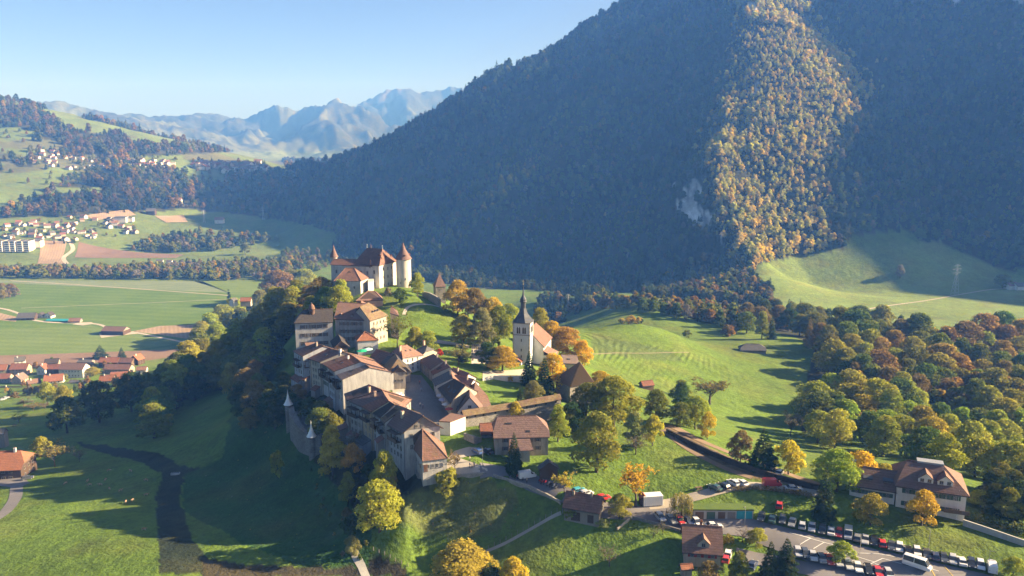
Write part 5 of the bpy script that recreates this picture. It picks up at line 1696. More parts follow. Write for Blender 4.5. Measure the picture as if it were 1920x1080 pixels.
# ring bastion on the flank with its two tin-capped turrets
def ring_bastion():
    root = thing('ring_bastion', "half-round stone bastion on the shaded flank with two bright pointed turrets", 'tower', (-84, 296, 70))
    o = Vector((-84, 296, 70))
    lo = [on_ground(602, 850), on_ground(586, 858), on_ground(560, 846), on_ground(545, 826), on_ground(543, 805)]
    top = [at_y(601, 815, lo[0].y), at_y(586, 822, lo[1].y), at_y(561, 800, lo[2].y), at_y(546, 776, lo[3].y), at_y(544, 762, lo[4].y)]
    zt = sum(p.z for p in top) / 5
    mb = MB()
    for i in range(4):
        a, b = lo[i], lo[i + 1]
        d = Vector((b.x - a.x, b.y - a.y, 0)).normalized(); n = Vector((-d.y, d.x, 0))
        n = n if n.y > 0 else -n
        A, B = Vector((a.x, a.y, 0)), Vector((b.x, b.y, 0))
        q = [A, B, B + n * 1.9, A + n * 1.9] if d.cross(n).z > 0 else [B, A, A + n * 1.9, B + n * 1.9]
        za, zb_ = top[i].z, top[i + 1].z
        zl = [za, zb_, zb_, za] if d.cross(n).z > 0 else [zb_, za, za, zb_]
        mb.hexa([p + Vector((-o.x, -o.y, 0)) for p in q], [p + Vector((-o.x, -o.y, z - o.z)) for p, z in zip(q, zl)])
    mb.build('curtain_wall', M['stone'], root)
    fl = MB()
    inner = [Vector((p.x - o.x, p.y - o.y, zt - o.z - 1.7)) for p in lo] + [Vector((-66 - o.x, 300 - o.y, zt - o.z - 1.5)), Vector((-78 - o.x, 318 - o.y, zt - o.z - 3.5))]
    fl.slab(inner, .4); fl.build('platform', M['ashlar'], root)
    for p, tp, ht in ((lo[1], top[1], 9.0), (lo[4], top[4], 6.0)):
        t = MB(); t.lathe([(1.15, p.z - 2 - o.z), (1.15, tp.z + .9 - o.z)], 12, (p.x - o.x, p.y - o.y, 0))
        s = t.build('turret', M['stone'], root, True)
        r = MB(); r.lathe([(1.65, tp.z + .75 - o.z), (1.15, tp.z + 1.5 - o.z), (.5, tp.z + 3.0 - o.z), (.08, tp.z + 5.2 - o.z), (0, tp.z + 6.4 - o.z)], 12, (p.x - o.x, p.y - o.y, 0))
        r.build('turret_cap', M['tinned'], s, True)
    g = MB()
    c = at_y(590, 786, 310)
    g.box((c.x - o.x, c.y - o.y, c.z - o.z), (6.5, 3, 6)); gh = g.build('gate_block', M['ashlar'], root)
    d = MB(); d.box((c.x - o.x, c.y - 1.56 - o.y, c.z - o.z - .6), (2.6, .1, 4.2)); d.build('archway', M['glass'], gh)
ring_bastion()
# ---------------------------------------------------------------- castle
def castle():
    O = Vector((-64, 400, 122))
    root = thing('castle', "pale hilltop castle with brown steep roofs and a tall round keep", 'castle', O)
    L = lambda p: Vector(p) - O
    # corner points on the ground plan, taken where the walls stand
    A = at_y(710.5, 498, 396)        # near corner of the tall block, eave height
    Bq = at_y(742.5, 492, 410)       # its right corner
    zt = A.z
    e = Vector((Bq.x - A.x, Bq.y - A.y, 0)); wd = e.length; e.normalize()
    n = Vector((-e.y, e.x, 0))       # into the block (away and to the left)
    depth = 15.0
    C0, C1, C2, C3 = Vector((A.x, A.y, 0)), Vector((A.x, A.y, 0)) + e * wd, Vector((A.x, A.y, 0)) + e * wd + n * depth, Vector((A.x, A.y, 0)) + n * depth
    mb = MB(); z0 = 121
    mb.hexa([L((p.x, p.y, z0)) for p in (C0, C1, C2, C3)], [L((p.x, p.y, zt)) for p in (C0, C1, C2, C3)])
    mb.build('tall_wing_wall', M['castle'], root)
    mid = [(C0 + C1) / 2 + n * 3.0, (C3 + C2) / 2 - n * 2.5]
    rz = at_y(714, 467.5, 402).z
    ov = .7
    ex = [C0 - e * ov - n * ov, C1 + e * ov - n * ov, C2 + e * ov + n * ov, C3 - e * ov + n * ov]
    E = [L((p.x, p.y, zt + .05)) for p in ex]
    R = [L((mid[0].x, mid[0].y, rz)), L((mid[1].x, mid[1].y, rz))]
    rb = MB()
    rb.slab([E[0], E[1], R[0]], .3, 0, 1); rb.slab([E[1], E[2], R[1], R[0]], .3, 0, 1); rb.slab([E[2], E[3], R[1]], .3, 0, 1); rb.slab([E[3], E[0], R[0], R[1]], .3, 0, 1)
    ro = rb.build('tall_wing_roof', [M['rust'], M['darkwood']], root)
    yaw_e = math.atan2(e.y, e.x)
    for f in (.2, .5, .8):
        p = C0 + e * wd * f + n * .9
        q = L((p.x, p.y, zt + 1.6))
        dormer(root, ro, q, 1.5, 2.6, 1.5, yaw_e, roof='rust', wall='castle', n=1, pitch=.75, ww=.7, wh=.9)
    for f in (.3, .62):
        p = C0 + e * wd * f + n * 2.1
        dormer(root, ro, L((p.x, p.y, zt + 4.6)), .9, 1.6, .9, yaw_e, roof='plum', wall='rust', n=0, pitch=.9)
    # finials on the ridge
    for p in R:
        fb = MB(); fb.tube([p, p + Vector((0, 0, 1.5))], [.12, .05], 5); fb.lathe([(0, 1.4), (.28, 1.65), (0, 1.95)], 8, p)
        fb.build('finial', M['tinned'], ro)
    wall_faces(root, L(C0), L(C1), 126.5 - O.z, zt - O.z - .5, 3, 3, .95, 1.6, None, .14)
    wall_faces(root, L(C3), L(C0), 126.5 - O.z, zt - O.z - .5, 4, 2, 1.0, 2.0, None, .1)
    # long wing to the left
    D = at_y(620.8, 494, 404)
    e2 = Vector((D.x - C0.x, D.y - C0.y - 0, 0)); 
    P0 = Vector((D.x, D.y, 0)); P1 = C0 + n * 4.0
    d2 = (P1 - P0).normalized(); n2 = Vector((-d2.y, d2.x, 0))
    zl = at_y(660, 496, 404).z
    Q = [P0, P1, P1 + n2 * 9, P0 + n2 * 9]
    mb = MB(); mb.hexa([L((p.x, p.y, 119)) for p in Q], [L((p.x, p.y, zl)) for p in Q]); mb.build('long_wing_wall', M['castle'], root)
    rzl = zl + 2.6
    ov = .6
    E0, E1, E2_, E3 = P0 - d2 * ov - n2 * ov, P1 - n2 * ov, P1 + n2 * (9 + ov), P0 - d2 * ov + n2 * (9 + ov)
    M0, M1 = P0 + n2 * 4.5 - d2 * ov, P1 + n2 * 4.5
    rb = MB()
    rb.slab([L((*E0.xy, zl + .03)), L((*E1.xy, zl + .03)), L((*M1.xy, rzl)), L((*M0.xy, rzl))], .25, 0, 1)
    rb.slab([L((*E2_.xy, zl + .03)), L((*E3.xy, zl + .03)), L((*M0.xy, rzl)), L((*M1.xy, rzl))], .25, 0, 1)
    rl = rb.build('long_wing_roof', [M['rust'], M['darkwood']], root)
    wall_faces(root, L(P0), L(P1), 126 - O.z, zl - O.z - .5, 6, 2, 1.0, 1.9, None, .05)
    # stair turret roof between the wings and the slim spire
    c = P1 - d2 * 1.5 + n2 * 1.0
    t = MB(); t.lathe([(1.1, zl - 122), (1.1, zl + 1.2 - 121), (1.4, zl + 1.2 - 121), (.2, zl + 3.0 - 121), (0, zl + 3.2 - 121)], 8, L((c.x, c.y, 121)))
    t.build('bay_turret', M['rust'], root, False)
    c = at_y(696, 478, 409); zc = at_y(696, 456, 409).z
    t = MB(); t.lathe([(1.3, -10), (1.3, 0)], 10, L(c)); s = t.build('stair_tower', M['castle'], root, True)
    t = MB(); t.lathe([(1.7, -.1), (1.0, 1.2), (.35, 3.2), (0, zc - c.z)], 10, L(c)); t.build('spire', M['plum'], s, True)
    c = at_y(690.5, 478, 408)
    t = MB(); t.box(L(c) + Vector((0, 0, 0)), (1.0, 1.0, 5.4)); t.box(L(c) + Vector((0, 0, 2.75)), (1.3, 1.3, .25)); t.build('chimney', M['peach'], ro)
    # left corner turret
    c = at_y(626, 481, 410); zc = at_y(626, 458, 410).z
    t = MB(); t.lathe([(1.75, -14), (1.75, 0)], 14, L(c)); s = t.build('corner_turret', M['castle'], root, True)
    t = MB(); t.lathe([(2.35, -.2), (1.5, 1.6), (.45, 4.6), (0, zc - c.z)], 14, L(c)); t.build('spire', M['plum'], s, True)
    # round keep
    c = at_y(756.5, 484, 404); zb = 120.5; r = 3.75
    zr = c.z
    t = MB(); t.lathe([(r * 1.06, zb - O.z), (r, zb + 3 - O.z), (r, zr - O.z)], 28, Vector((c.x - O.x, c.y - O.y, 0)))
    keep = t.build('round_keep', M['castle'], root, True)
    za = at_y(754, 454, 404).z
    t = MB(); t.lathe([(r + .65, zr - .35 - O.z), (r - .6, zr + 1.5 - O.z), (1.3, zr + 4.6 - O.z), (0, za - O.z)], 24, Vector((c.x - O.x, c.y - O.y, 0)))
    kr = t.build('keep_roof', M['plum'], keep, True)
    t = MB(); t.tube([L((c.x, c.y, za - .3)), L((c.x, c.y, za + 2.0))], [.1, .04], 5); t.build('weather_vane', M['iron'], kr)
    for a in (-75, 10):
        an = math.radians(a)
        dormer(root, kr, L((c.x + math.cos(an) * (r - .5), c.y + math.sin(an) * (r - .5), zr + .8)), 1.3, 1.6, 1.1, an + math.pi / 2, roof='rust', wall='wood', n=1, ww=.5, wh=.6)
    for a, z in ((-70, 11), (-60, 6), (-110, 9)):
        an = math.radians(a)
        put_window(root, L((c.x + math.cos(an) * r, c.y + math.sin(an) * r, zb + z)), an + math.pi / 2, .5, 1.0)
    return C0, e, n
castle()

# buildings in front of the castle
zE = at_y(651, 525, 388).z
ev = [at_y(625.5, 524.5, 385), at_y(677, 525.5, 385), at_y(692, 522.5, 394), at_y(640, 521.5, 396)]
for p in ev: p.z = zE
gt, wp, ro = poly_roof_house('castle_gatehouse', "castle outbuilding with a hipped red-brown roof in front of the long wing", 'house', ev, at_y(648, 502.5, 391), 118, 'castle', 'rust', ridge2=at_y(664, 502.5, 391.5))
wall_faces(gt, wp[0], wp[1], 3.5, zE - 118 - .5, 3, 2, .8, 1.2)
wall_faces(gt, wp[1], wp[2], 3.5, zE - 118 - .5, 2, 1, .8, 1.2)
block('castle_annex', "small flat-topped white annex between outbuilding and tall wing", 'house', [at_y(690, 528, 388).to_tuple()[:2], at_y(700, 528, 390).to_tuple()[:2], at_y(701, 526, 398).to_tuple()[:2], at_y(690, 526, 397).to_tuple()[:2]], 118, at_y(695, 527.5, 390).z, 'white', 'castle')
zE = at_y(690, 562, 365).z
ev = [at_y(667, 563, 362), at_y(719, 561, 364), at_y(715, 552, 376), at_y(676, 553, 374)]
for p in ev: p.z = zE
hp, wp, ro = poly_roof_house('pink_hipped_house', "brown and white house with a pale pink hipped roof below the castle", 'house', ev, at_y(690, 545.5, 368), 115, 'peach', 'pink', ridge2=at_y(702, 546, 370))
wall_faces(hp, wp[0], wp[1], 3.5, zE - 115 - .4, 3, 1, .8, 1.1, None, .3)
ridge_house('pink_gabled_annex', "little house with a pink gable just left of the pink hipped house", at_y(678, 563.5, 362), at_y(676.5, 567, 357), 3.0, 1.8, wall='peach', roof='pink', z_base=115, over=.4)
# outer wall, gate tower and curtain on the right of the mound
cw = [at_y(793, 546, 386), at_y(806, 549, 380), at_y(818, 555, 374), at_y(825, 561, 370)]
wall_run('castle_outer_wall', "pale curved outer wall on the right of the castle mound", cw, .9, 112, 'ashlar')
c = at_y(824, 536, 392)
t = thing('lookout_tower', "square shaded lookout tower with a brown pyramid roof right of the castle", 'tower', (c.x, c.y, 108))
mb = MB(); h = c.z - 108; mb.box((0, 0, h / 2), (5.2, 5.2, h), 0, .3); mb.build('wall', M['stone'], t)
za = at_y(824, 513, 392).z - 108
rb = MB()
q = [Vector((math.cos(.3 + math.pi / 4 + i * math.pi / 2) * 4.1, math.sin(.3 + math.pi / 4 + i * math.pi / 2) * 4.1, h)) for i in range(4)]
for i in range(4): rb.slab([q[i], q[(i + 1) % 4], Vector((0, 0, za))], .2, 0, 0)
rb.build('roof', M['plum'], t)
put_window(t, (0.4, -2.62, h - 1.6), .3, .7, 1.0)
c2 = at_y(803, 537, 396)
mb = MB()
# ---------------------------------------------------------------- church
def church():
    c = W3(981, 682, 113.2)
    rot = math.radians(-13)            # front turned a little to the left
    root = thing('church', "parish church with a slim dark spire and a tall square tower", 'church', (c.x, c.y + 3.6, 111.5), rot)
    o = root.location
    w = 6.9
    def Z(py): return at_y(982, py, o.y).z - o.z
    zt = Z(602); mb = MB(); mb.box((0, 0, zt / 2), (w, w, zt)); tower = mb.build('tower_wall', M['lilac'], root)
    # corner stones, string course
    k = MB()
    for sx in (-1, 1):
        for i in range(int(zt / .8)):
            k.box((sx * (w / 2 - .22), -w / 2 - .01, .4 + i * .8), (.44 if i % 2 else .7, .1, .74)); k.box((w / 2 + .01, sx * (w / 2 - .22), .4 + i * .8), (.1, .44 if i % 2 else .7, .74))
    k.build('corner_stones', M['cream'], tower)
    k = MB(); k.box((0, 0, Z(624.5)), (w + .3, w + .3, .28)); k.build('string_course', M['greywood'], tower)
    k = MB(); k.box((0, 0, zt - .15), (w + .5, w + .5, .3)); k.build('cornice', M['greywood'], tower)
    # paired pointed belfry openings
    def lancet(parent, x, y, z, yaw, w_, h_, name='louvre_opening'):
        mb = MB()
        pts = [(-w_/2, -h_/2), (w_/2, -h_/2), (w_/2, h_/4), (0, h_/2), (-w_/2, h_/4)]
        mb.hexa([(px_, .05, pz) for px_, pz in pts], [(px_, -.1, pz) for px_, pz in pts], 0)
        for i in range(5):
            mb.box((0, -.14, -h_/2 + (i + .5) * h_ * .15), (w_ * .85, .06, .06), 1)
        return link(name, mb.mesh(name, [M['glass'], M['lead']]), parent, (x, y, z), yaw)
    for yaw, fx, fy in ((0, 0, -1), (math.pi / 2, 1, 0), (-math.pi / 2, -1, 0), (math.pi, 0, 1)):
        for s in (-1.55, -.75, .75, 1.55):
            px_, py_ = (s, fy * (w / 2 + .02)) if fx == 0 else (fx * (w / 2 + .02), s)
            lancet(tower, px_, py_, Z(615.5), yaw, .6, 2.8)
    for z in (Z(634), Z(652), Z(664)):
        lancet(tower, 0, -w / 2 - .02, z, 0, .35, 1.2, 'slit_window')
    # clock-less bell-cast helm, lantern, onion and needle
    zz = lambda py: Z(py)
    def oct(prof, name, mat, parent, seg=8):
        mb = MB(); mb.lathe(prof, seg); s = mb.build(name, M[mat], parent); return s
    mb = MB()
    prof = [(w / 2 * 1.20, zt), (w / 2 * 1.05, zt + .7), (w / 2 * .78, zt + 1.9), (w / 2 * .52, zt + 3.3), (w / 2 * .36, zz(579)), (w / 2 * .33, zz(577))]
    rings = []
    for r_, z in prof:
        b = len(mb.v)
        for i in range(8):
            a = math.pi / 8 + i * math.pi / 4
            k = 1.0 / max(abs(math.cos(a)), abs(math.sin(a))); t_ = min(1, (z - zt) / 3.0)
            rr = r_ * (k * (1 - t_) + t_ * 1.0)
            mb.v.append((math.cos(a) * rr, math.sin(a) * rr, z))
        rings.append(b)
    for a, b in zip(rings[:-1], rings[1:]):
        for i in range(8):
            j = (i + 1) % 8
            mb.f.append((a + i, a + j, b + j, b + i)); mb.mi.append(0)
    helm = mb.build('spire', M['lead'], root)
    oct([(1.05, zz(577.5)), (1.05, zz(567)), (1.35, zz(566.5)), (1.5, zz(565.5))], 'lantern', 'lead', helm)
    oct([(1.5, zz(565.5)), (1.25, zz(563)), (1.3, zz(561)), (.95, zz(558)), (.45, zz(554)), (.28, zz(548)), (.1, zz(534)), (0, zz(531))], 'onion_cap', 'lead', helm, 10)
    mb = MB(); mb.lathe([(0, zz(534)), (.32, zz(533)), (0, zz(531.6))], 10); mb.box((0, 0, zz(528)), (.12, .12, 1.6)); mb.box((0, 0, zz(527)), (.9, .12, .12)); mb.build('cross', M['gold'], helm)
    # nave behind the tower
    nz, rz = Z(652), Z(622)
    nl, nw_ = 17.0, 6.2
    x0 = 1.6
    mb = MB(); mb.box((x0, w / 2 + nl / 2, nz / 2), (nw_ * 2, nl, nz)); 
    mb.face([(x0 - nw_, w / 2 + .01, nz), (x0 + nw_, w / 2 + .01, nz), (x0, w / 2 + .01, rz - .2)]); mb.build('nave_wall', M['white'], root)
    rb = MB(); yy0, yy1 = w / 2 - .4, w / 2 + nl + .5
    rb.slab([(x0 + nw_ + .6, yy0, nz - .3), (x0 + nw_ + .6, yy1, nz - .3), (x0, yy1 - 3, rz), (x0, yy0, rz)], .25, 0, 1)
    rb.slab([(x0 - nw_ - .6, yy1, nz - .3), (x0 - nw_ - .6, yy0, nz - .3), (x0, yy0, rz), (x0, yy1 - 3, rz)], .25, 0, 1)
    rb.slab([(x0 + nw_ + .6, yy1, nz - .3), (x0 - nw_ - .6, yy1, nz - .3), (x0, yy1 - 3, rz)], .25, 0, 1)
    rb.build('nave_roof', [M['rust'], M['darkwood']], root)
    # side chapel with a lower pink roof
    mb = MB(); cz = Z(668); mb.box((x0 + nw_ + 2.2, w / 2 + 3.5, cz / 2), (4.4, 8, cz)); mb.build('chapel_wall', M['white'], root)
    rb = MB(); rb.slab([(x0 + nw_ + 5.0, w / 2 - 1, cz - .3), (x0 + nw_ + 5.0, w / 2 + 8, cz - .3), (x0 + nw_, w / 2 + 8, cz + 2.0), (x0 + nw_, w / 2 - 1, cz + 2.0)], .22, 0, 1)
    rb.build('chapel_roof', [M['pink'], M['darkwood']], root)
    for i in range(3):
        put_window(root, (x0 + nw_ + .03, w / 2 + 9.5 + i * 2.6, nz * .62), math.pi / 2, .8, 2.2)
    # porch at the foot of the tower
    rb = MB(); rb.box((-1.2, -w / 2 - 1.2, 1.5), (3.4, 2.4, 3.0), 0)
    pw = rb.build('porch', M['white'], root)
    rb = MB(); rb.slab([(-3.2, -w / 2 - 2.7, 2.9), (-1.2, -w / 2 - 2.7, 4.4), (-1.2, -w / 2, 4.4), (-3.2, -w / 2, 2.9)], .18); rb.slab([(-1.2, -w / 2 - 2.7, 4.4), (.8, -w / 2 - 2.7, 2.9), (.8, -w / 2, 2.9), (-1.2, -w / 2, 4.4)], .18)
    rb.build('roof', M['red'], pw)
church()
# ---------------------------------------------------------------- buildings below the village and round the car park
# grey-roofed house by the gate road
za = 117.6
a, b = W3(925, 822, za), W3(1031, 819.5, za)
e = (b - a).normalized(); n = Vector((-e.y, e.x, 0))
grey_house = gable_house('grey_roofed_house', "wide house with a purplish grey half-hipped roof below the rampart", 'house', a + n * 5.6 + Vector((0, 0, 4.6)), b + n * 5.6 + Vector((0, 0, 4.6)), a, b, wall='old', roof='plum', hip0=1.5, hip1=3.4, hip_drop=.7, z_base=110.5, over=.7,
     sky=((.28, .35, 1.9, .5), (.62, .72, 1.1, .6)), win={'L': (5, 2, .9, 1.2)}, shut='shutter')
p = a.lerp(b, .42)
porch = MB(); q = local(grey_house, p)
porch.slab([(q.x - 2.2, q.y + .2, q.z - .1), (q.x + 3.6, q.y + .2, q.z - .1), (q.x + 4.4, q.y - 3.2, q.z - 2.6), (q.x - 2.6, q.y - 3.2, q.z - 2.6)], .2)
po = porch.build('porch_roof', M['plum'], grey_house)
mb = MB(); mb.box((q.x + .9, q.y - 1.4, (q.z - 2.6) / 2), (5.0, 2.8, q.z - 2.9)); mb.build('porch_wall', M['cream'], grey_house)
ridge_house('red_roofed_annex', "small outbuilding with a red roof left of the wide grey-roofed house", W3(899, 794, 117.2), W3(928, 792.5, 117.2), 3.4, 2.3, wall='greywood', roof='red', z_base=110.8, over=.4, win={'L': (2, 1, .8, 1.0)})
# small timber shed with a white base
ridge_house('timber_shed', "little dark timber shed with a white base above the parked motorcycles", W3(1027, 859.5, 115.2), W3(1030, 867, 115.0), 2.9, 2.1, wall='darkwood', roof='slate', z_base=110, over=.5)
# old barn with a mixed tiled roof
barn = ridge_house('old_barn', "old barn with a patched brown tiled roof below the gate road", W3(1061.5, 920, 111.4), W3(1131, 931.5, 111.2), 3.7, 3.0, wall='greywood', roof='rust', z_base=104.0, over=.6, gable_mat='wood', cat='barn', chim=((.22, .15, .5, .8, 'old'), (.7, .1, .5, .8, 'old')))
put_door(barn, (-1.5, -3.02, 1.0), 0, 2.4, 2.4, 'darkwood', 'barn_door')
put_door(barn, (2.4, -3.02, 1.0), 0, 1.6, 2.2, 'darkwood', 'barn_door')
# white container
c = on_ground(1222, 945)
t = thing('white_container', "white storage container at the road bend beside the tall thin yellow tree", 'container', c, math.radians(8))
mb = MB(); mb.box((0, 0, 1.35), (5.2, 2.6, 2.6)); body = mb.build('container_body', M['whitepaint'], t)
mb = MB()
for i in range(10): mb.box((-2.4 + i * .53, -1.33, 1.35), (.26, .07, 2.3))
mb.build('ribbing', M['whitepaint'], body)
mb = MB(); mb.box((2.63, 0, 1.35), (.06, 2.3, 2.3)); mb.build('door', M['pale'], t)
mb = MB(); mb.box((0, 0, 2.68), (5.3, 2.7, .08)); mb.build('roof', M['whitepaint'], t)
c = on_ground(1206, 945)
t = thing('kiosk', "tiny brown kiosk tucked against the white container", 'kiosk', c, math.radians(8))
mb = MB(); mb.box((0, 0, 1.1), (2.0, 1.8, 2.2)); mb.build('wall', M['darkwood'], t)
mb = MB(); mb.slab([(-1.3, -1.2, 2.1), (1.3, -1.2, 2.1), (0, -1.2, 2.9)], .01) if False else None
mb = MB(); mb.slab([(-1.3, -1.2, 2.15), (0, -1.2, 2.9), (0, 1.2, 2.9), (-1.3, 1.2, 2.15)], .12); mb.slab([(0, -1.2, 2.9), (1.3, -1.2, 2.15), (1.3, 1.2, 2.15), (0, 1.2, 2.9)], .12); mb.build('roof', M['red'], t)
# garages dug into the bank
A, B = on_ground(1300, 975), on_ground(1412, 973)
d = (B - A); L = Vector((d.x, d.y, 0)).length; rz = math.atan2(d.y, d.x)
t = thing('garages', "four garages and a turquoise wall dug into the grass bank", 'garage', A, rz)
H = 2.7
mb = MB(); mb.box((L / 2, .25, H / 2), (L, .5, H)); mb.box((L - .2, 1.9, H / 2), (.4, 2.8, H)); mb.box((.2, 1.9, H / 2), (.4, 2.8, H)); mb.build('wall', M['concrete'], t)
mb = MB(); mb.box((L / 2, 1.6, H + .15), (L + .3, 3.6, .3)); mb.build('roof_slab', M['turf'], t)
for i, (x0, x1, m) in enumerate([(.03, .17, 'wood'), (.22, .36, 'shutter_green'), (.41, .53, 'wood'), (.57, .70, 'greywood')]):
    mb = MB(); w = (x1 - x0) * L
    for j in range(6): mb.box(((x0 + x1) / 2 * L, -.04, .2 + j * .37), (w, .08, .34))
    mb.build('garage_door', M[m], t)
mb = MB(); mb.box((.85 * L, -.03, H * .48), (.26 * L, .06, H * .9)); mb.build('painted_wall', M['teal'], t)

# cottage in front of the car park
a, b = W3(1279, 1036, 105.6), W3(1357, 1042, 105.6)
e = (b - a).normalized(); n = Vector((-e.y, e.x, 0))
cot = gable_house('cottage', "cream cottage with a chequered brown roof, gable dormer and red shutters", 'house', a + n * 5.0 + Vector((0, 0, 4.7)), b + n * 5.0 + Vector((0, 0, 4.7)), a, b, wall='cream', roof='pink', over=.9, z_base=100.5, win={'L': (4, 1, .9, 1.2, 3.0), '1': (2, 2, .8, 1.1), '0': (2, 2, .8, 1.1)}, shut='shutter_red', chim=((.48, -.12, .6, 1.3, 'red'), ))
p = a.lerp(b, .52) + n * 1.2 + Vector((0, 0, .9))
roof_dormer(cot, p, math.atan2(e.y, e.x), 2.7, 3.6, 1.3, roof='pink', wall='cream', n=1, pitch=.5, ww=.9, wh=1.0)
simple_house('brick_shed', "tiny shed with an orange roof beside the cottage", 1286, 1078, 3.0, 2.4, 2.0, .8, .1, 'old', 'orange', cat='shed')

# hotel
zh = 111.5
a, b = W3(1590, 909, zh), W3(1683, 923.5, zh)
e = (b - a).normalized(); n = Vector((-e.y, e.x, 0))
hot = gable_house('hotel_left_wing', "lower left wing of the long white hotel, two roof windows in its brown roof", 'hotel', a + n * 6 + Vector((0, 0, 3.4)), b + n * 6 + Vector((0, 0, 3.4)), a, b, wall='white', roof='brown', hip0=3.5, hip_drop=.999, over=.9, z_base=104.5,
       win={'L': (5, 1, 1.7, 1.1, 3.6)}, shut='shutter_green', chim=((.1, -.2, .9, 1.6, 'white'),))
for u in (.4, .8):
    p = a.lerp(b, u) + n * 2.2 + Vector((0, 0, 1.25)); roof_dormer(hot, p, math.atan2(e.y, e.x), 2.0, 1.4, .6, roof='lead', wall='lead', n=1, ww=1.6, wh=.5, gable=False)
a, b = W3(1678, 911, 113.6), W3(1819, 931.5, 113.6)
e = (b - a).normalized(); n = Vector((-e.y, e.x, 0))
hot2 = gable_house('hotel_main_wing', "taller main wing of the white hotel with two gabled dormers and brown balconies", 'hotel', a + n * 7.5 + Vector((0, 0, 4.6)), b + n * 7.5 + Vector((0, 0, 4.6)), a, b, wall='white', roof='brown', roof2='rust', hip1=5.5, hip0=3, hip_drop=.999, over=1.0, z_base=104.0,
       win={'L': (7, 2, 1.5, 1.2, 3.2), '1': (2, 2, 1.0, 1.2, 3.0)}, shut='shutter_green')
for u in (.42, .68):
    p = a.lerp(b, u) + n * 2.0 + Vector((0, 0, 1.0)); roof_dormer(hot2, p, math.atan2(e.y, e.x), 3.4, 3.6, 1.5, roof='rust', wall='white', n=2, pitch=.42, ww=.9, wh=.9)
bl = local(hot2, a.lerp(b, .84)); 
mb = MB(); mb.box((bl.x, bl.y - .2, 5.0), (5.6, 1.6, .18)); mb.box((bl.x, bl.y - .95, 5.5), (5.6, .08, .95)); mb.build('balcony', M['wood'], hot2)
mb = MB(); mb.box((0, 1.0, 9.6 + 5.0 - .4), (6.2, 2.6, .5)); mb.build('roof_plant', M['steel'], hot2)
# flagpole at the hotel
c = on_ground(1793, 975)
t = thing('flagpole', "white flagpole in front of the hotel's balcony", 'flagpole', c)
mb = MB(); mb.tube([(0, 0, 0), (0, 0, 8)], [.07, .04], 6); mb.build('pole', M['whitepaint'], t)
mb = MB(); mb.box((.12, 0, 7.1), (.2, .03, 1.5)); mb.build('flag', M['shutter_red'], t)
# retaining wall right of the hotel
pts = [on_ground(1805, 985), on_ground(1850, 1000), on_ground(1925, 1026)]
wall_run('retaining_wall', "long low concrete wall under the hedge right of the hotel", [p + Vector((0, 0, 1.6)) for p in pts], .4, 102.5, 'concrete')
# field hut and hut roof on the meadow
simple_house('field_hut', "dark-roofed field hut alone on the rolling meadow", 1410, 659, 15.5, 8, 1.6, 3.2, -.05, 'greywood', 'slate', hip=3.5, hip_drop=.6, cat='hut')
simple_house('small_red_hut', "small red-roofed hut just visible behind the trees right of the village", 1212, 729, 6, 5, 2.2, 1.8, .3, 'wood', 'red', cat='hut')
# roadside wall below the gate road
pts = [on_ground(925, 893), on_ground(955, 903), on_ground(990, 914), on_ground(1025, 930), on_ground(1052, 945)]
wall_run('road_wall', "long stone retaining wall carrying the road up to the gate", [p + Vector((0, 0, .75)) for p in pts], .55, 100.0, 'ashlar')
pts = [on_ground(808, 893), on_ground(835, 897), on_ground(868, 893), on_ground(905, 890)]
wall_run('terrace_wall', "curved stone wall under the gate terrace", [p + Vector((0, 0, .7)) for p in pts], .5, 103.5, 'ashlar')
# long bank wall beside the earth works, its shaded side put into darker stone
pts = [on_ground(1250, 812), on_ground(1300, 838), on_ground(1360, 866), on_ground(1420, 888), on_ground(1490, 908), on_ground(1555, 925)]
wall_run('bank_wall', "long stone bank wall, dark with shade, beside the fresh earth track", [p + Vector((0, 0, 1.5)) for p in pts], .6, 104.0, 'shadestone')
# low wall along the meadow edge at the car park road
pts = [on_ground(1180, 975), on_ground(1186, 966), on_ground(1195, 961)]
pts = [on_ground(1157, 994), on_ground(1172, 982), on_ground(1186, 971)]
wall_run('garden_wall', "short pale garden wall at the corner of the meadow by the road", [p + Vector((0, 0, .6)) for p in pts], .35, 100.5, 'cream')
pts = [on_ground(1187, 972), on_ground(1230, 984), on_ground(1275, 997), on_ground(1300, 1003)]
wall_run('parapet', "low dark parapet between the meadow and the car park road", [p + Vector((0, 0, .7)) for p in pts], .3, 100.5, 'stone')
# churchyard wall
pts = [W3(905, 719, 114), W3(925, 713, 114), W3(948, 714, 114), W3(982, 714, 113.6)]
wall_run('churchyard_wall', "pale wall along the lawn in front of the church", [p + Vector((0, 0, 1.9)) for p in pts], .4, 110, 'white')

# ---------------------------------------------------------------- left valley: farm, village, farmhouse
F_ = simple_house
F_('big_barn', "large dark-roofed barn, leftmost of the farm buildings on the plain", 53, 601, 20, 14, 4.2, 5.0, .12, 'darkwood', 'slate', z=0, cat='barn', win={'L': (3, 1, 1.2, 1.4)})
F_('farmhouse', "white gabled farmhouse right of the large dark-roofed barn", 78, 598, 8, 9, 4.4, 3.4, 1.6, 'white', 'dark', z=0, win={'0': (2, 2, .8, 1.2)})
F_('farmhouse', "white house with a dark roof between farmhouse and green hall", 94, 598, 9, 9, 4.6, 3.6, 1.5, 'white', 'dark', z=0, win={'0': (2, 2, .8, 1.2)})
F_('green_hall', "long low green hall on the farm", 110, 604, 25, 9, 2.6, 1.2, -.03, 'greenhall', 'teal', z=0, cat='hall', over=.2)
M['teal_roof'] = M['greenhall']
F_('pink_roofed_barn', "barn with a pale orange roof at the right end of the green hall", 142, 606, 13, 9, 3.0, 3.2, .1, 'greywood', 'pink', z=0, cat='barn')
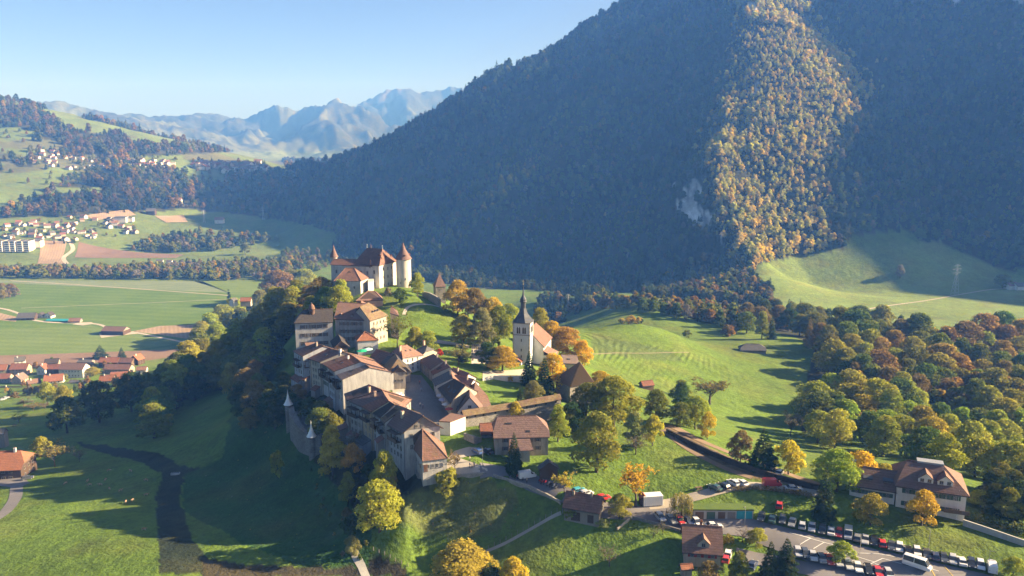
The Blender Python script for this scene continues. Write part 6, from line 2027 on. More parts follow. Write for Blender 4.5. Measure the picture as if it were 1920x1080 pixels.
F_('long_brown_barn', "long brown-roofed barn standing alone right of the green hall", 218, 626, 25, 15, 4.6, 3.6, -.1, 'darkwood', 'brown', z=0, cat='barn', gable_mat='greywood')
F_('feed_shed', "small white-roofed shed left of the long brown-roofed barn", 192, 627, 6, 4, 2, 1, .1, 'white', 'slate', z=0, cat='shed')

VH = [ # px, py base, L, W, h, rh, yaw, wall, roof, label
 (3,702,12,10,5,4,.2,'cream','orange',"orange-roofed house cut by the left edge of the picture"),
 (40,700,15,11,5,4.2,.1,'peach','red',"red-roofed house near the left edge of the valley village"),
 (38,719,10,10,4.5,4.2,1.5,'peach','mix',"peach gabled house in front of the red-roofed one at the left edge"),
 (8,716,13,10,4,3.5,.1,'old','red',"dark red-roofed house low at the left edge"),
 (39,687,9,9,6,3,.5,'white','slate',"white house with a blue-grey hipped roof at the back of the valley village"),
 (99,687,12,9,4,3.4,.3,'old','dark',"dark-roofed house at the back of the village beside the brown field"),
 (82,701,8,9,5,4,1.5,'white','red',"white gable house left of the red ridge in the valley village"),
 (104,699,12,9,4.5,3.4,.05,'wood','red',"timber house with a red roof left of the long white inn"),
 (103,720,15,12,4,4.6,.35,'white','orange',"broad orange-roofed house with two white gables in the valley village"),
 (141,705,22,13,7.5,4.4,-.04,'white','brown',"long white inn with two rows of windows and a brown roof"),
 (208,685,18,11,4.2,3.6,-.03,'wood','orange',"orange-roofed timber barn at the back of the valley village"),
 (240,685,13,10,4,3.2,-.1,'wood','rust',"brown-red roofed house between orange barn and gabled barn"),
 (258,682,9,11,4.5,4.5,1.25,'darkwood','orange',"gabled barn with an orange roof, farthest right in the valley village"),
 (224,698,24,11,4,3.6,-.05,'old','rust',"long reddish-brown roof in the middle of the right group of valley houses"),
 (203,720,12,10,4,4,.1,'cream','orange',"orange-roofed house in front, left of the chimney house"),
 (228,716,16,12,4.6,4.6,.25,'cream','orange',"large orange-roofed house with chimneys by the edge of the wood"),
 (162,684,13,9,3.6,1.6,-.05,'greywood','slate',"grey flat-roofed house behind the long white inn"),
 (267,699,9,8,3.5,2.4,.2,'white','pink',"small white house against the dark trees of the hill"),
 (22,737,20,9,3.2,2.4,-.04,'white','dark',"low dark-roofed terrace with white posts at the left edge"),
 (150,722,16,9,3.0,1.6,-.05,'white','slate',"low white building in front of the long white inn"),
 (64,724,10,8,3.5,2.6,.8,'cream','brown',"small brown-roofed house between terrace and broad orange roof"),
]
for i, (px, py, L, Wd, h, rh, yaw, wl, rf, lab) in enumerate(VH):
    F_('village_house', lab, px, py, L, Wd, h, rh, yaw, wl, rf, z=0.0, group="houses of the village in the left valley", win={'L': (max(2, int(L / 3.2)), 2 if h > 4.4 else 1, .9, 1.2), ('0' if yaw > 1 else '1'): (2, 1, .9, 1.2)},
       chim=((.3, .1, .8, 1.2, 'white'),) if i % 2 == 0 else (), over=.7)
F_('alpine_farmhouse', "big farmhouse with a bright orange roof and glazed front in the lower left corner", 3, 893, 22, 15, 5.2, 5.0, .12, 'darkwood', 'orange', cat='house', hip=3.0, hip_drop=.6, over=1.2, win={'L': (6, 2, 1.4, 1.2), '1': (3, 2, 1.0, 1.2)}, gable_mat='wood', chim=((.78, .05, .8, 1.4, 'white'),))
F_('tall_shed', "narrow tall shed at the left edge above the orange farmhouse", 2, 838, 6, 5, 7, 2, .2, 'greywood', 'slate', cat='shed')
F_('hill_house', "white house on the wooded crest in front of the plain", 438, 571, 5, 5, 3, 2, 1.2, 'white', 'slate', z=82, cat='house')
F_('hill_house', "orange-roofed house half hidden in the crest trees", 462, 571, 8, 6, 3, 2.4, .1, 'cream', 'orange', z=82, cat='house')

# ---------------------------------------------------------------- far towns: small houses of a few pixels each
rs = random.Random(5)
_small = {}
def small_house_mesh(wall, roof, flat):
    k = (wall, roof, flat)
    if k not in _small:
        w = MB(); w.box((0, 0, 2.2), (11, 9, 5.4))
        if not flat:
            for s in (-1, 1): w.face([(s * 5.5, -4.5 * s, 4.9), (s * 5.5, 4.5 * s, 4.9), (s * 5.5, 0, 8.0)], 0)
        r = MB()
        if flat: r.box((0, 0, 5.1), (11.6, 9.6, .5))
        else:
            r.slab([(-6.1, -5.3, 4.5), (6.1, -5.3, 4.5), (6.1, 0, 8.1), (-6.1, 0, 8.1)], .3); r.slab([(6.1, 5.3, 4.5), (-6.1, 5.3, 4.5), (-6.1, 0, 8.1), (6.1, 0, 8.1)], .3)
        _small[k] = (w.mesh('wall', M[wall]), r.mesh('roof', M[roof]))
    return _small[k]
def small_house(px, py, label, group, wall='white', roof='red', yaw=0, sc=1.0, flat=False, zmul=1.0):
    c = on_ground(px, py)
    t = thing('distant_house', label, 'house', c, yaw, group)
    t.scale = (sc, sc, sc * zmul)
    w, r = small_house_mesh(wall, roof, flat)
    link('wall', w, t); link('roof', r, t)
    return t
def town(n, poly, label, group, scale, seed, roofs=('red', 'brown', 'orange', 'pink', 'slate'), walls=('white', 'white', 'cream', 'pale')):
    r = random.Random(seed); xs = [p[0] for p in poly]; ys = [p[1] for p in poly]; k = 0; got = []
    while len(got) < n and k < 4000:
        k += 1
        x, y = r.uniform(min(xs), max(xs)), r.uniform(min(ys), max(ys))
        if not inside(np.array([x]), np.array([y]), poly)[0]: continue
        if any(abs(x - a) < 6.0 and abs(y - b) < 2.6 for a, b in got): continue
        got.append((x, y))
        wl, rf, fl = r.choice(walls), r.choice(roofs), r.random() < .18
        tier = ('back', 'middle', 'front')[min(2, int(3 * (y - min(ys)) / (max(ys) - min(ys) + 1)))]
        part = ('far left', 'left', 'centre', 'right', 'far right')[min(4, int(5 * (x - min(xs)) / (max(xs) - min(xs) + 1)))]
        rn = dict(red='red', brown='brown', orange='orange', pink='pale pink', slate='grey')[rf]
        small_house(x, y, f"{ {'pale': 'grey'}.get(wl, wl)} house with a {'flat ' if fl else ''}{rn} roof, {tier} {part} of {label}", group, wl, rf, r.uniform(-.6, .6) + (1.57 if r.random() < .3 else 0), scale * r.uniform(.7, 1.1), fl)
town(58, [(0,424),(60,416),(120,408),(200,410),(250,428),(262,436),(220,442),(150,460),(90,452),(0,446)], "the distant town", "houses of the distant town", .95, 3)
town(30, [(40,290),(95,280),(130,288),(190,305),(200,318),(130,322),(70,312)], "the far slope village", "houses on the far slope", 1.0, 4)
town(22, [(235,302),(300,300),(330,310),(300,318),(240,314)], "the slope-foot hamlet", "houses at the foot of the far slope", 1.25, 5)
town(40, [(360,308),(500,306),(505,322),(450,326),(370,322)], "the valley-end town", "houses at the far end of the valley", 1.8, 6)
for i, (px, lab) in enumerate([(6, "first"), (20, "second"), (30, "third"), (44, "fourth"), (56, "fifth")]):
    c = on_ground(px, 470)
    t = thing('apartment_block', f"white apartment slab on the plain, {lab} from the left edge of the picture", 'building', c, math.radians(8), "white apartment slabs of the distant town")
    mb = MB(); mb.box((0, 0, 9), (9, 26, 18)); mb.build('wall', M['white'], t)
    mb = MB()
    for f in range(5): mb.box((0, -13.05, 2.4 + f * 3.4), (7.4, .2, 1.5))
    mb.build('window_band', M['glass'], t)
    mb = MB(); mb.box((0, 0, 18.2), (9.4, 26.4, .4)); mb.build('roof', M['slate'], t)
small_house(66, 462, "long white hall at the right end of the apartment slabs", None, 'white', 'slate', .2, 2.2, True)
for px, py, lab, sc, fl in [(228, 416, "pale blue-roofed shed on the green fields right of the distant town", 2.0, True), (242, 415, "white hall at the right end of the pale blue-roofed shed", 1.6, True), (412, 418, "white house with a red roof beside the distant pylon", 1.6, False), (331, 384, "white house at the tip of the wooded ridge", 2.0, False), (284, 402, "dark barn in the green field below the wooded terrace", 1.6, False),
        (300, 494, "house with a dark roof in front of the long tree belt", .9, False), (318, 494, "white house beside the dark-roofed one at the long tree belt", .8, False), (1895, 542, "white farm building at the right edge of the big meadow", 1.1, False), (1910, 543, "second farm building at the right edge, dark roof", 1.1, False), (560, 487, "white house with a pink roof among the trees left of the castle", .8, False)]:
    small_house(px, py, lab, None, 'darkwood' if 'dark barn' in lab else 'white', 'slate' if ('blue' in lab or 'dark' in lab) else 'pink', .15, sc, fl)
# ---------------------------------------------------------------- single trees
RC = dict(broad=5.0, tall=4.6, round=3.8, spruce=3.2, yew=2.9, poplar=1.7, shrub=2.4, bare=3.2, thin=3.4, airy=3.4, willow=3.4)
C = dict(green=(.055, .085, .016), dgreen=(.028, .045, .012), olive=(.085, .095, .018), lime=(.150, .170, .022), gold=(.235, .185, .024), yellow=(.28, .21, .022), orange=(.225, .14, .03), rust=(.150, .096, .028),
         brown=(.115, .092, .032), grey=(.10, .090, .060), spruce=(.018, .034, .014), red=(.20, .035, .025), golive=(.14, .145, .022), pale=(.12, .125, .045))
def tr(kind, px, py0, py1, wpx, color, label, group=None, z=None, var=.12):
    p = on_ground(px, py0) if z is None else W3(px, py0, z)
    dep = project(p.x, p.y, p.z)[2]
    h = (py0 - py1) * dep / FPX * 1.04
    w = wpx * dep / FPX / (2 * RC[kind])
    r = random.Random(int(px * 31 + py0 * 7))
    c = C[color] if isinstance(color, str) else color
    c = tuple(v * (1 + r.uniform(-var, var)) for v in c)
    return tree(kind, (p.x, p.y, p.z - .15), h, c, label, group, width=w)
# round the village and the gate
T = [
 ('broad',1118,885,768,92,(.105,.118,.02),"huge olive and gold broadleaf tree on the edge of the sunny meadow"),
 ('tall',1046,828,755,44,'lime',"tall bright green tree at the right end of the roofed rampart"),
 ('round',967,792,752,30,'yellow',"small bright yellow tree standing against the rampart"),
 ('broad',1150,800,702,92,'golive',"big yellow-green tree below the corner tower"),
 ('tall',1188,838,768,46,'pale',"slim pale green tree right of the huge meadow tree"),
 ('round',1223,836,776,38,'gold',"rounded golden tree at the start of the earth track"),
 ('bare',1192,852,810,44,'grey',"dark bare fruit tree at the top of the sunny meadow"),
 ('broad',1230,790,727,50,'olive',"dark olive tree right of the yellow-green tree cluster"),
 ('tall',1276,768,710,46,'green',"deep green tree standing highest in the hillside row"),
 ('broad',1275,800,752,46,'olive',"low olive tree in front of the deep green one"),
 ('broad',1303,805,740,56,'golive',"yellowish bush-like tree at the right end of the hillside row"),
 ('round',1326,824,772,34,'gold',"golden tree at the foot of the hillside row"),
 ('thin',1330,758,706,60,'brown',"wide bare dark tree on the open hillside"),
 ('thin',1192,950,862,58,'yellow',"tall thin yellow tree beside the white container"),
 ('willow',1277,970,922,46,'pale',"weeping willow above the parked cars at the road bend"),
 ('round',1161,972,925,48,'golive',"olive-yellow tree at the right gable of the old barn"),
 ('airy',1058,926,884,40,'gold',"sparse yellowish tree beside the parked motorcycles"),
 ('shrub',837,930,878,60,'golive',"round olive shrub under the gate terrace"),
 ('airy',853,884,848,32,'brown',"small brownish tree on the gate terrace"),
 ('tall',625,895,792,58,'gold',"tall golden autumn tree below the shaded house walls"),
 ('round',662,890,828,54,'orange',"bright orange autumn tree below the shaded house walls"),
 ('tall',653,945,880,36,'golive',"narrow olive and orange tree under the bright orange one"),
 ('broad',722,930,842,58,'lime',"light green tree close under the end house"),
 ('broad',712,995,895,96,'lime',"broad light green tree lowest on the wooded bank"),
 ('airy',664,858,808,40,'grey',"greyish half-bare tree beside the golden tree"),
 ('shrub',520,897,843,34,'golive',"lone olive bush on the shaded slope"),
 ('spruce',992,722,655,34,'spruce',"dark spruce directly in front of the church tower"),
 ('spruce',1021,746,668,38,'spruce',"second dark spruce, right of the one before the church tower"),
 ('spruce',964,884,806,36,'spruce',"lone spruce in front of the grey-roofed house"),
 ('broad',942,696,648,60,'gold',"round golden tree left of the church tower"),
 ('broad',1037,735,660,56,'yellow',"bright yellow tree right of the two dark spruces"),
 ('tall',1012,640,575,44,'lime',"lime green tree on the ridge behind the church"),
 ('broad',1034,660,600,52,'gold',"golden tree on the ridge right of the church roof"),
 ('broad',1062,676,612,60,'orange',"big orange tree on the ridge right of the church"),
 ('round',1092,690,638,38,'yellow',"yellow tree at the end of the ridge right of the church"),
 ('broad',1100,800,715,64,'olive',"dark shaded tree just right of the corner tower"),
 ('broad',1072,808,752,50,'dgreen',"dark green tree under the corner tower"),
 ('round',1125,730,695,44,'gold',"golden tree crown rising behind the corner tower's right side"),
 ('broad',868,648,588,50,'golive',"olive-green tree on the lawn between castle and church"),
 ('tall',905,655,575,46,'pale',"grey-green tree left of the church helm"),
 ('broad',935,650,572,54,'olive',"dark olive tree close left of the church spire"),
 ('broad',915,690,640,40,'dgreen',"dark tree in front of the grey-green one by the church"),
 ('broad',858,592,524,56,'orange',"big orange-brown tree on the crest right of the castle"),
 ('broad',890,604,540,54,'brown',"reddish-brown tree second on the crest right of the castle"),
 ('broad',925,616,556,48,'gold',"golden tree third on the crest right of the castle"),
 ('broad',955,628,568,46,'golive',"yellow-olive tree on the crest just left of the spire"),
 ('round',783,557,512,32,'golive',"olive tree directly right of the round keep"),
 ('shrub',752,572,540,32,'green',"green bush on the castle lawn below the keep"),
 ('shrub',728,556,538,16,'grey',"small greyish bush against the tall castle wing"),
 ('airy',745,652,592,46,'olive',"airy olive tree in front of the cream hipped house"),
 ('broad',778,660,612,44,'golive',"olive tree behind the white house with the pink roof"),
 ('round',803,665,620,40,'lime',"bright green tree on the castle lawn above the street"),
 ('shrub',823,670,652,18,'red',"small bright red shrub behind the slate-roofed house"),
 ('airy',860,684,648,42,'brown',"brownish leafless-looking tree left of the graveyard"),
 ('spruce',868,676,640,22,'spruce',"small dark spruce beside the graveyard"),
 ('spruce',975,770,722,20,'spruce',"small grey-green conifer at the corner of the church lawn"),
 ('broad',1000,765,712,44,'brown',"dull brown-green tree between lawn and rampart"),
 ('shrub',957,716,704,12,'gold',"tiny golden shrub against the churchyard wall"),
 # car park, hotel, cottage
 ('yew',1544,968,868,44,'spruce',"tall dark cypress-like conifer between car park and hotel"),
 ('broad',1568,922,838,78,'lime',"broad yellow-green tree left behind the hotel"),
 ('broad',1612,912,842,66,'yellow',"yellow tree behind the hotel's left wing"),
 ('round',1660,905,868,40,'gold',"golden tree top just over the hotel's left roof"),
 ('round',1700,900,872,36,'yellow',"yellow tree top between the hotel's two roofs"),
 ('round',1632,985,924,58,'golive',"olive-gold tree on the bank before the hotel's left wing"),
 ('round',1728,985,914,62,'gold',"glowing golden tree in front of the hotel's main wing"),
 ('round',1576,1056,1012,48,'lime',"small round yellow-green tree in the car park"),
 ('spruce',1881,965,888,62,'spruce',"broad dark conifer right of the hotel"),
 ('broad',1838,950,915,44,'golive',"olive tree at the hotel's right gable"),
 ('round',1898,1085,1040,46,'golive',"yellowish tree at the lower right end of the car park"),
 ('round',1478,890,824,56,'yellow',"yellow tree nearest the dark bank wall"),
 ('spruce',1430,880,798,58,'spruce',"broad dark conifer above the bank wall"),
 ('round',1388,868,806,46,'brown',"dark reddish tree left of the broad dark conifer"),
 ('airy',1482,818,774,44,'grey',"grey half-bare tree left of the bright green wood"),
 ('spruce',1472,1085,1002,52,'spruce',"dark spruce at the lower edge of the car park"),
 ('spruce',1442,1088,1008,44,'dgreen',"dark green conifer left of the spruce at the car park's lower edge"),
 ('tall',1385,1092,1030,48,'olive',"olive tree right of the cottage"),
 ('round',1418,1024,988,44,'golive',"small olive tree on the strip above the car park's lower edge"),
 ('bare',1392,1016,984,36,'grey',"small bare tree right of the cottage roof"),
 ('round',1330,1094,1052,56,'brown',"pinkish-brown bush in front of the cottage"),
 ('shrub',1366,1020,1000,26,'golive',"yellowish bush behind the cottage's right gable"),
 ('broad',868,1110,1014,128,(.19,.165,.025),"wide golden tree top at the bottom edge of the picture"),
 ('round',962,1110,1042,62,'yellow',"yellow tree right of the wide golden one at the bottom edge"),
 ('round',918,1120,1060,60,'dgreen',"dark green tree between the two golden ones at the bottom edge"),
 ('round',660,1042,1004,36,'pale',"small grey-green tree at the concrete path"),
 ('bare',1143,1062,1020,44,'grey',"bare tree alone on the lower meadow"),
 ('bare',1225,1008,984,26,'grey',"small bare fruit tree near the car park parapet"),
 ('bare',1243,1002,978,26,'grey',"second bare fruit tree near the car park parapet"),
 ('shrub',1070,972,950,30,'olive',"olive bush at the left corner of the old barn"),
 ('shrub',1130,988,972,26,'pale',"grey-green bush on the slope under the old barn"),
 # left side
 ('round',78,855,818,42,'golive',"olive tree in the hollow above the orange farmhouse"),
 ('airy',103,875,828,54,'brown',"wide leafless tree in the hollow by the orange farmhouse"),
 ('airy',149,866,844,22,'grey',"small bare tree at the edge of the shaded meadow"),
 ('broad',126,812,742,62,'dgreen',"dark round tree leftmost of the three on the spur"),
 ('broad',187,792,712,72,'dgreen',"largest dark round tree of the three on the spur"),
 ('broad',247,772,695,52,'dgreen',"dark tree at the lower end of the hill wood"),
 ('tall',289,798,722,56,'golive',"lime-topped tree at the lower corner of the hill wood"),
 ('round',90,760,714,32,'golive',"olive tree behind the valley houses"),
 ('round',120,762,722,34,'golive',"yellow-olive tree right of the olive one behind the valley houses"),
 ('yew',189,672,646,26,'spruce',"dark broad conifer behind the orange-roofed timber barn"),
 ('spruce',229,674,650,16,'spruce',"slim dark spruce right of the broad conifer"),
 ('spruce',219,724,700,14,'spruce',"small spruce between the orange-roofed valley houses"),
 ('poplar',430,571,543,9,'dgreen',"slim poplar on the plain beside the crest"),
 ('round',175,705,688,26,'golive',"yellowish tree between inn and orange roofs"),
 ('airy',45,762,748,30,'grey',"grey orchard tree on the lower left meadow, upper one"),
 ('airy',62,770,756,30,'brown',"brownish orchard tree next to the grey one on the lower left meadow"),
 ('airy',85,766,754,20,'grey',"small orchard tree at the right end of the row on the lower left meadow"),
 ('airy',35,793,776,30,'olive',"low orchard tree by itself on the lower left meadow"),
 ('round',1687,522,497,18,'grey',"single round tree in the middle of the big right meadow"),
 ('broad',1880,540,513,32,'olive',"round tree beside the farm at the right edge"),
 ('tall',1428,636,582,34,'golive',"sunlit tree standing free before the dark tree line"),
 ('shrub',1287,634,618,18,'olive',"small bush in the hollow of the rolling meadow"),
 ('shrub',1203,606,598,10,'dgreen',"tiny dark bush on the crest of the rolling meadow"),
 ('round',460,478,455,22,'olive',"single round tree in the field beyond the tree belt"),
]
for t in T:
    tr(*t)
# --- trees of a wood that nothing tells apart share a label and a group
CN = dict(green='green', dgreen='dark green', olive='olive', lime='lime green', gold='golden', yellow='yellow', orange='orange', rust='rust-coloured', brown='brown', grey='grey', golive='yellow-olive', pale='pale green')
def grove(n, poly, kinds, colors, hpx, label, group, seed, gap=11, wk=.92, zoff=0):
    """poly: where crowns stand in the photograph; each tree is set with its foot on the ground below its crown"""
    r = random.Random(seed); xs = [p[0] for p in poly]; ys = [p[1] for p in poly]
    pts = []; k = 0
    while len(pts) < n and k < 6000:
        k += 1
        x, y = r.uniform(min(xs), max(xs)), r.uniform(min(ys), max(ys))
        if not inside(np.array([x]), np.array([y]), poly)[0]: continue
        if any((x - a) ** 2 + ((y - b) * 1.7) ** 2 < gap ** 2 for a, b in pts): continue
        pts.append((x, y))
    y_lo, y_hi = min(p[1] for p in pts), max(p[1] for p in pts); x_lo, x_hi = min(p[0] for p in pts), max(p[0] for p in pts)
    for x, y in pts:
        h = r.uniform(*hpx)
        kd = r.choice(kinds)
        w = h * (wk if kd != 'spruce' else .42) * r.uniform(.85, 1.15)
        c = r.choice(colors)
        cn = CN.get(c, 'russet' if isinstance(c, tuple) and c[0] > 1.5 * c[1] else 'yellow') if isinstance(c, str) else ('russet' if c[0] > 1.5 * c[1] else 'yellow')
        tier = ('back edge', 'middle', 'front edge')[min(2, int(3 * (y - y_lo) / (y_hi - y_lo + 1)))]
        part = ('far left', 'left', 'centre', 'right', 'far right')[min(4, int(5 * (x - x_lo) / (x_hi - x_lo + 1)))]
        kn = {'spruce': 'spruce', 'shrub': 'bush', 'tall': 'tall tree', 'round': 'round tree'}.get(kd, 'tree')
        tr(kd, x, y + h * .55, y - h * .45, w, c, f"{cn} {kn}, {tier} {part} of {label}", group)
    return pts
grove(44, [(262,745),(300,690),(345,660),(385,610),(425,585),(480,570),(520,560),(535,600),(500,660),(470,700),(430,710),(380,712),(330,750),(290,785)], ['broad', 'tall'], ['olive', 'golive', 'dgreen', 'green', 'olive', 'lime'], (50, 72),
      "the hill wood", "trees of the wood on the left flank of the hill", 21, gap=26)
grove(15, [(505,560),(520,530),(560,515),(600,535),(640,540),(655,560),(600,580),(560,600),(520,600)], ['broad', 'tall'], ['olive', 'golive', 'brown', 'golive', 'green'], (52, 70),
      "the castle grove", "trees left of the castle", 22, gap=24)
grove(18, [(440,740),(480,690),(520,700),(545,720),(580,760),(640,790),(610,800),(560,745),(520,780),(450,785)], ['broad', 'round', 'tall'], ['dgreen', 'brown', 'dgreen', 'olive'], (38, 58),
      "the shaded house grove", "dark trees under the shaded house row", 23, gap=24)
tr('tall', 497, 700, 612, 66, 'golive', "tall lime-olive tree at the edge of the wood left of the white building")
tr('broad', 466, 748, 688, 56, 'brown', "brown-topped tree at the lower edge of the hill wood")
grove(10, [(620,900),(650,960),(640,1010),(700,1020),(740,900),(690,870)], ['round', 'shrub'], ['dgreen', 'brown', 'dgreen'], (26, 40), "the shaded bank's thicket", "low trees on the shaded bank", 27, gap=26)
grove(60, [(1545,625),(1580,595),(1640,590),(1700,610),(1760,640),(1800,625),(1860,610),(1935,620),(1935,770),(1850,760),(1760,735),(1700,740),(1640,700),(1560,680)], ['broad', 'tall', 'broad'], ['rust', 'golive', 'olive', 'brown', 'olive', 'golive', (.17, .12, .03), 'green', 'brown'], (56, 78),
      "the big brown wood", "rust-coloured wood on the right", 24, gap=30)
grove(40, [(1508,775),(1530,735),(1580,725),(1640,745),(1700,745),(1760,780),(1830,785),(1900,775),(1935,790),(1935,870),(1840,860),(1760,845),(1660,815),(1600,800),(1520,800)], ['broad', 'tall', 'broad'], ['lime', 'golive', 'lime', 'green', 'lime', (.19, .18, .025)], (60, 88),
      "the bright hotel wood", "yellow-green wood behind the hotel", 25, gap=33)
grove(8, [(1840,890),(1930,880),(1935,960),(1860,930)], ['broad', 'tall'], ['dgreen', 'olive'], (60, 80), "the dark hotel grove", "dark trees right of the hotel", 29, gap=30)
grove(16, [(1390,590),(1440,575),(1500,580),(1545,600),(1550,650),(1500,610),(1440,615),(1400,610)], ['broad', 'tall', 'spruce'], ['dgreen', 'olive', 'brown', 'olive'], (40, 58),
      "the dark tree line", "dark tree line between the meadows", 26, gap=20)
grove(7, [(2,540),(30,538),(36,550),(4,552)], ['round', 'shrub'], ['grey', 'brown'], (14, 20), "the field bushes", "bushes at the left edge of the plain", 28, gap=7, wk=1.0)
grove(5, [(1165,600),(1190,592),(1200,600),(1170,606)], ['shrub'], ['brown', 'gold'], (10, 14), "the crest bushes", "bushes on the rear meadow crest", 30, gap=8, wk=1.2)
# ---------------------------------------------------------------- vehicles
def paint_mat():
    k = NT('car_paint')
    info = k.n('ShaderNodeObjectInfo')
    b = k.bsdf(info.outputs['Color'], .28, None, .5)
    b.inputs['Coat Weight'].default_value = .6
    return k.m
M['carpaint'] = paint_mat()
M['rubber'] = plain('tyre_rubber', (0.02, 0.02, 0.02), .8)
M['lamp'] = plain('lamp_glass', (0.6, 0.6, 0.55), .2)
M['tail'] = plain('tail_lamp', (0.35, 0.02, 0.02), .3)

def loft(mb, sections, m=0):
    """closed body through cross-sections; each section: list of points, same count"""
    b0 = []
    for s in sections:
        b0.append(len(mb.v)); mb.v += [tuple(p) for p in s]
    n = len(sections[0])
    for a, b in zip(b0[:-1], b0[1:]):
        for i in range(n):
            j = (i + 1) % n
            mb.f.append((a + i, b + i, b + j, a + j)); mb.mi.append(m)
    mb.f.append(tuple(b0[0] + i for i in range(n))); mb.mi.append(m)
    mb.f.append(tuple(b0[-1] + i for i in range(n))[::-1]); mb.mi.append(m)

def vehicle_proto(name, cat, Ln, Wd, Ht, belt, prof, wheel=.32, glass=None):
    """prof: (x fraction, lower z, belt z, roof z or None, roof half width factor) along the length; front at +x"""
    root = thing(name, 'x', cat)
    mb = MB(); secs = []
    for fx, zl, zb, wf in prof:
        x = (fx - .5) * Ln; w = Wd / 2 * wf
        secs.append([(x, -w, zl), (x, -w * 1.0, zb * .55 + zl * .45), (x, -w * .93, zb), (x, w * .93, zb), (x, w, zb * .55 + zl * .45), (x, w, zl)])
    loft(mb, secs); body = mb.build('body', M['carpaint'], root)
    # cabin with glass band
    g0, g1, g2, g3, hr = glass
    xs = [(g0 - .5) * Ln, (g1 - .5) * Ln, (g2 - .5) * Ln, (g3 - .5) * Ln]
    w0, w1 = Wd * .46, Wd * .37
    zb, zr = belt - .02, Ht - .07
    lo = [(xs[0], -w0, zb), (xs[3], -w0, zb), (xs[3], w0, zb), (xs[0], w0, zb)]
    hi = [(xs[1], -w1, zr), (xs[2], -w1, zr), (xs[2], w1, zr), (xs[1], w1, zr)]
    mb = MB(); mb.hexa(lo, hi); mb.build('windows', M['glass'], root)
    mb = MB()
    mb.hexa([(xs[1] - .05, -w1 - .02, zr - .02), (xs[2] + .04, -w1 - .02, zr - .02), (xs[2] + .04, w1 + .02, zr - .02), (xs[1] - .05, w1 + .02, zr - .02)],
            [(xs[1] + .08, -w1 + .06, Ht), (xs[2] - .1, -w1 + .06, Ht), (xs[2] - .1, w1 - .06, Ht), (xs[1] + .08, w1 - .06, Ht)])
    mb.build('roof', M['carpaint'], root)
    for s in (-1, 1):
        pl = MB(); c = (xs[1] + xs[2]) / 2
        def q(x, t, dx): return (x + dx, s * (w0 + (w1 - w0) * t + .012), zb + (zr - zb) * t)
        for base, top in ((xs[0], xs[1]), (c, c), (xs[3], xs[2])):
            pts = [q(base, 0, -.05), q(base, 0, .05), q(top, 1, .05), q(top, 1, -.05)]
            pl.face(pts if s < 0 else pts[::-1])
        pl.build('door_pillars', M['carpaint'], root)
    wm = MB(); wm.lathe([(0, -.1), (wheel * .55, -.11), (wheel, -.09), (wheel, .09), (wheel * .55, .11), (0, .1)], 12)
    wme = wm.mesh('wheel', M['rubber'])
    rim = MB(); rim.lathe([(0, .115), (wheel * .6, .11), (wheel * .55, .09)], 10); rme = rim.mesh('rim', M['steel'])
    for fx in (.19, .80):
        for s in (-1, 1):
            o = link('wheel', wme, root, ((fx - .5) * Ln, s * Wd * .44, wheel)); o.rotation_euler = (-s * math.pi / 2, 0, 0)
            link('rim', rme, o)
    for s in (-1, 1):
        h = MB(); h.box((Ln / 2 - .06, s * Wd * .34, belt * .72), (.1, .34, .14)); h.build('headlight', M['lamp'], root)
        h = MB(); h.box((-Ln / 2 + .05, s * Wd * .36, belt * .78), (.1, .2, .22)); h.build('tail_light', M['tail'], root)
    return root

hatch = vehicle_proto('parked_car', 'car', 4.1, 1.76, 1.48, .93, [(0, .42, .86, .86), (.03, .26, .92, .97), (.2, .2, .95, 1), (.62, .2, .93, 1), (.76, .2, .88, .99), (.95, .26, .72, .93), (1, .38, .6, .8)], glass=(.02, .12, .55, .77, 0))
sedan = vehicle_proto('parked_car', 'car', 4.5, 1.8, 1.42, .90, [(0, .42, .86, .86), (.03, .26, .93, .97), (.15, .2, .95, 1), (.62, .2, .92, 1), (.74, .2, .87, .99), (.95, .26, .70, .93), (1, .38, .58, .8)], glass=(.08, .24, .54, .73, 0))
van = vehicle_proto('parked_van', 'van', 5.0, 1.95, 2.05, 1.15, [(0, .4, 1.2, .94), (.02, .26, 1.95, .97), (.3, .22, 1.96, .98), (.66, .22, 1.93, .98), (.70, .22, 1.2, 1), (.82, .22, 1.12, 1), (.97, .26, .86, .95), (1, .36, .7, .84)], glass=(.60, .62, .70, .86, 0))
bus = vehicle_proto('minibus', 'minibus', 6.0, 2.1, 2.5, 1.25, [(0, .4, 1.25, .95), (.02, .28, 1.3, 1), (.3, .24, 1.3, 1), (.8, .24, 1.26, 1), (.93, .26, 1.0, .98), (1, .36, .75, .88)], wheel=.36, glass=(.015, .03, .80, .92, 0))
PR = {'h': hatch, 's': sedan, 'v': van, 'b': bus}
used = set()
COLS = dict(silver=(.36, .37, .39), white=(.60, .60, .60), black=(.015, .015, .018), dark=(.05, .055, .06), grey=(.17, .18, .19), red=(.42, .03, .03), blue=(.05, .10, .26), navy=(.03, .045, .10), teal=(.05, .30, .38), dgreen=(.03, .07, .055), beige=(.42, .38, .30))
def car(kind, px, py, yaw, color, label, group=None, z=None):
    p = on_ground(px, py) if z is None else W3(px, py, z)
    src = PR[kind]; col = (*COLS[color], 1)
    loc = (p.x, p.y, p.z + .13)
    if kind not in used:
        used.add(kind)
        src.location = loc; src.rotation_euler = (0, 0, yaw); src["label"] = label
        for ch in src.children: ch.color = col
        if group: src["group"] = group
        return src
    o = copy_thing(src, label, loc, yaw, 1.0, col, group)
    if group is None and "group" in o: del o["group"]
    return o
def row_yaw(a, b, extra=0.0):
    p, q = on_ground(*a), on_ground(*b)
    return math.atan2(q.y - p.y, q.x - p.x) + extra
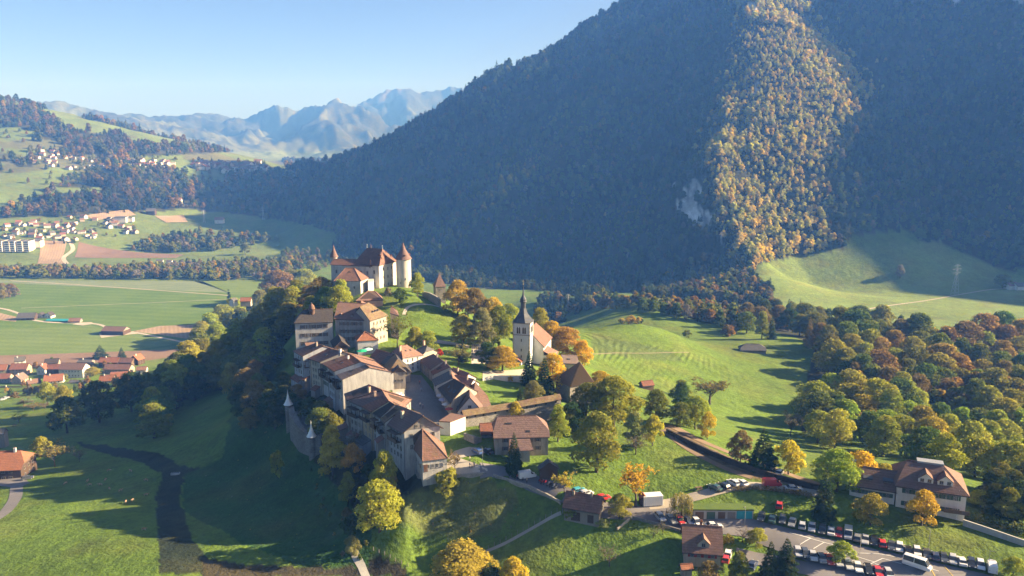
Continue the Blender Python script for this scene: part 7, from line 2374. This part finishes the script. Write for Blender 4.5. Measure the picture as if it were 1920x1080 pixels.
G1, G2, G3 = "cars parked along the grass bank under the hotel", "cars parked nose to tail in the front row of the car park", "cars parked under the willow"
ya = row_yaw((1510, 990), (1850, 1066)) - math.pi / 2
ordn = ['first', 'second', 'third', 'fourth', 'fifth', 'sixth', 'seventh', 'eighth', 'ninth', 'tenth', 'eleventh', 'twelfth', 'thirteenth', 'fourteenth', 'fifteenth', 'sixteenth', 'seventeenth', 'eighteenth', 'nineteenth', 'twentieth', 'twenty-first', 'twenty-second', 'twenty-third', 'twenty-fourth', 'twenty-fifth', 'twenty-sixth', 'twenty-seventh', 'twenty-eighth']
rowA = [(1427,974,'h','dark'),(1448,977,'s','dgreen'),(1467,979,'h','dark'),(1485,984,'s','grey'),(1504,989,'h','silver'),(1522,993,'s','silver'),(1541,998,'h','dark'),(1558,1000,'s','white'),(1573,1004,'h','red'),(1590,1006,'v','silver'),(1607,1012,'h','grey'),(1622,1016,'s','silver'),(1638,1019,'h','black'),(1654,1023,'h','red'),(1671,1028,'s','dark'),
        (1686,1031,'h','white'),(1702,1036,'s','black'),(1719,1039,'h','white'),(1737,1043,'s','dark'),(1753,1047,'h','navy'),(1769,1050,'s','dark'),(1786,1054,'h','silver'),(1803,1057,'s','white'),(1821,1061,'h','black'),(1838,1064,'h','white'),(1859,1069,'v','white')]
nm = dict(h='hatchback', s='saloon', v='van', b='minibus')
for i, (px, py, kd, cl) in enumerate(rowA):
    cn = {'dgreen': 'dark green', 'navy': 'navy blue', 'dark': 'dark grey', 'grey': 'mid grey'}.get(cl, cl)
    car(kd, px, py, ya + rng.uniform(-.05, .05) + (math.pi if i % 3 == 1 else 0), cl, f"{cn} {nm[kd]}, {ordn[i]} from the garages in the row along the grass bank", G1)
yb = row_yaw((1496, 1040), (1680, 1092)) - math.pi / 2 + .35
rowB = [(1496,1040,'h','silver'),(1510,1043,'h','dark'),(1524,1047,'s','silver'),(1540,1051,'s','grey'),(1555,1054,'s','red'),(1572,1058,'h','silver'),(1590,1063,'s','silver'),(1608,1068,'s','white'),(1628,1073,'h','black'),(1646,1077,'s','red'),(1666,1081,'h','silver')]
for i, (px, py, kd, cl) in enumerate(rowB):
    cn = {'grey': 'mid grey'}.get(cl, cl)
    car(kd, px, py, yb + rng.uniform(-.06, .06), cl, f"{cn} {nm[kd]}, {ordn[i]} from the left in the front row of the car park", G2)
yc = row_yaw((1238, 972), (1305, 980)) - math.pi / 2 + .5
for i, (px, py, kd, cl) in enumerate([(1238,974,'h','silver'),(1259,978,'s','grey'),(1275,980,'h','red'),(1291,981,'s','navy'),(1306,983,'h','white')]):
    car(kd, px, py, yc, cl, f"{ {'grey':'mid grey','navy':'navy blue'}.get(cl, cl)} car under the willow, {ordn[i]} from the left", G3)
car('s', 1338, 990, .1, 'white', "white saloon driving past the garages towards the road bend")
car('b', 1719, 1064, math.radians(-42), 'white', "white minibus standing alone in the middle of the car park")
car('v', 988, 896, math.radians(20), 'white', "white delivery van parked on the gate road above the road wall")
car('h', 1086, 924, .5, 'teal', "turquoise hatchback behind the old barn's roof")
car('h', 1099, 929, .5, 'white', "white hatchback right of the turquoise one behind the old barn")
car('h', 1131, 937, .4, 'red', "dark red car half hidden at the barn's right gable")
car('h', 895, 850, 2.2, 'blue', "blue car in the yard before the grey-roofed house")
car('s', 915, 850, 2.2, 'black', "black car in the shade beside the blue one in the yard")
car('s', 1340, 918, 2.2, 'dgreen', "dark green car leftmost on the upper gravel parking place")
car('h', 1355, 915, 2.2, 'black', "black car second on the upper gravel parking place")
car('h', 1375, 909, 2.0, 'white', "white car in the middle of the upper gravel parking place")
car('s', 1390, 909, 2.0, 'white', "white saloon rightmost on the upper gravel parking place")
car('v', 1447, 911, .1, 'red', "red van with a white roof beside the bank wall")
car('s', 1488, 920, 0, 'silver', "silver car on the lane right of the red van")
car('h', 1461, 951, 1.2, 'red', "red car parked in the shade on the bank above the car park row")
car('h', 1446, 886, 1.0, 'dark', "dark car under the broad dark conifer")
car('h', 1462, 889, 1.0, 'white', "white car beside the dark one under the broad conifer")
car('h', 1361, 1052, 1.2, 'red', "red car parked at the right gable of the cottage")
car('h', 1365, 1042, 1.2, 'white', "white car behind the red one at the cottage")
car('s', 1411, 1064, 1.0, 'navy', "navy blue car on the drive right of the cottage")
car('h', 52, 899, .6, 'dark', "dark car beside the orange-roofed farmhouse")
for i, px in enumerate((6, 12, 18, 23)):
    car('h', px, 750 - i * 3, .9, 'silver', f"silver car on the lower left meadow's lane, {ordn[i]} from the left edge", "silver cars at the left edge")
car('v', 747, 748, 1.2, 'white', "white van in the main street by the sunny paving")

# motorcycles on the gate road
def motorcycle_proto():
    root = thing('motorcycle', 'x', 'motorcycle')
    tw = MB()
    tw.lathe([(.2, -.06), (.31, -.05), (.31, .05), (.2, .06), (.2, -.06)], 14); tm = tw.mesh('wheel', M['rubber'])
    for x in (-.7, .7):
        o = link('wheel', tm, root, (x, 0, .31)); o.rotation_euler = (math.pi / 2, 0, 0)
    b = MB(); loft(b, [[(-.55, -.12, .5), (-.55, -.1, .72), (-.55, .1, .72), (-.55, .12, .5)], [(-.1, -.16, .38), (-.1, -.14, .78), (-.1, .14, .78), (-.1, .16, .38)], [(.35, -.17, .42), (.35, -.14, .95), (.35, .14, .95), (.35, .17, .42)], [(.72, -.1, .6), (.72, -.08, .98), (.72, .08, .98), (.72, .1, .6)]])
    b.build('body', M['carpaint'], root)
    s = MB(); s.box((-.4, 0, .8), (.65, .26, .1)); s.build('seat', M['rubber'], root)
    h = MB(); h.tube([(.45, -.36, 1.05), (.55, 0, 1.0), (.45, .36, 1.05)], [.025] * 3, 6); h.tube([(.5, 0, 1.0), (.7, 0, .31)], [.04, .03], 6); h.build('handlebar', M['steel'], root)
    w = MB(); w.slab([(.6, -.14, .98), (.6, .14, .98), (.5, .14, 1.28), (.5, -.14, 1.28)], .015); w.build('windscreen', M['glass'], root)
    return root
moto = motorcycle_proto()
mg = "motorcycles parked in a row on the gate road"
for i, (px, py, cl) in enumerate([(1012,905,'red'),(1017,907,'red'),(1022,908,'red'),(1028,911,'silver'),(1033,913,'black'),(1038,915,'white'),(1043,917,'dark')]):
    p = on_ground(px, py); lab = f"{ 'dark grey' if cl == 'dark' else cl} motorcycle, {ordn[i]} from the left in the row above the road wall"
    if i == 0:
        o = moto; o.location = (p.x, p.y, p.z + .12); o.rotation_euler = (0, 0, 1.0); o["label"] = lab; o["group"] = mg
        for ch in o.children: ch.color = (*COLS[cl], 1)
    else:
        copy_thing(moto, lab, (p.x, p.y, p.z + .12), 1.0 + rng.uniform(-.1, .1), 1.0, (*COLS[cl], 1), mg)

# ---------------------------------------------------------------- people and cows: continuous skinned bodies
def skinned(name, joints, edges, radii, root_i=0, mats=None, paint=None):
    me = bpy.data.meshes.new(name); me.from_pydata([Vector(j) for j in joints], edges, [])
    ob = bpy.data.objects.new(name, me); COLL.objects.link(ob)
    m = ob.modifiers.new('skin', 'SKIN'); m.use_smooth_shade = True
    for i, r in enumerate(radii):
        sv = me.skin_vertices[0].data[i]
        sv.radius = (r, r) if not isinstance(r, tuple) else r
        sv.use_root = (i == root_i)
    s = ob.modifiers.new('sub', 'SUBSURF'); s.levels = 1; s.render_levels = 1
    dg = bpy.context.evaluated_depsgraph_get()
    out = bpy.data.meshes.new_from_object(ob.evaluated_get(dg))
    bpy.data.objects.remove(ob)
    out.name = name
    out.materials.clear()
    for mt in mats: out.materials.append(mt)
    if paint:
        for p in out.polygons: p.material_index = paint(p.center)
    out.polygons.foreach_set("use_smooth", np.ones(len(out.polygons), bool))
    return out
M['skin'] = plain('skin', (0.45, 0.28, 0.20), .7)
M['hair'] = plain('dark_hair', (0.05, 0.03, 0.02), .8)
M['trousers'] = plain('dark_trousers', (0.04, 0.045, 0.06), .9)
def cloth(name):
    k = NT(name); k.bsdf(k.n('ShaderNodeObjectInfo').outputs['Color'], .9, None, .1); return k.m
M['shirt'] = cloth('coloured_shirt')
def person_mesh(stride):
    a = .22 * stride
    J = [(0,0,.95),(0,0,1.15),(0,0,1.38),(0,0,1.50),(.01,0,1.60),(.02,0,1.72),
         (0,.09,.90),(a*.5,.10,.50),(a,.10,.08),(a+.12,.10,.04),
         (0,-.09,.90),(-a*.3,-.10,.50),(-a-.05,-.10,.10),(-a+.08,-.10,.04),
         (0,.20,1.40),(-.05*stride,.25,1.15),(-.02,.25,.90),(.02,.25,.80),
         (0,-.20,1.40),(.08*stride,-.25,1.15),(.14*stride,-.24,.92),(.17*stride,-.24,.82)]
    E = [(0,1),(1,2),(2,3),(3,4),(4,5),(0,6),(6,7),(7,8),(8,9),(0,10),(10,11),(11,12),(12,13),(2,14),(14,15),(15,16),(16,17),(2,18),(18,19),(19,20),(20,21)]
    R = [.145,.14,.16,.06,.085,.09,.10,.065,.05,.04,.10,.065,.05,.04,.065,.05,.038,.035,.065,.05,.038,.035]
    def paint(c):
        if c.z > 1.68: return 3
        if c.z > 1.5: return 0
        if c.z > .98 and (abs(c.y) < .3): return 1
        if abs(c.y) > .19 and c.z > .74: return 0
        return 2
    return skinned('person', J, E, R, 0, [M['skin'], M['shirt'], M['trousers'], M['hair']], paint)
pm = [person_mesh(1.0), person_mesh(.15)]
def person(px, py, col, yaw, label, walk=0, z=None):
    p = on_ground(px, py) if z is None else W3(px, py, z)
    o = link('person', pm[walk], None, (p.x, p.y, p.z + .1), yaw); o.color = (*col, 1)
    tag(o, label, 'person', None, 'thing')
for a in [(815,876,(.06,.07,.1),1.0,"person in dark clothes sitting-height group at the white wall of the end house",1),(820,876,(.3,.25,.2),2.0,"person in a brown top beside the end house's white wall",1),
          (881,878,(.05,.06,.12),.5,"person in dark blue on the gate terrace, left of three",1),(885,879,(.1,.1,.1),3.0,"person in black on the gate terrace, middle of three",1),(889,877,(.35,.33,.3),1.5,"person in a pale top on the gate terrace, right of three",0),
          (881,866,(.6,.58,.5),0,"person in a white top walking near the gate yard",0),(970,900,(.45,.12,.08),2.6,"person in a red top walking by the road wall, first of the group",0),(975,901,(.25,.2,.15),2.6,"person in brown walking by the road wall, second of the group",0),(980,902,(.4,.35,.25),2.6,"person in beige walking by the road wall, third of the group",0),
          (988,907,(.5,.42,.3),-.4,"person in a tan top walking alone downhill on the gate road",0),(788,764,(.5,.5,.5),1.6,"person in pale grey in the main street near the dark gable",0),(793,768,(.1,.1,.15),1.6,"person in dark clothes next to the one in pale grey in the main street",0),
          (787,722,(.3,.1,.1),1.2,"person in dark red in the middle of the main street",0),(790,736,(.15,.2,.3),1.2,"person in blue in the middle of the main street",0)]:
    person(a[0], a[1], a[2], a[3], a[4], 1 - a[5])

M['cowhide'] = None
k = NT('cow_hide'); p_ = k.coord('Object')
k.bsdf(k.mix(k.maprange(k.noise(p_, 1.6, 2, .5), .48, .52, 0, 1), (0.42, 0.33, 0.22), (0.30, 0.14, 0.06)), .85, None, .15); M['cowhide'] = k.m
def cow_mesh(graze):
    hz = .45 if graze else 1.35
    J = [(-.75,0,1.12),(-.1,0,1.08),(.6,0,1.15),(1.0,0,1.2 if not graze else .95),(1.3,0,hz+.1),(1.62,0,hz-.1),
         (.62,.22,.75),(.6,.22,.4),(.62,.22,.04),(.62,-.22,.75),(.66,-.22,.4),(.64,-.22,.04),
         (-.78,.22,.8),(-.92,.22,.45),(-.82,.22,.04),(-.78,-.22,.8),(-.86,-.22,.45),(-.78,-.22,.04),(-1.08,0,1.1),(-1.14,0,.55),(1.28,.2,hz+.16),(1.28,-.2,hz+.16)]
    E = [(1,0),(1,2),(2,3),(3,4),(4,5),(2,6),(6,7),(7,8),(2,9),(9,10),(10,11),(0,12),(12,13),(13,14),(0,15),(15,16),(16,17),(0,18),(18,19),(4,20),(4,21)]
    R = [.30,.37,.33,.2,.16,.1,.13,.075,.06,.13,.075,.06,.15,.08,.06,.15,.08,.06,.05,.05,.05,.05]
    return skinned('cow', J, E, R, 1, [M['cowhide']])
cm_ = [cow_mesh(True), cow_mesh(False)]
for i, (px, py, lab) in enumerate([(123,908,"cow grazing by itself, leftmost on the sunny meadow"),(164,904,"cow on the edge of the hill's shadow, upper of a close pair"),(168,911,"cow on the edge of the hill's shadow, lower of a close pair"),(188,911,"reddish cow just inside the shadow, right of the close pair"),(205,918,"pale cow farther right along the shadow edge"),
        (249,940,"cow at the front of the strung-out pair on the sunny meadow"),(236,943,"cow behind the other one of the strung-out pair"),(270,995,"single brown cow at the shadow's edge near the dark track"),(204,884,"cow standing in the shade high on the meadow, left one"),(245,885,"cow standing in the shade high on the meadow, right one"),(198,901,"cow in the shade between the two upper ones and the pair"),
        (226,922,"cow in the shade below the pale one"),(274,902,"cow in the shade beside the dark track, upper one"),(274,930,"cow in the shade beside the dark track, lower one")]):
    p = on_ground(px, py)
    o = link('cow', cm_[i % 2], None, (p.x, p.y, p.z), rng.uniform(0, 6.28)); o.scale = (.66,) * 3; tag(o, lab, 'cow', "cows on the left meadow", 'thing')

# ---------------------------------------------------------------- masts, lamps, posts, stones, umbrellas
def pylon(px, py0, py1, label):
    p = on_ground(px, py0); dep = project(p.x, p.y, p.z)[2]; H = (py0 - py1) * dep / FPX * 1.02
    t = thing('pylon', label, 'pylon', p, .4)
    w = H * .085; r = max(.09, dep * .00016)
    for sx in (-1, 1):
        for sy in (-1, 1):
            mb = MB(); mb.tube([(sx * w, sy * w, -.5), (sx * w * .25, sy * w * .25, H * .7), (sx * w * .12, sy * w * .12, H)], [r, r, r * .8], 4); mb.build('leg', M['steel'], t)
    mb = MB()
    for i in range(7):
        z0, z1 = H * i / 8, H * (i + 1) / 8
        k0, k1 = w * (1 - .75 * min(1, z0 / (H * .7))), w * (1 - .75 * min(1, z1 / (H * .7)))
        for sx, sy, tx, ty in ((-1, -1, 1, -1), (1, -1, 1, 1), (1, 1, -1, 1), (-1, 1, -1, -1)):
            mb.tube([(sx * k0, sy * k0, z0), (tx * k1, ty * k1, z1)], [r * .6, r * .6], 3, cap=False); mb.tube([(tx * k0, ty * k0, z0), (sx * k1, sy * k1, z1)], [r * .6, r * .6], 3, cap=False)
    mb.build('bracing', M['steel'], t)
    for f, l in ((.72, .17), (.84, .21), (.95, .14)):
        mb = MB(); mb.tube([(-H * l, 0, H * f), (0, 0, H * (f + .035)), (H * l, 0, H * f)], [r * .7, r, r * .7], 4); mb.tube([(-H * l, 0, H * f), (H * l, 0, H * f)], [r * .7, r * .7], 4); mb.build('crossarm', M['steel'], t)
for a in [(1790,553,496,"lattice pylon in the big right meadow"),(1352,462,436,"lattice pylon before the forest left of the sunny foothill"),(1065,575,551,"small lattice pylon over the spruces behind the church"),(383,417,394,"distant lattice pylon beside the white red-roofed house"),(494,412,388,"distant lattice pylon on the shaded slope")]:
    pylon(*a)
def lamp(px, py, label):
    p = on_ground(px, py); t = thing('street_lamp', label, 'street lamp', p, rng.uniform(0, 6))
    mb = MB(); mb.tube([(0, 0, 0), (0, 0, 5.2)], [.07, .045], 6); mb.build('pole', M['steel'], t)
    mb = MB(); mb.tube([(0, 0, 5.15), (.9, 0, 5.4)], [.035, .03], 5); mb.build('arm', M['steel'], t)
    mb = MB(); mb.box((1.0, 0, 5.4), (.5, .2, .1)); mb.build('lamp_head', M['lead'], t)
for a in [(1396,986,"street lamp in front of the garages' right end"),(1612,1040,"street lamp in the middle of the car park"),(1741,1030,"street lamp at the grass bank behind the minibus"),(1852,1072,"street lamp at the far right of the car park"),(905,874,"street lamp on the gate terrace")]:
    lamp(*a)
def post_line(pts, n, label, group, h=1.0, cat='post', mat='wood'):
    P = [on_ground(*p) for p in pts]; seg = [(b - a).length for a, b in zip(P[:-1], P[1:])]; tot = sum(seg)
    mb = MB(); mb.tube([(0, 0, -.3), (0, 0, h)], [.09, .08], 6); me = mb.mesh('fence_post', M[mat])
    for i in range(n):
        s = tot * i / (n - 1); k = 0
        while k < len(seg) - 1 and s > seg[k]: s -= seg[k]; k += 1
        q = P[k].lerp(P[k + 1], min(1, s / seg[k]))
        o = link('fence_post', me, None, (q.x, q.y, float(ground(q.x, q.y)))); tag(o, label, cat, group, 'thing')
post_line([(905,1035),(950,1012),(990,990),(1030,968),(1055,955)], 15, "weathered fence post along the pale footpath", "fence posts along the footpath", 1.1, mat='greywood')
post_line([(1055,962),(1080,972),(1105,977),(1135,976),(1155,990)], 8, "fence post behind the old barn on the meadow edge", "fence posts below the barn", 1.0, mat='greywood')
post_line([(1250,962),(1290,975),(1320,985)], 4, "dark post along the parapet of the car park road", "posts of the parapet", 1.3, mat='iron')
post_line([(1290,931),(1330,921),(1365,913),(1400,920),(1440,918)], 8, "wooden post along the lane above the garages", "posts along the upper lane", .9)
post_line([(700,1032),(720,1040),(745,1055),(765,1062)], 7, "post of the garden fence at the bottom of the slope", "posts of the garden fence", 1.0, mat='greywood')
# hedge along the lane above the car park
hp_ = [(1375,922),(1410,918),(1450,921),(1490,927),(1520,932)]
hr = np.random.RandomState(3); pts_ = []
for a, b in zip(hp_[:-1], hp_[1:]):
    A_, B_ = on_ground(*a), on_ground(*b)
    for i in range(260):
        q = A_.lerp(B_, hr.uniform()); pts_.append((q.x + hr.normal() * .35, q.y + hr.normal() * .35, float(ground(q.x, q.y)) + hr.uniform(.1, 1.25)))
pts_ = np.array(pts_); c0 = pts_.mean(0)
hm = quads_mesh('hedge', pts_ - c0, hr.normal(size=pts_.shape) + np.array([0, -.3, .6]), np.full(len(pts_), .2), LEAF, 1, 3)
ho = link('hedge', hm, None, tuple(c0)); ho.color = (.10, .075, .03, 1); tag(ho, "clipped brownish hedge along the lane above the garages", 'hedge', None, 'thing')
hp2 = [(1800,975),(1850,985),(1900,1000),(1935,1012)]
pts_ = []
for a, b in zip(hp2[:-1], hp2[1:]):
    A_, B_ = on_ground(*a), on_ground(*b)
    for i in range(420):
        q = A_.lerp(B_, hr.uniform()); pts_.append((q.x + hr.normal() * .6, q.y + hr.normal() * .6 + .8, float(ground(q.x, q.y)) + hr.uniform(.1, 2.6)))
pts_ = np.array(pts_); c0 = pts_.mean(0)
hm = quads_mesh('hedge', pts_ - c0, hr.normal(size=pts_.shape) + np.array([0, -.3, .6]), np.full(len(pts_), .24), LEAF, 1, 4)
ho = link('hedge', hm, None, tuple(c0)); ho.color = (.03, .045, .015, 1); tag(ho, "tall dark hedge on the concrete wall right of the hotel", 'hedge', None, 'thing')
# gravestones
gs = MB(); gs.box((0, 0, .45), (.6, .14, .9)); gs.box((0, .5, .06), (.7, 1.2, .12)); gsm = gs.mesh('gravestone', M['ashlar'])
gr_ = random.Random(4)
for i in range(46):
    px, py = 886 + (i % 9) * 3.9 + gr_.uniform(-.6, .6), 649 + (i // 9) * 5.6 + gr_.uniform(-.8, .8)
    p = on_ground(px, py); o = link('gravestone', gsm, None, (p.x, p.y, p.z + .05), gr_.uniform(-.1, .1)); o.scale = (1, 1, gr_.uniform(.8, 1.3))
    tag(o, "pale gravestone in the rows of the little graveyard", 'gravestone', "gravestones of the graveyard", 'thing')
# umbrellas and cafe awnings
def umbrella(px, py, z, col, label, r=1.6, h=2.5):
    p = W3(px, py, z); t = thing('umbrella', label, 'umbrella', p)
    mb = MB(); mb.tube([(0, 0, 0), (0, 0, h)], [.04, .03], 6); mb.build('pole', M['steel'], t)
    mb = MB(); mb.lathe([(r, h - .55), (r * .5, h - .2), (0, h + .05)], 8)
    c = mb.build('canopy', M['shirt'], t); c.color = (*col, 1)
umbrella(679, 667, 120, (.02, .32, .16), "bright green parasol beside the small white hipped house", 2.2)
umbrella(690, 664, 120, (.45, .68, .62), "pale turquoise parasol right of the green one", 2.0)
umbrella(826, 752, 116.2, (.55, .55, .62), "pale grey cafe parasol under the dark roof, upper one", 1.5)
umbrella(831, 760, 116.2, (.42, .42, .55), "bluish cafe parasol under the dark roof, middle one", 1.6)
umbrella(836, 769, 116.2, (.6, .58, .56), "white cafe parasol under the dark roof, lower one", 1.4)
umbrella(842, 778, 116.2, (.30, .06, .05), "dark red cafe parasol nearest the wall walk", 1.4)
def table(px, py, label):
    p = on_ground(px, py); t = thing('bench_table', label, 'table', p, .3)
    mb = MB(); mb.box((0, 0, .74), (1.8, .75, .06)); mb.build('table_top', M['wood'], t)
    for s in (-1, 1):
        mb = MB(); mb.box((s * .7, 0, .36), (.08, .6, .72)); mb.build('leg', M['wood'], t)
        mb = MB(); mb.box((0, s * .7, .42), (1.8, .28, .05)); mb.build('bench', M['wood'], t)
table(27, 799, "white picnic table under the orchard trees at the left edge"); table(1310, 918, "pale picnic table at the edge of the sunny meadow")
p = on_ground(329, 890); t = thing('water_trough', "pale water trough at the bend of the dark track", 'trough', p, .2)
mb = MB(); mb.box((0, 0, .35), (3.0, 1.1, .7)); mb.build('basin', M['pale'], t); mb = MB(); mb.box((0, 0, .66), (2.7, .8, .1)); mb.build('water', M['glass'], t)
# ---------------------------------------------------------------- far woods
def far_wood(name, label, mask, spacing, size, weights, seed, jitter=.25):
    xy = seen(scatter_on_sheet(mask, spacing, seed))
    c, v = mixture(len(xy), weights, seed + 1)
    # drifts of one colour through the wood
    t = fbm(xy[:, 0] / 130.0, xy[:, 1] / 130.0, 3, seed)
    c = c * (1 + .7 * t + .5 * fbm(xy[:, 0] / 35.0, xy[:, 1] / 35.0, 2, seed + 3))[:, None]
    r = np.random.RandomState(seed)
    # the sunny spur is beech and maple in full autumn colour, tinted brighter for its sunlight
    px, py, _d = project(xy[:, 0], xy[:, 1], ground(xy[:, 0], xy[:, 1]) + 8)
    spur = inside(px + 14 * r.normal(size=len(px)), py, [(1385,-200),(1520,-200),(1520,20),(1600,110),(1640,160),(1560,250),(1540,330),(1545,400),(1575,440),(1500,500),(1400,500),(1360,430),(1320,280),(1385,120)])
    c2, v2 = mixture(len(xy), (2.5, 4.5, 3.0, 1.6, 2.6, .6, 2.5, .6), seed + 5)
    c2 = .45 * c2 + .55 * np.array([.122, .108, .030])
    c = np.where(spur[:, None], c2 * 2.2, c * .72); v = np.where(spur, v2, v)  # sunlight is painted into the spur's tints, shade into all the others
    return woodland(name, label, xy, size * np.clip(r.lognormal(-.06, .28, len(xy)) * (1 + .8 * fbm(xy[:, 0] / 70.0, xy[:, 1] / 70.0, 2, seed + 9)), .4, 1.8), c, v, seed)

_mt = (wood > .5) & (_R > 860) & (GX > -1100) & (_R < 3600)
_lv = (wood > .5) & (GX < -300) & (_R > 1800) & ~(_mt & (SLOPE > .3) & (GX > -700))
_mt &= ~_lv
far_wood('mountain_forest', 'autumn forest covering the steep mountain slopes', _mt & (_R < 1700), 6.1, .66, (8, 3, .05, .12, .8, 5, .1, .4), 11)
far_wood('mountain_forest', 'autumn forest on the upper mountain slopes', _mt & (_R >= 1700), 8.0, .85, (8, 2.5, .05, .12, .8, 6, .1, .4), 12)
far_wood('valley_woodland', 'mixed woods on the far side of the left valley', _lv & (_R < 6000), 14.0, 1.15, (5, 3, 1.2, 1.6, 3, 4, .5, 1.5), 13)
def px_wood(name, label, poly, spacing, size, weights, seed, near=300, far=2600):
    m = inside(PXG, PYG, poly) & (_R > near) & (_R < far)
    xy = scatter_on_sheet(m, spacing, seed)
    c, v = mixture(len(xy), weights, seed + 1)
    r = np.random.RandomState(seed)
    return woodland(name, label, xy, size * r.uniform(.7, 1.25, len(xy)), c, v, seed)
px_wood('riverside_woodland', 'long tree belt across the plain', [(-40,511),(120,509),(250,506),(330,500),(420,496),(520,494),(545,500),(540,527),(380,525),(200,523),(-40,521)], 8.5, .95, (3, 5, .8, .4, 2, .8, .8, 3), 31, 700)
px_wood('hummock_woodland', 'wooded hummock on the plain before the mountain', [(250,462),(300,445),(360,440),(420,442),(520,448),(525,456),(450,462),(420,470),(330,474),(250,472)], 9.5, 1.05, (4, 5, .6, .4, 2, 2, .6, 2), 32, 900)
px_wood('valley_trees', 'scattered trees in the fields left of the castle', [(530,480),(560,470),(600,480),(620,500),(600,512),(540,505)], 13, .9, (3, 4, .6, .4, 2, 2, .6, 2), 33, 700)
px_wood('foothill_woodland', 'autumn wood on the foothill below the spur', [(1250,520),(1330,490),(1415,485),(1412,520),(1440,545),(1445,572),(1330,566),(1240,545)], 7.5, .85, (2, 4, 2, 2, 3, 1, 2, 1), 34, 700)
px_wood('tree_line', 'tree line behind the rolling meadows', [(1085,566),(1120,560),(1200,568),(1300,582),(1380,590),(1500,590),(1560,600),(1540,612),(1440,606),(1390,615),(1370,640),(1345,612),(1230,590),(1140,580),(1085,585)], 8.0, .85, (4, 4, 1, 1.2, 2.5, 2.5, .5, 1), 35, 450)
px_wood('spruce_wood', 'dark spruces in the gully behind the church ridge', [(990,580),(1020,562),(1085,562),(1085,592),(1060,606),(1010,600)], 7.0, .85, (1, .6, .3, .6, 1, 8, .2, .4), 36, 450)
px_wood('gully_woodland', 'wood filling the gully under the big right meadow', [(1560,690),(1600,640),(1700,625),(1800,640),(1935,640),(1935,800),(1800,790),(1680,760),(1580,740)], 8.0, .9, (3, 4, .6, 1.0, 3, 2, .5, 1), 37, 330, 700)
px_wood('town_trees', 'garden trees among the houses of the distant town', [(-20,425),(80,412),(200,412),(262,432),(250,446),(100,462),(-20,452)], 26, .6, (3, 4, 1, 1, 2, 2, 1, 2), 38, 900)
px_wood('town_trees', 'garden trees of the valley village', [(-20,690),(100,682),(260,690),(280,712),(180,730),(60,750),(-20,740)], 17, .42, (3, 4, 1, 1, 2, 1, 1, 3), 39, 400, 900)
px_wood('town_trees', 'trees among the houses on the far slopes', [(20,275),(200,285),(330,300),(500,305),(505,325),(330,330),(200,325),(20,318)], 34, .9, (3, 3, .5, 1, 2, 4, .5, 2), 40, 1200, 9000)

px_wood('undergrowth', 'dense understorey of the steep wood on the left flank', [(262,760),(300,700),(345,665),(385,620),(430,592),(490,572),(535,580),(540,620),(500,670),(470,705),(400,720),(330,755),(290,790)], 4.2, .5, (5, 3, .1, .2, 1, 5, .3, .2), 41, 255, 760)
px_wood('undergrowth', 'dense understorey of the rust-coloured wood', [(1548,640),(1585,605),(1935,630),(1935,780),(1850,770),(1760,745),(1700,750),(1640,710),(1570,690)], 4.6, .55, (3, 3, .3, .8, 3, 3, .2, .6), 42, 255, 700)
px_wood('undergrowth', 'dense understorey of the bright wood behind the hotel', [(1508,785),(1530,745),(1640,755),(1760,790),(1935,800),(1935,880),(1840,870),(1660,830),(1520,810)], 4.2, .5, (5, 4, .3, .2, 1, 4, 1, .2), 43, 255, 700)

px_wood('scrub', 'rough grass and low scrub on the slope below the gate terrace', [(735,935),(800,905),(900,897),(990,935),(960,1000),(840,1010),(760,990)], 1.6, .055, (2, 4, .5, .2, 3, .5, 1, 3), 44, 150, 300)
px_wood('scrub', 'weeds and tussocks on the lower meadow', [(930,1030),(1060,985),(1250,1000),(1270,1060),(1200,1080),(900,1080)], 3.2, .04, (3, 4, .1, .1, 1, .5, 2, 2), 45, 150, 300)
px_wood('scrub', 'brambles along the shaded bank', [(560,870),(640,900),(700,1000),(690,1060),(640,1040),(600,960)], 3.0, .12, (3, 2, .2, .1, 2, 4, .1, 1), 46, 150, 330)
px_wood('scrub', 'tussocks on the shaded hillside', [(380,800),(560,760),(620,900),(640,1050),(480,1040),(380,900)], 4.5, .05, (3, 3, .1, .1, 1, 2, .5, 1), 47, 150, 480)
px_wood('scrub', 'tussocks on the sunny meadow by the car park', [(1060,880),(1240,850),(1340,890),(1300,925),(1180,945),(1130,935)], 3.4, .035, (3, 4, .1, .1, 1, .3, 2, 1), 48, 150, 330)
px_wood('scrub', 'bushes along the field edges below the barn', [(1140,985),(1180,965),(1186,975),(1150,1000)], 2.0, .09, (3, 3, .3, .3, 1, 1, 1, 2), 49, 150, 330)

px_wood('pasture_trees', 'single trees and copses on the far pastures', [(-20,190),(60,205),(150,250),(240,300),(200,335),(60,350),(-20,340)], 42, .9, (4, 4, .5, 1, 3, 2, .5, 1), 50, 1200, 4500)
# ---------------------------------------------------------------- tell look-alike trees and houses apart by their order from the left
_same = {}
for o in scene.objects:
    if o.parent is None and o.get("category") in ("tree", "shrub", "house"):
        _same.setdefault(o["label"], []).append(o)
_ord = ['leftmost', 'second', 'third', 'fourth', 'fifth', 'sixth', 'seventh', 'eighth', 'ninth']
_num = {2: 'two', 3: 'three', 4: 'four', 5: 'five', 6: 'six', 7: 'seven', 8: 'eight', 9: 'nine'}
for lab, os_ in _same.items():
    if 2 <= len(os_) <= 9:
        os_.sort(key=lambda o: o.location.x / max(o.location.y, 1.0))
        for i, o in enumerate(os_):
            o["label"] = f"{lab}, {'rightmost' if i == len(os_) - 1 else _ord[i]} of {_num[len(os_)]}"
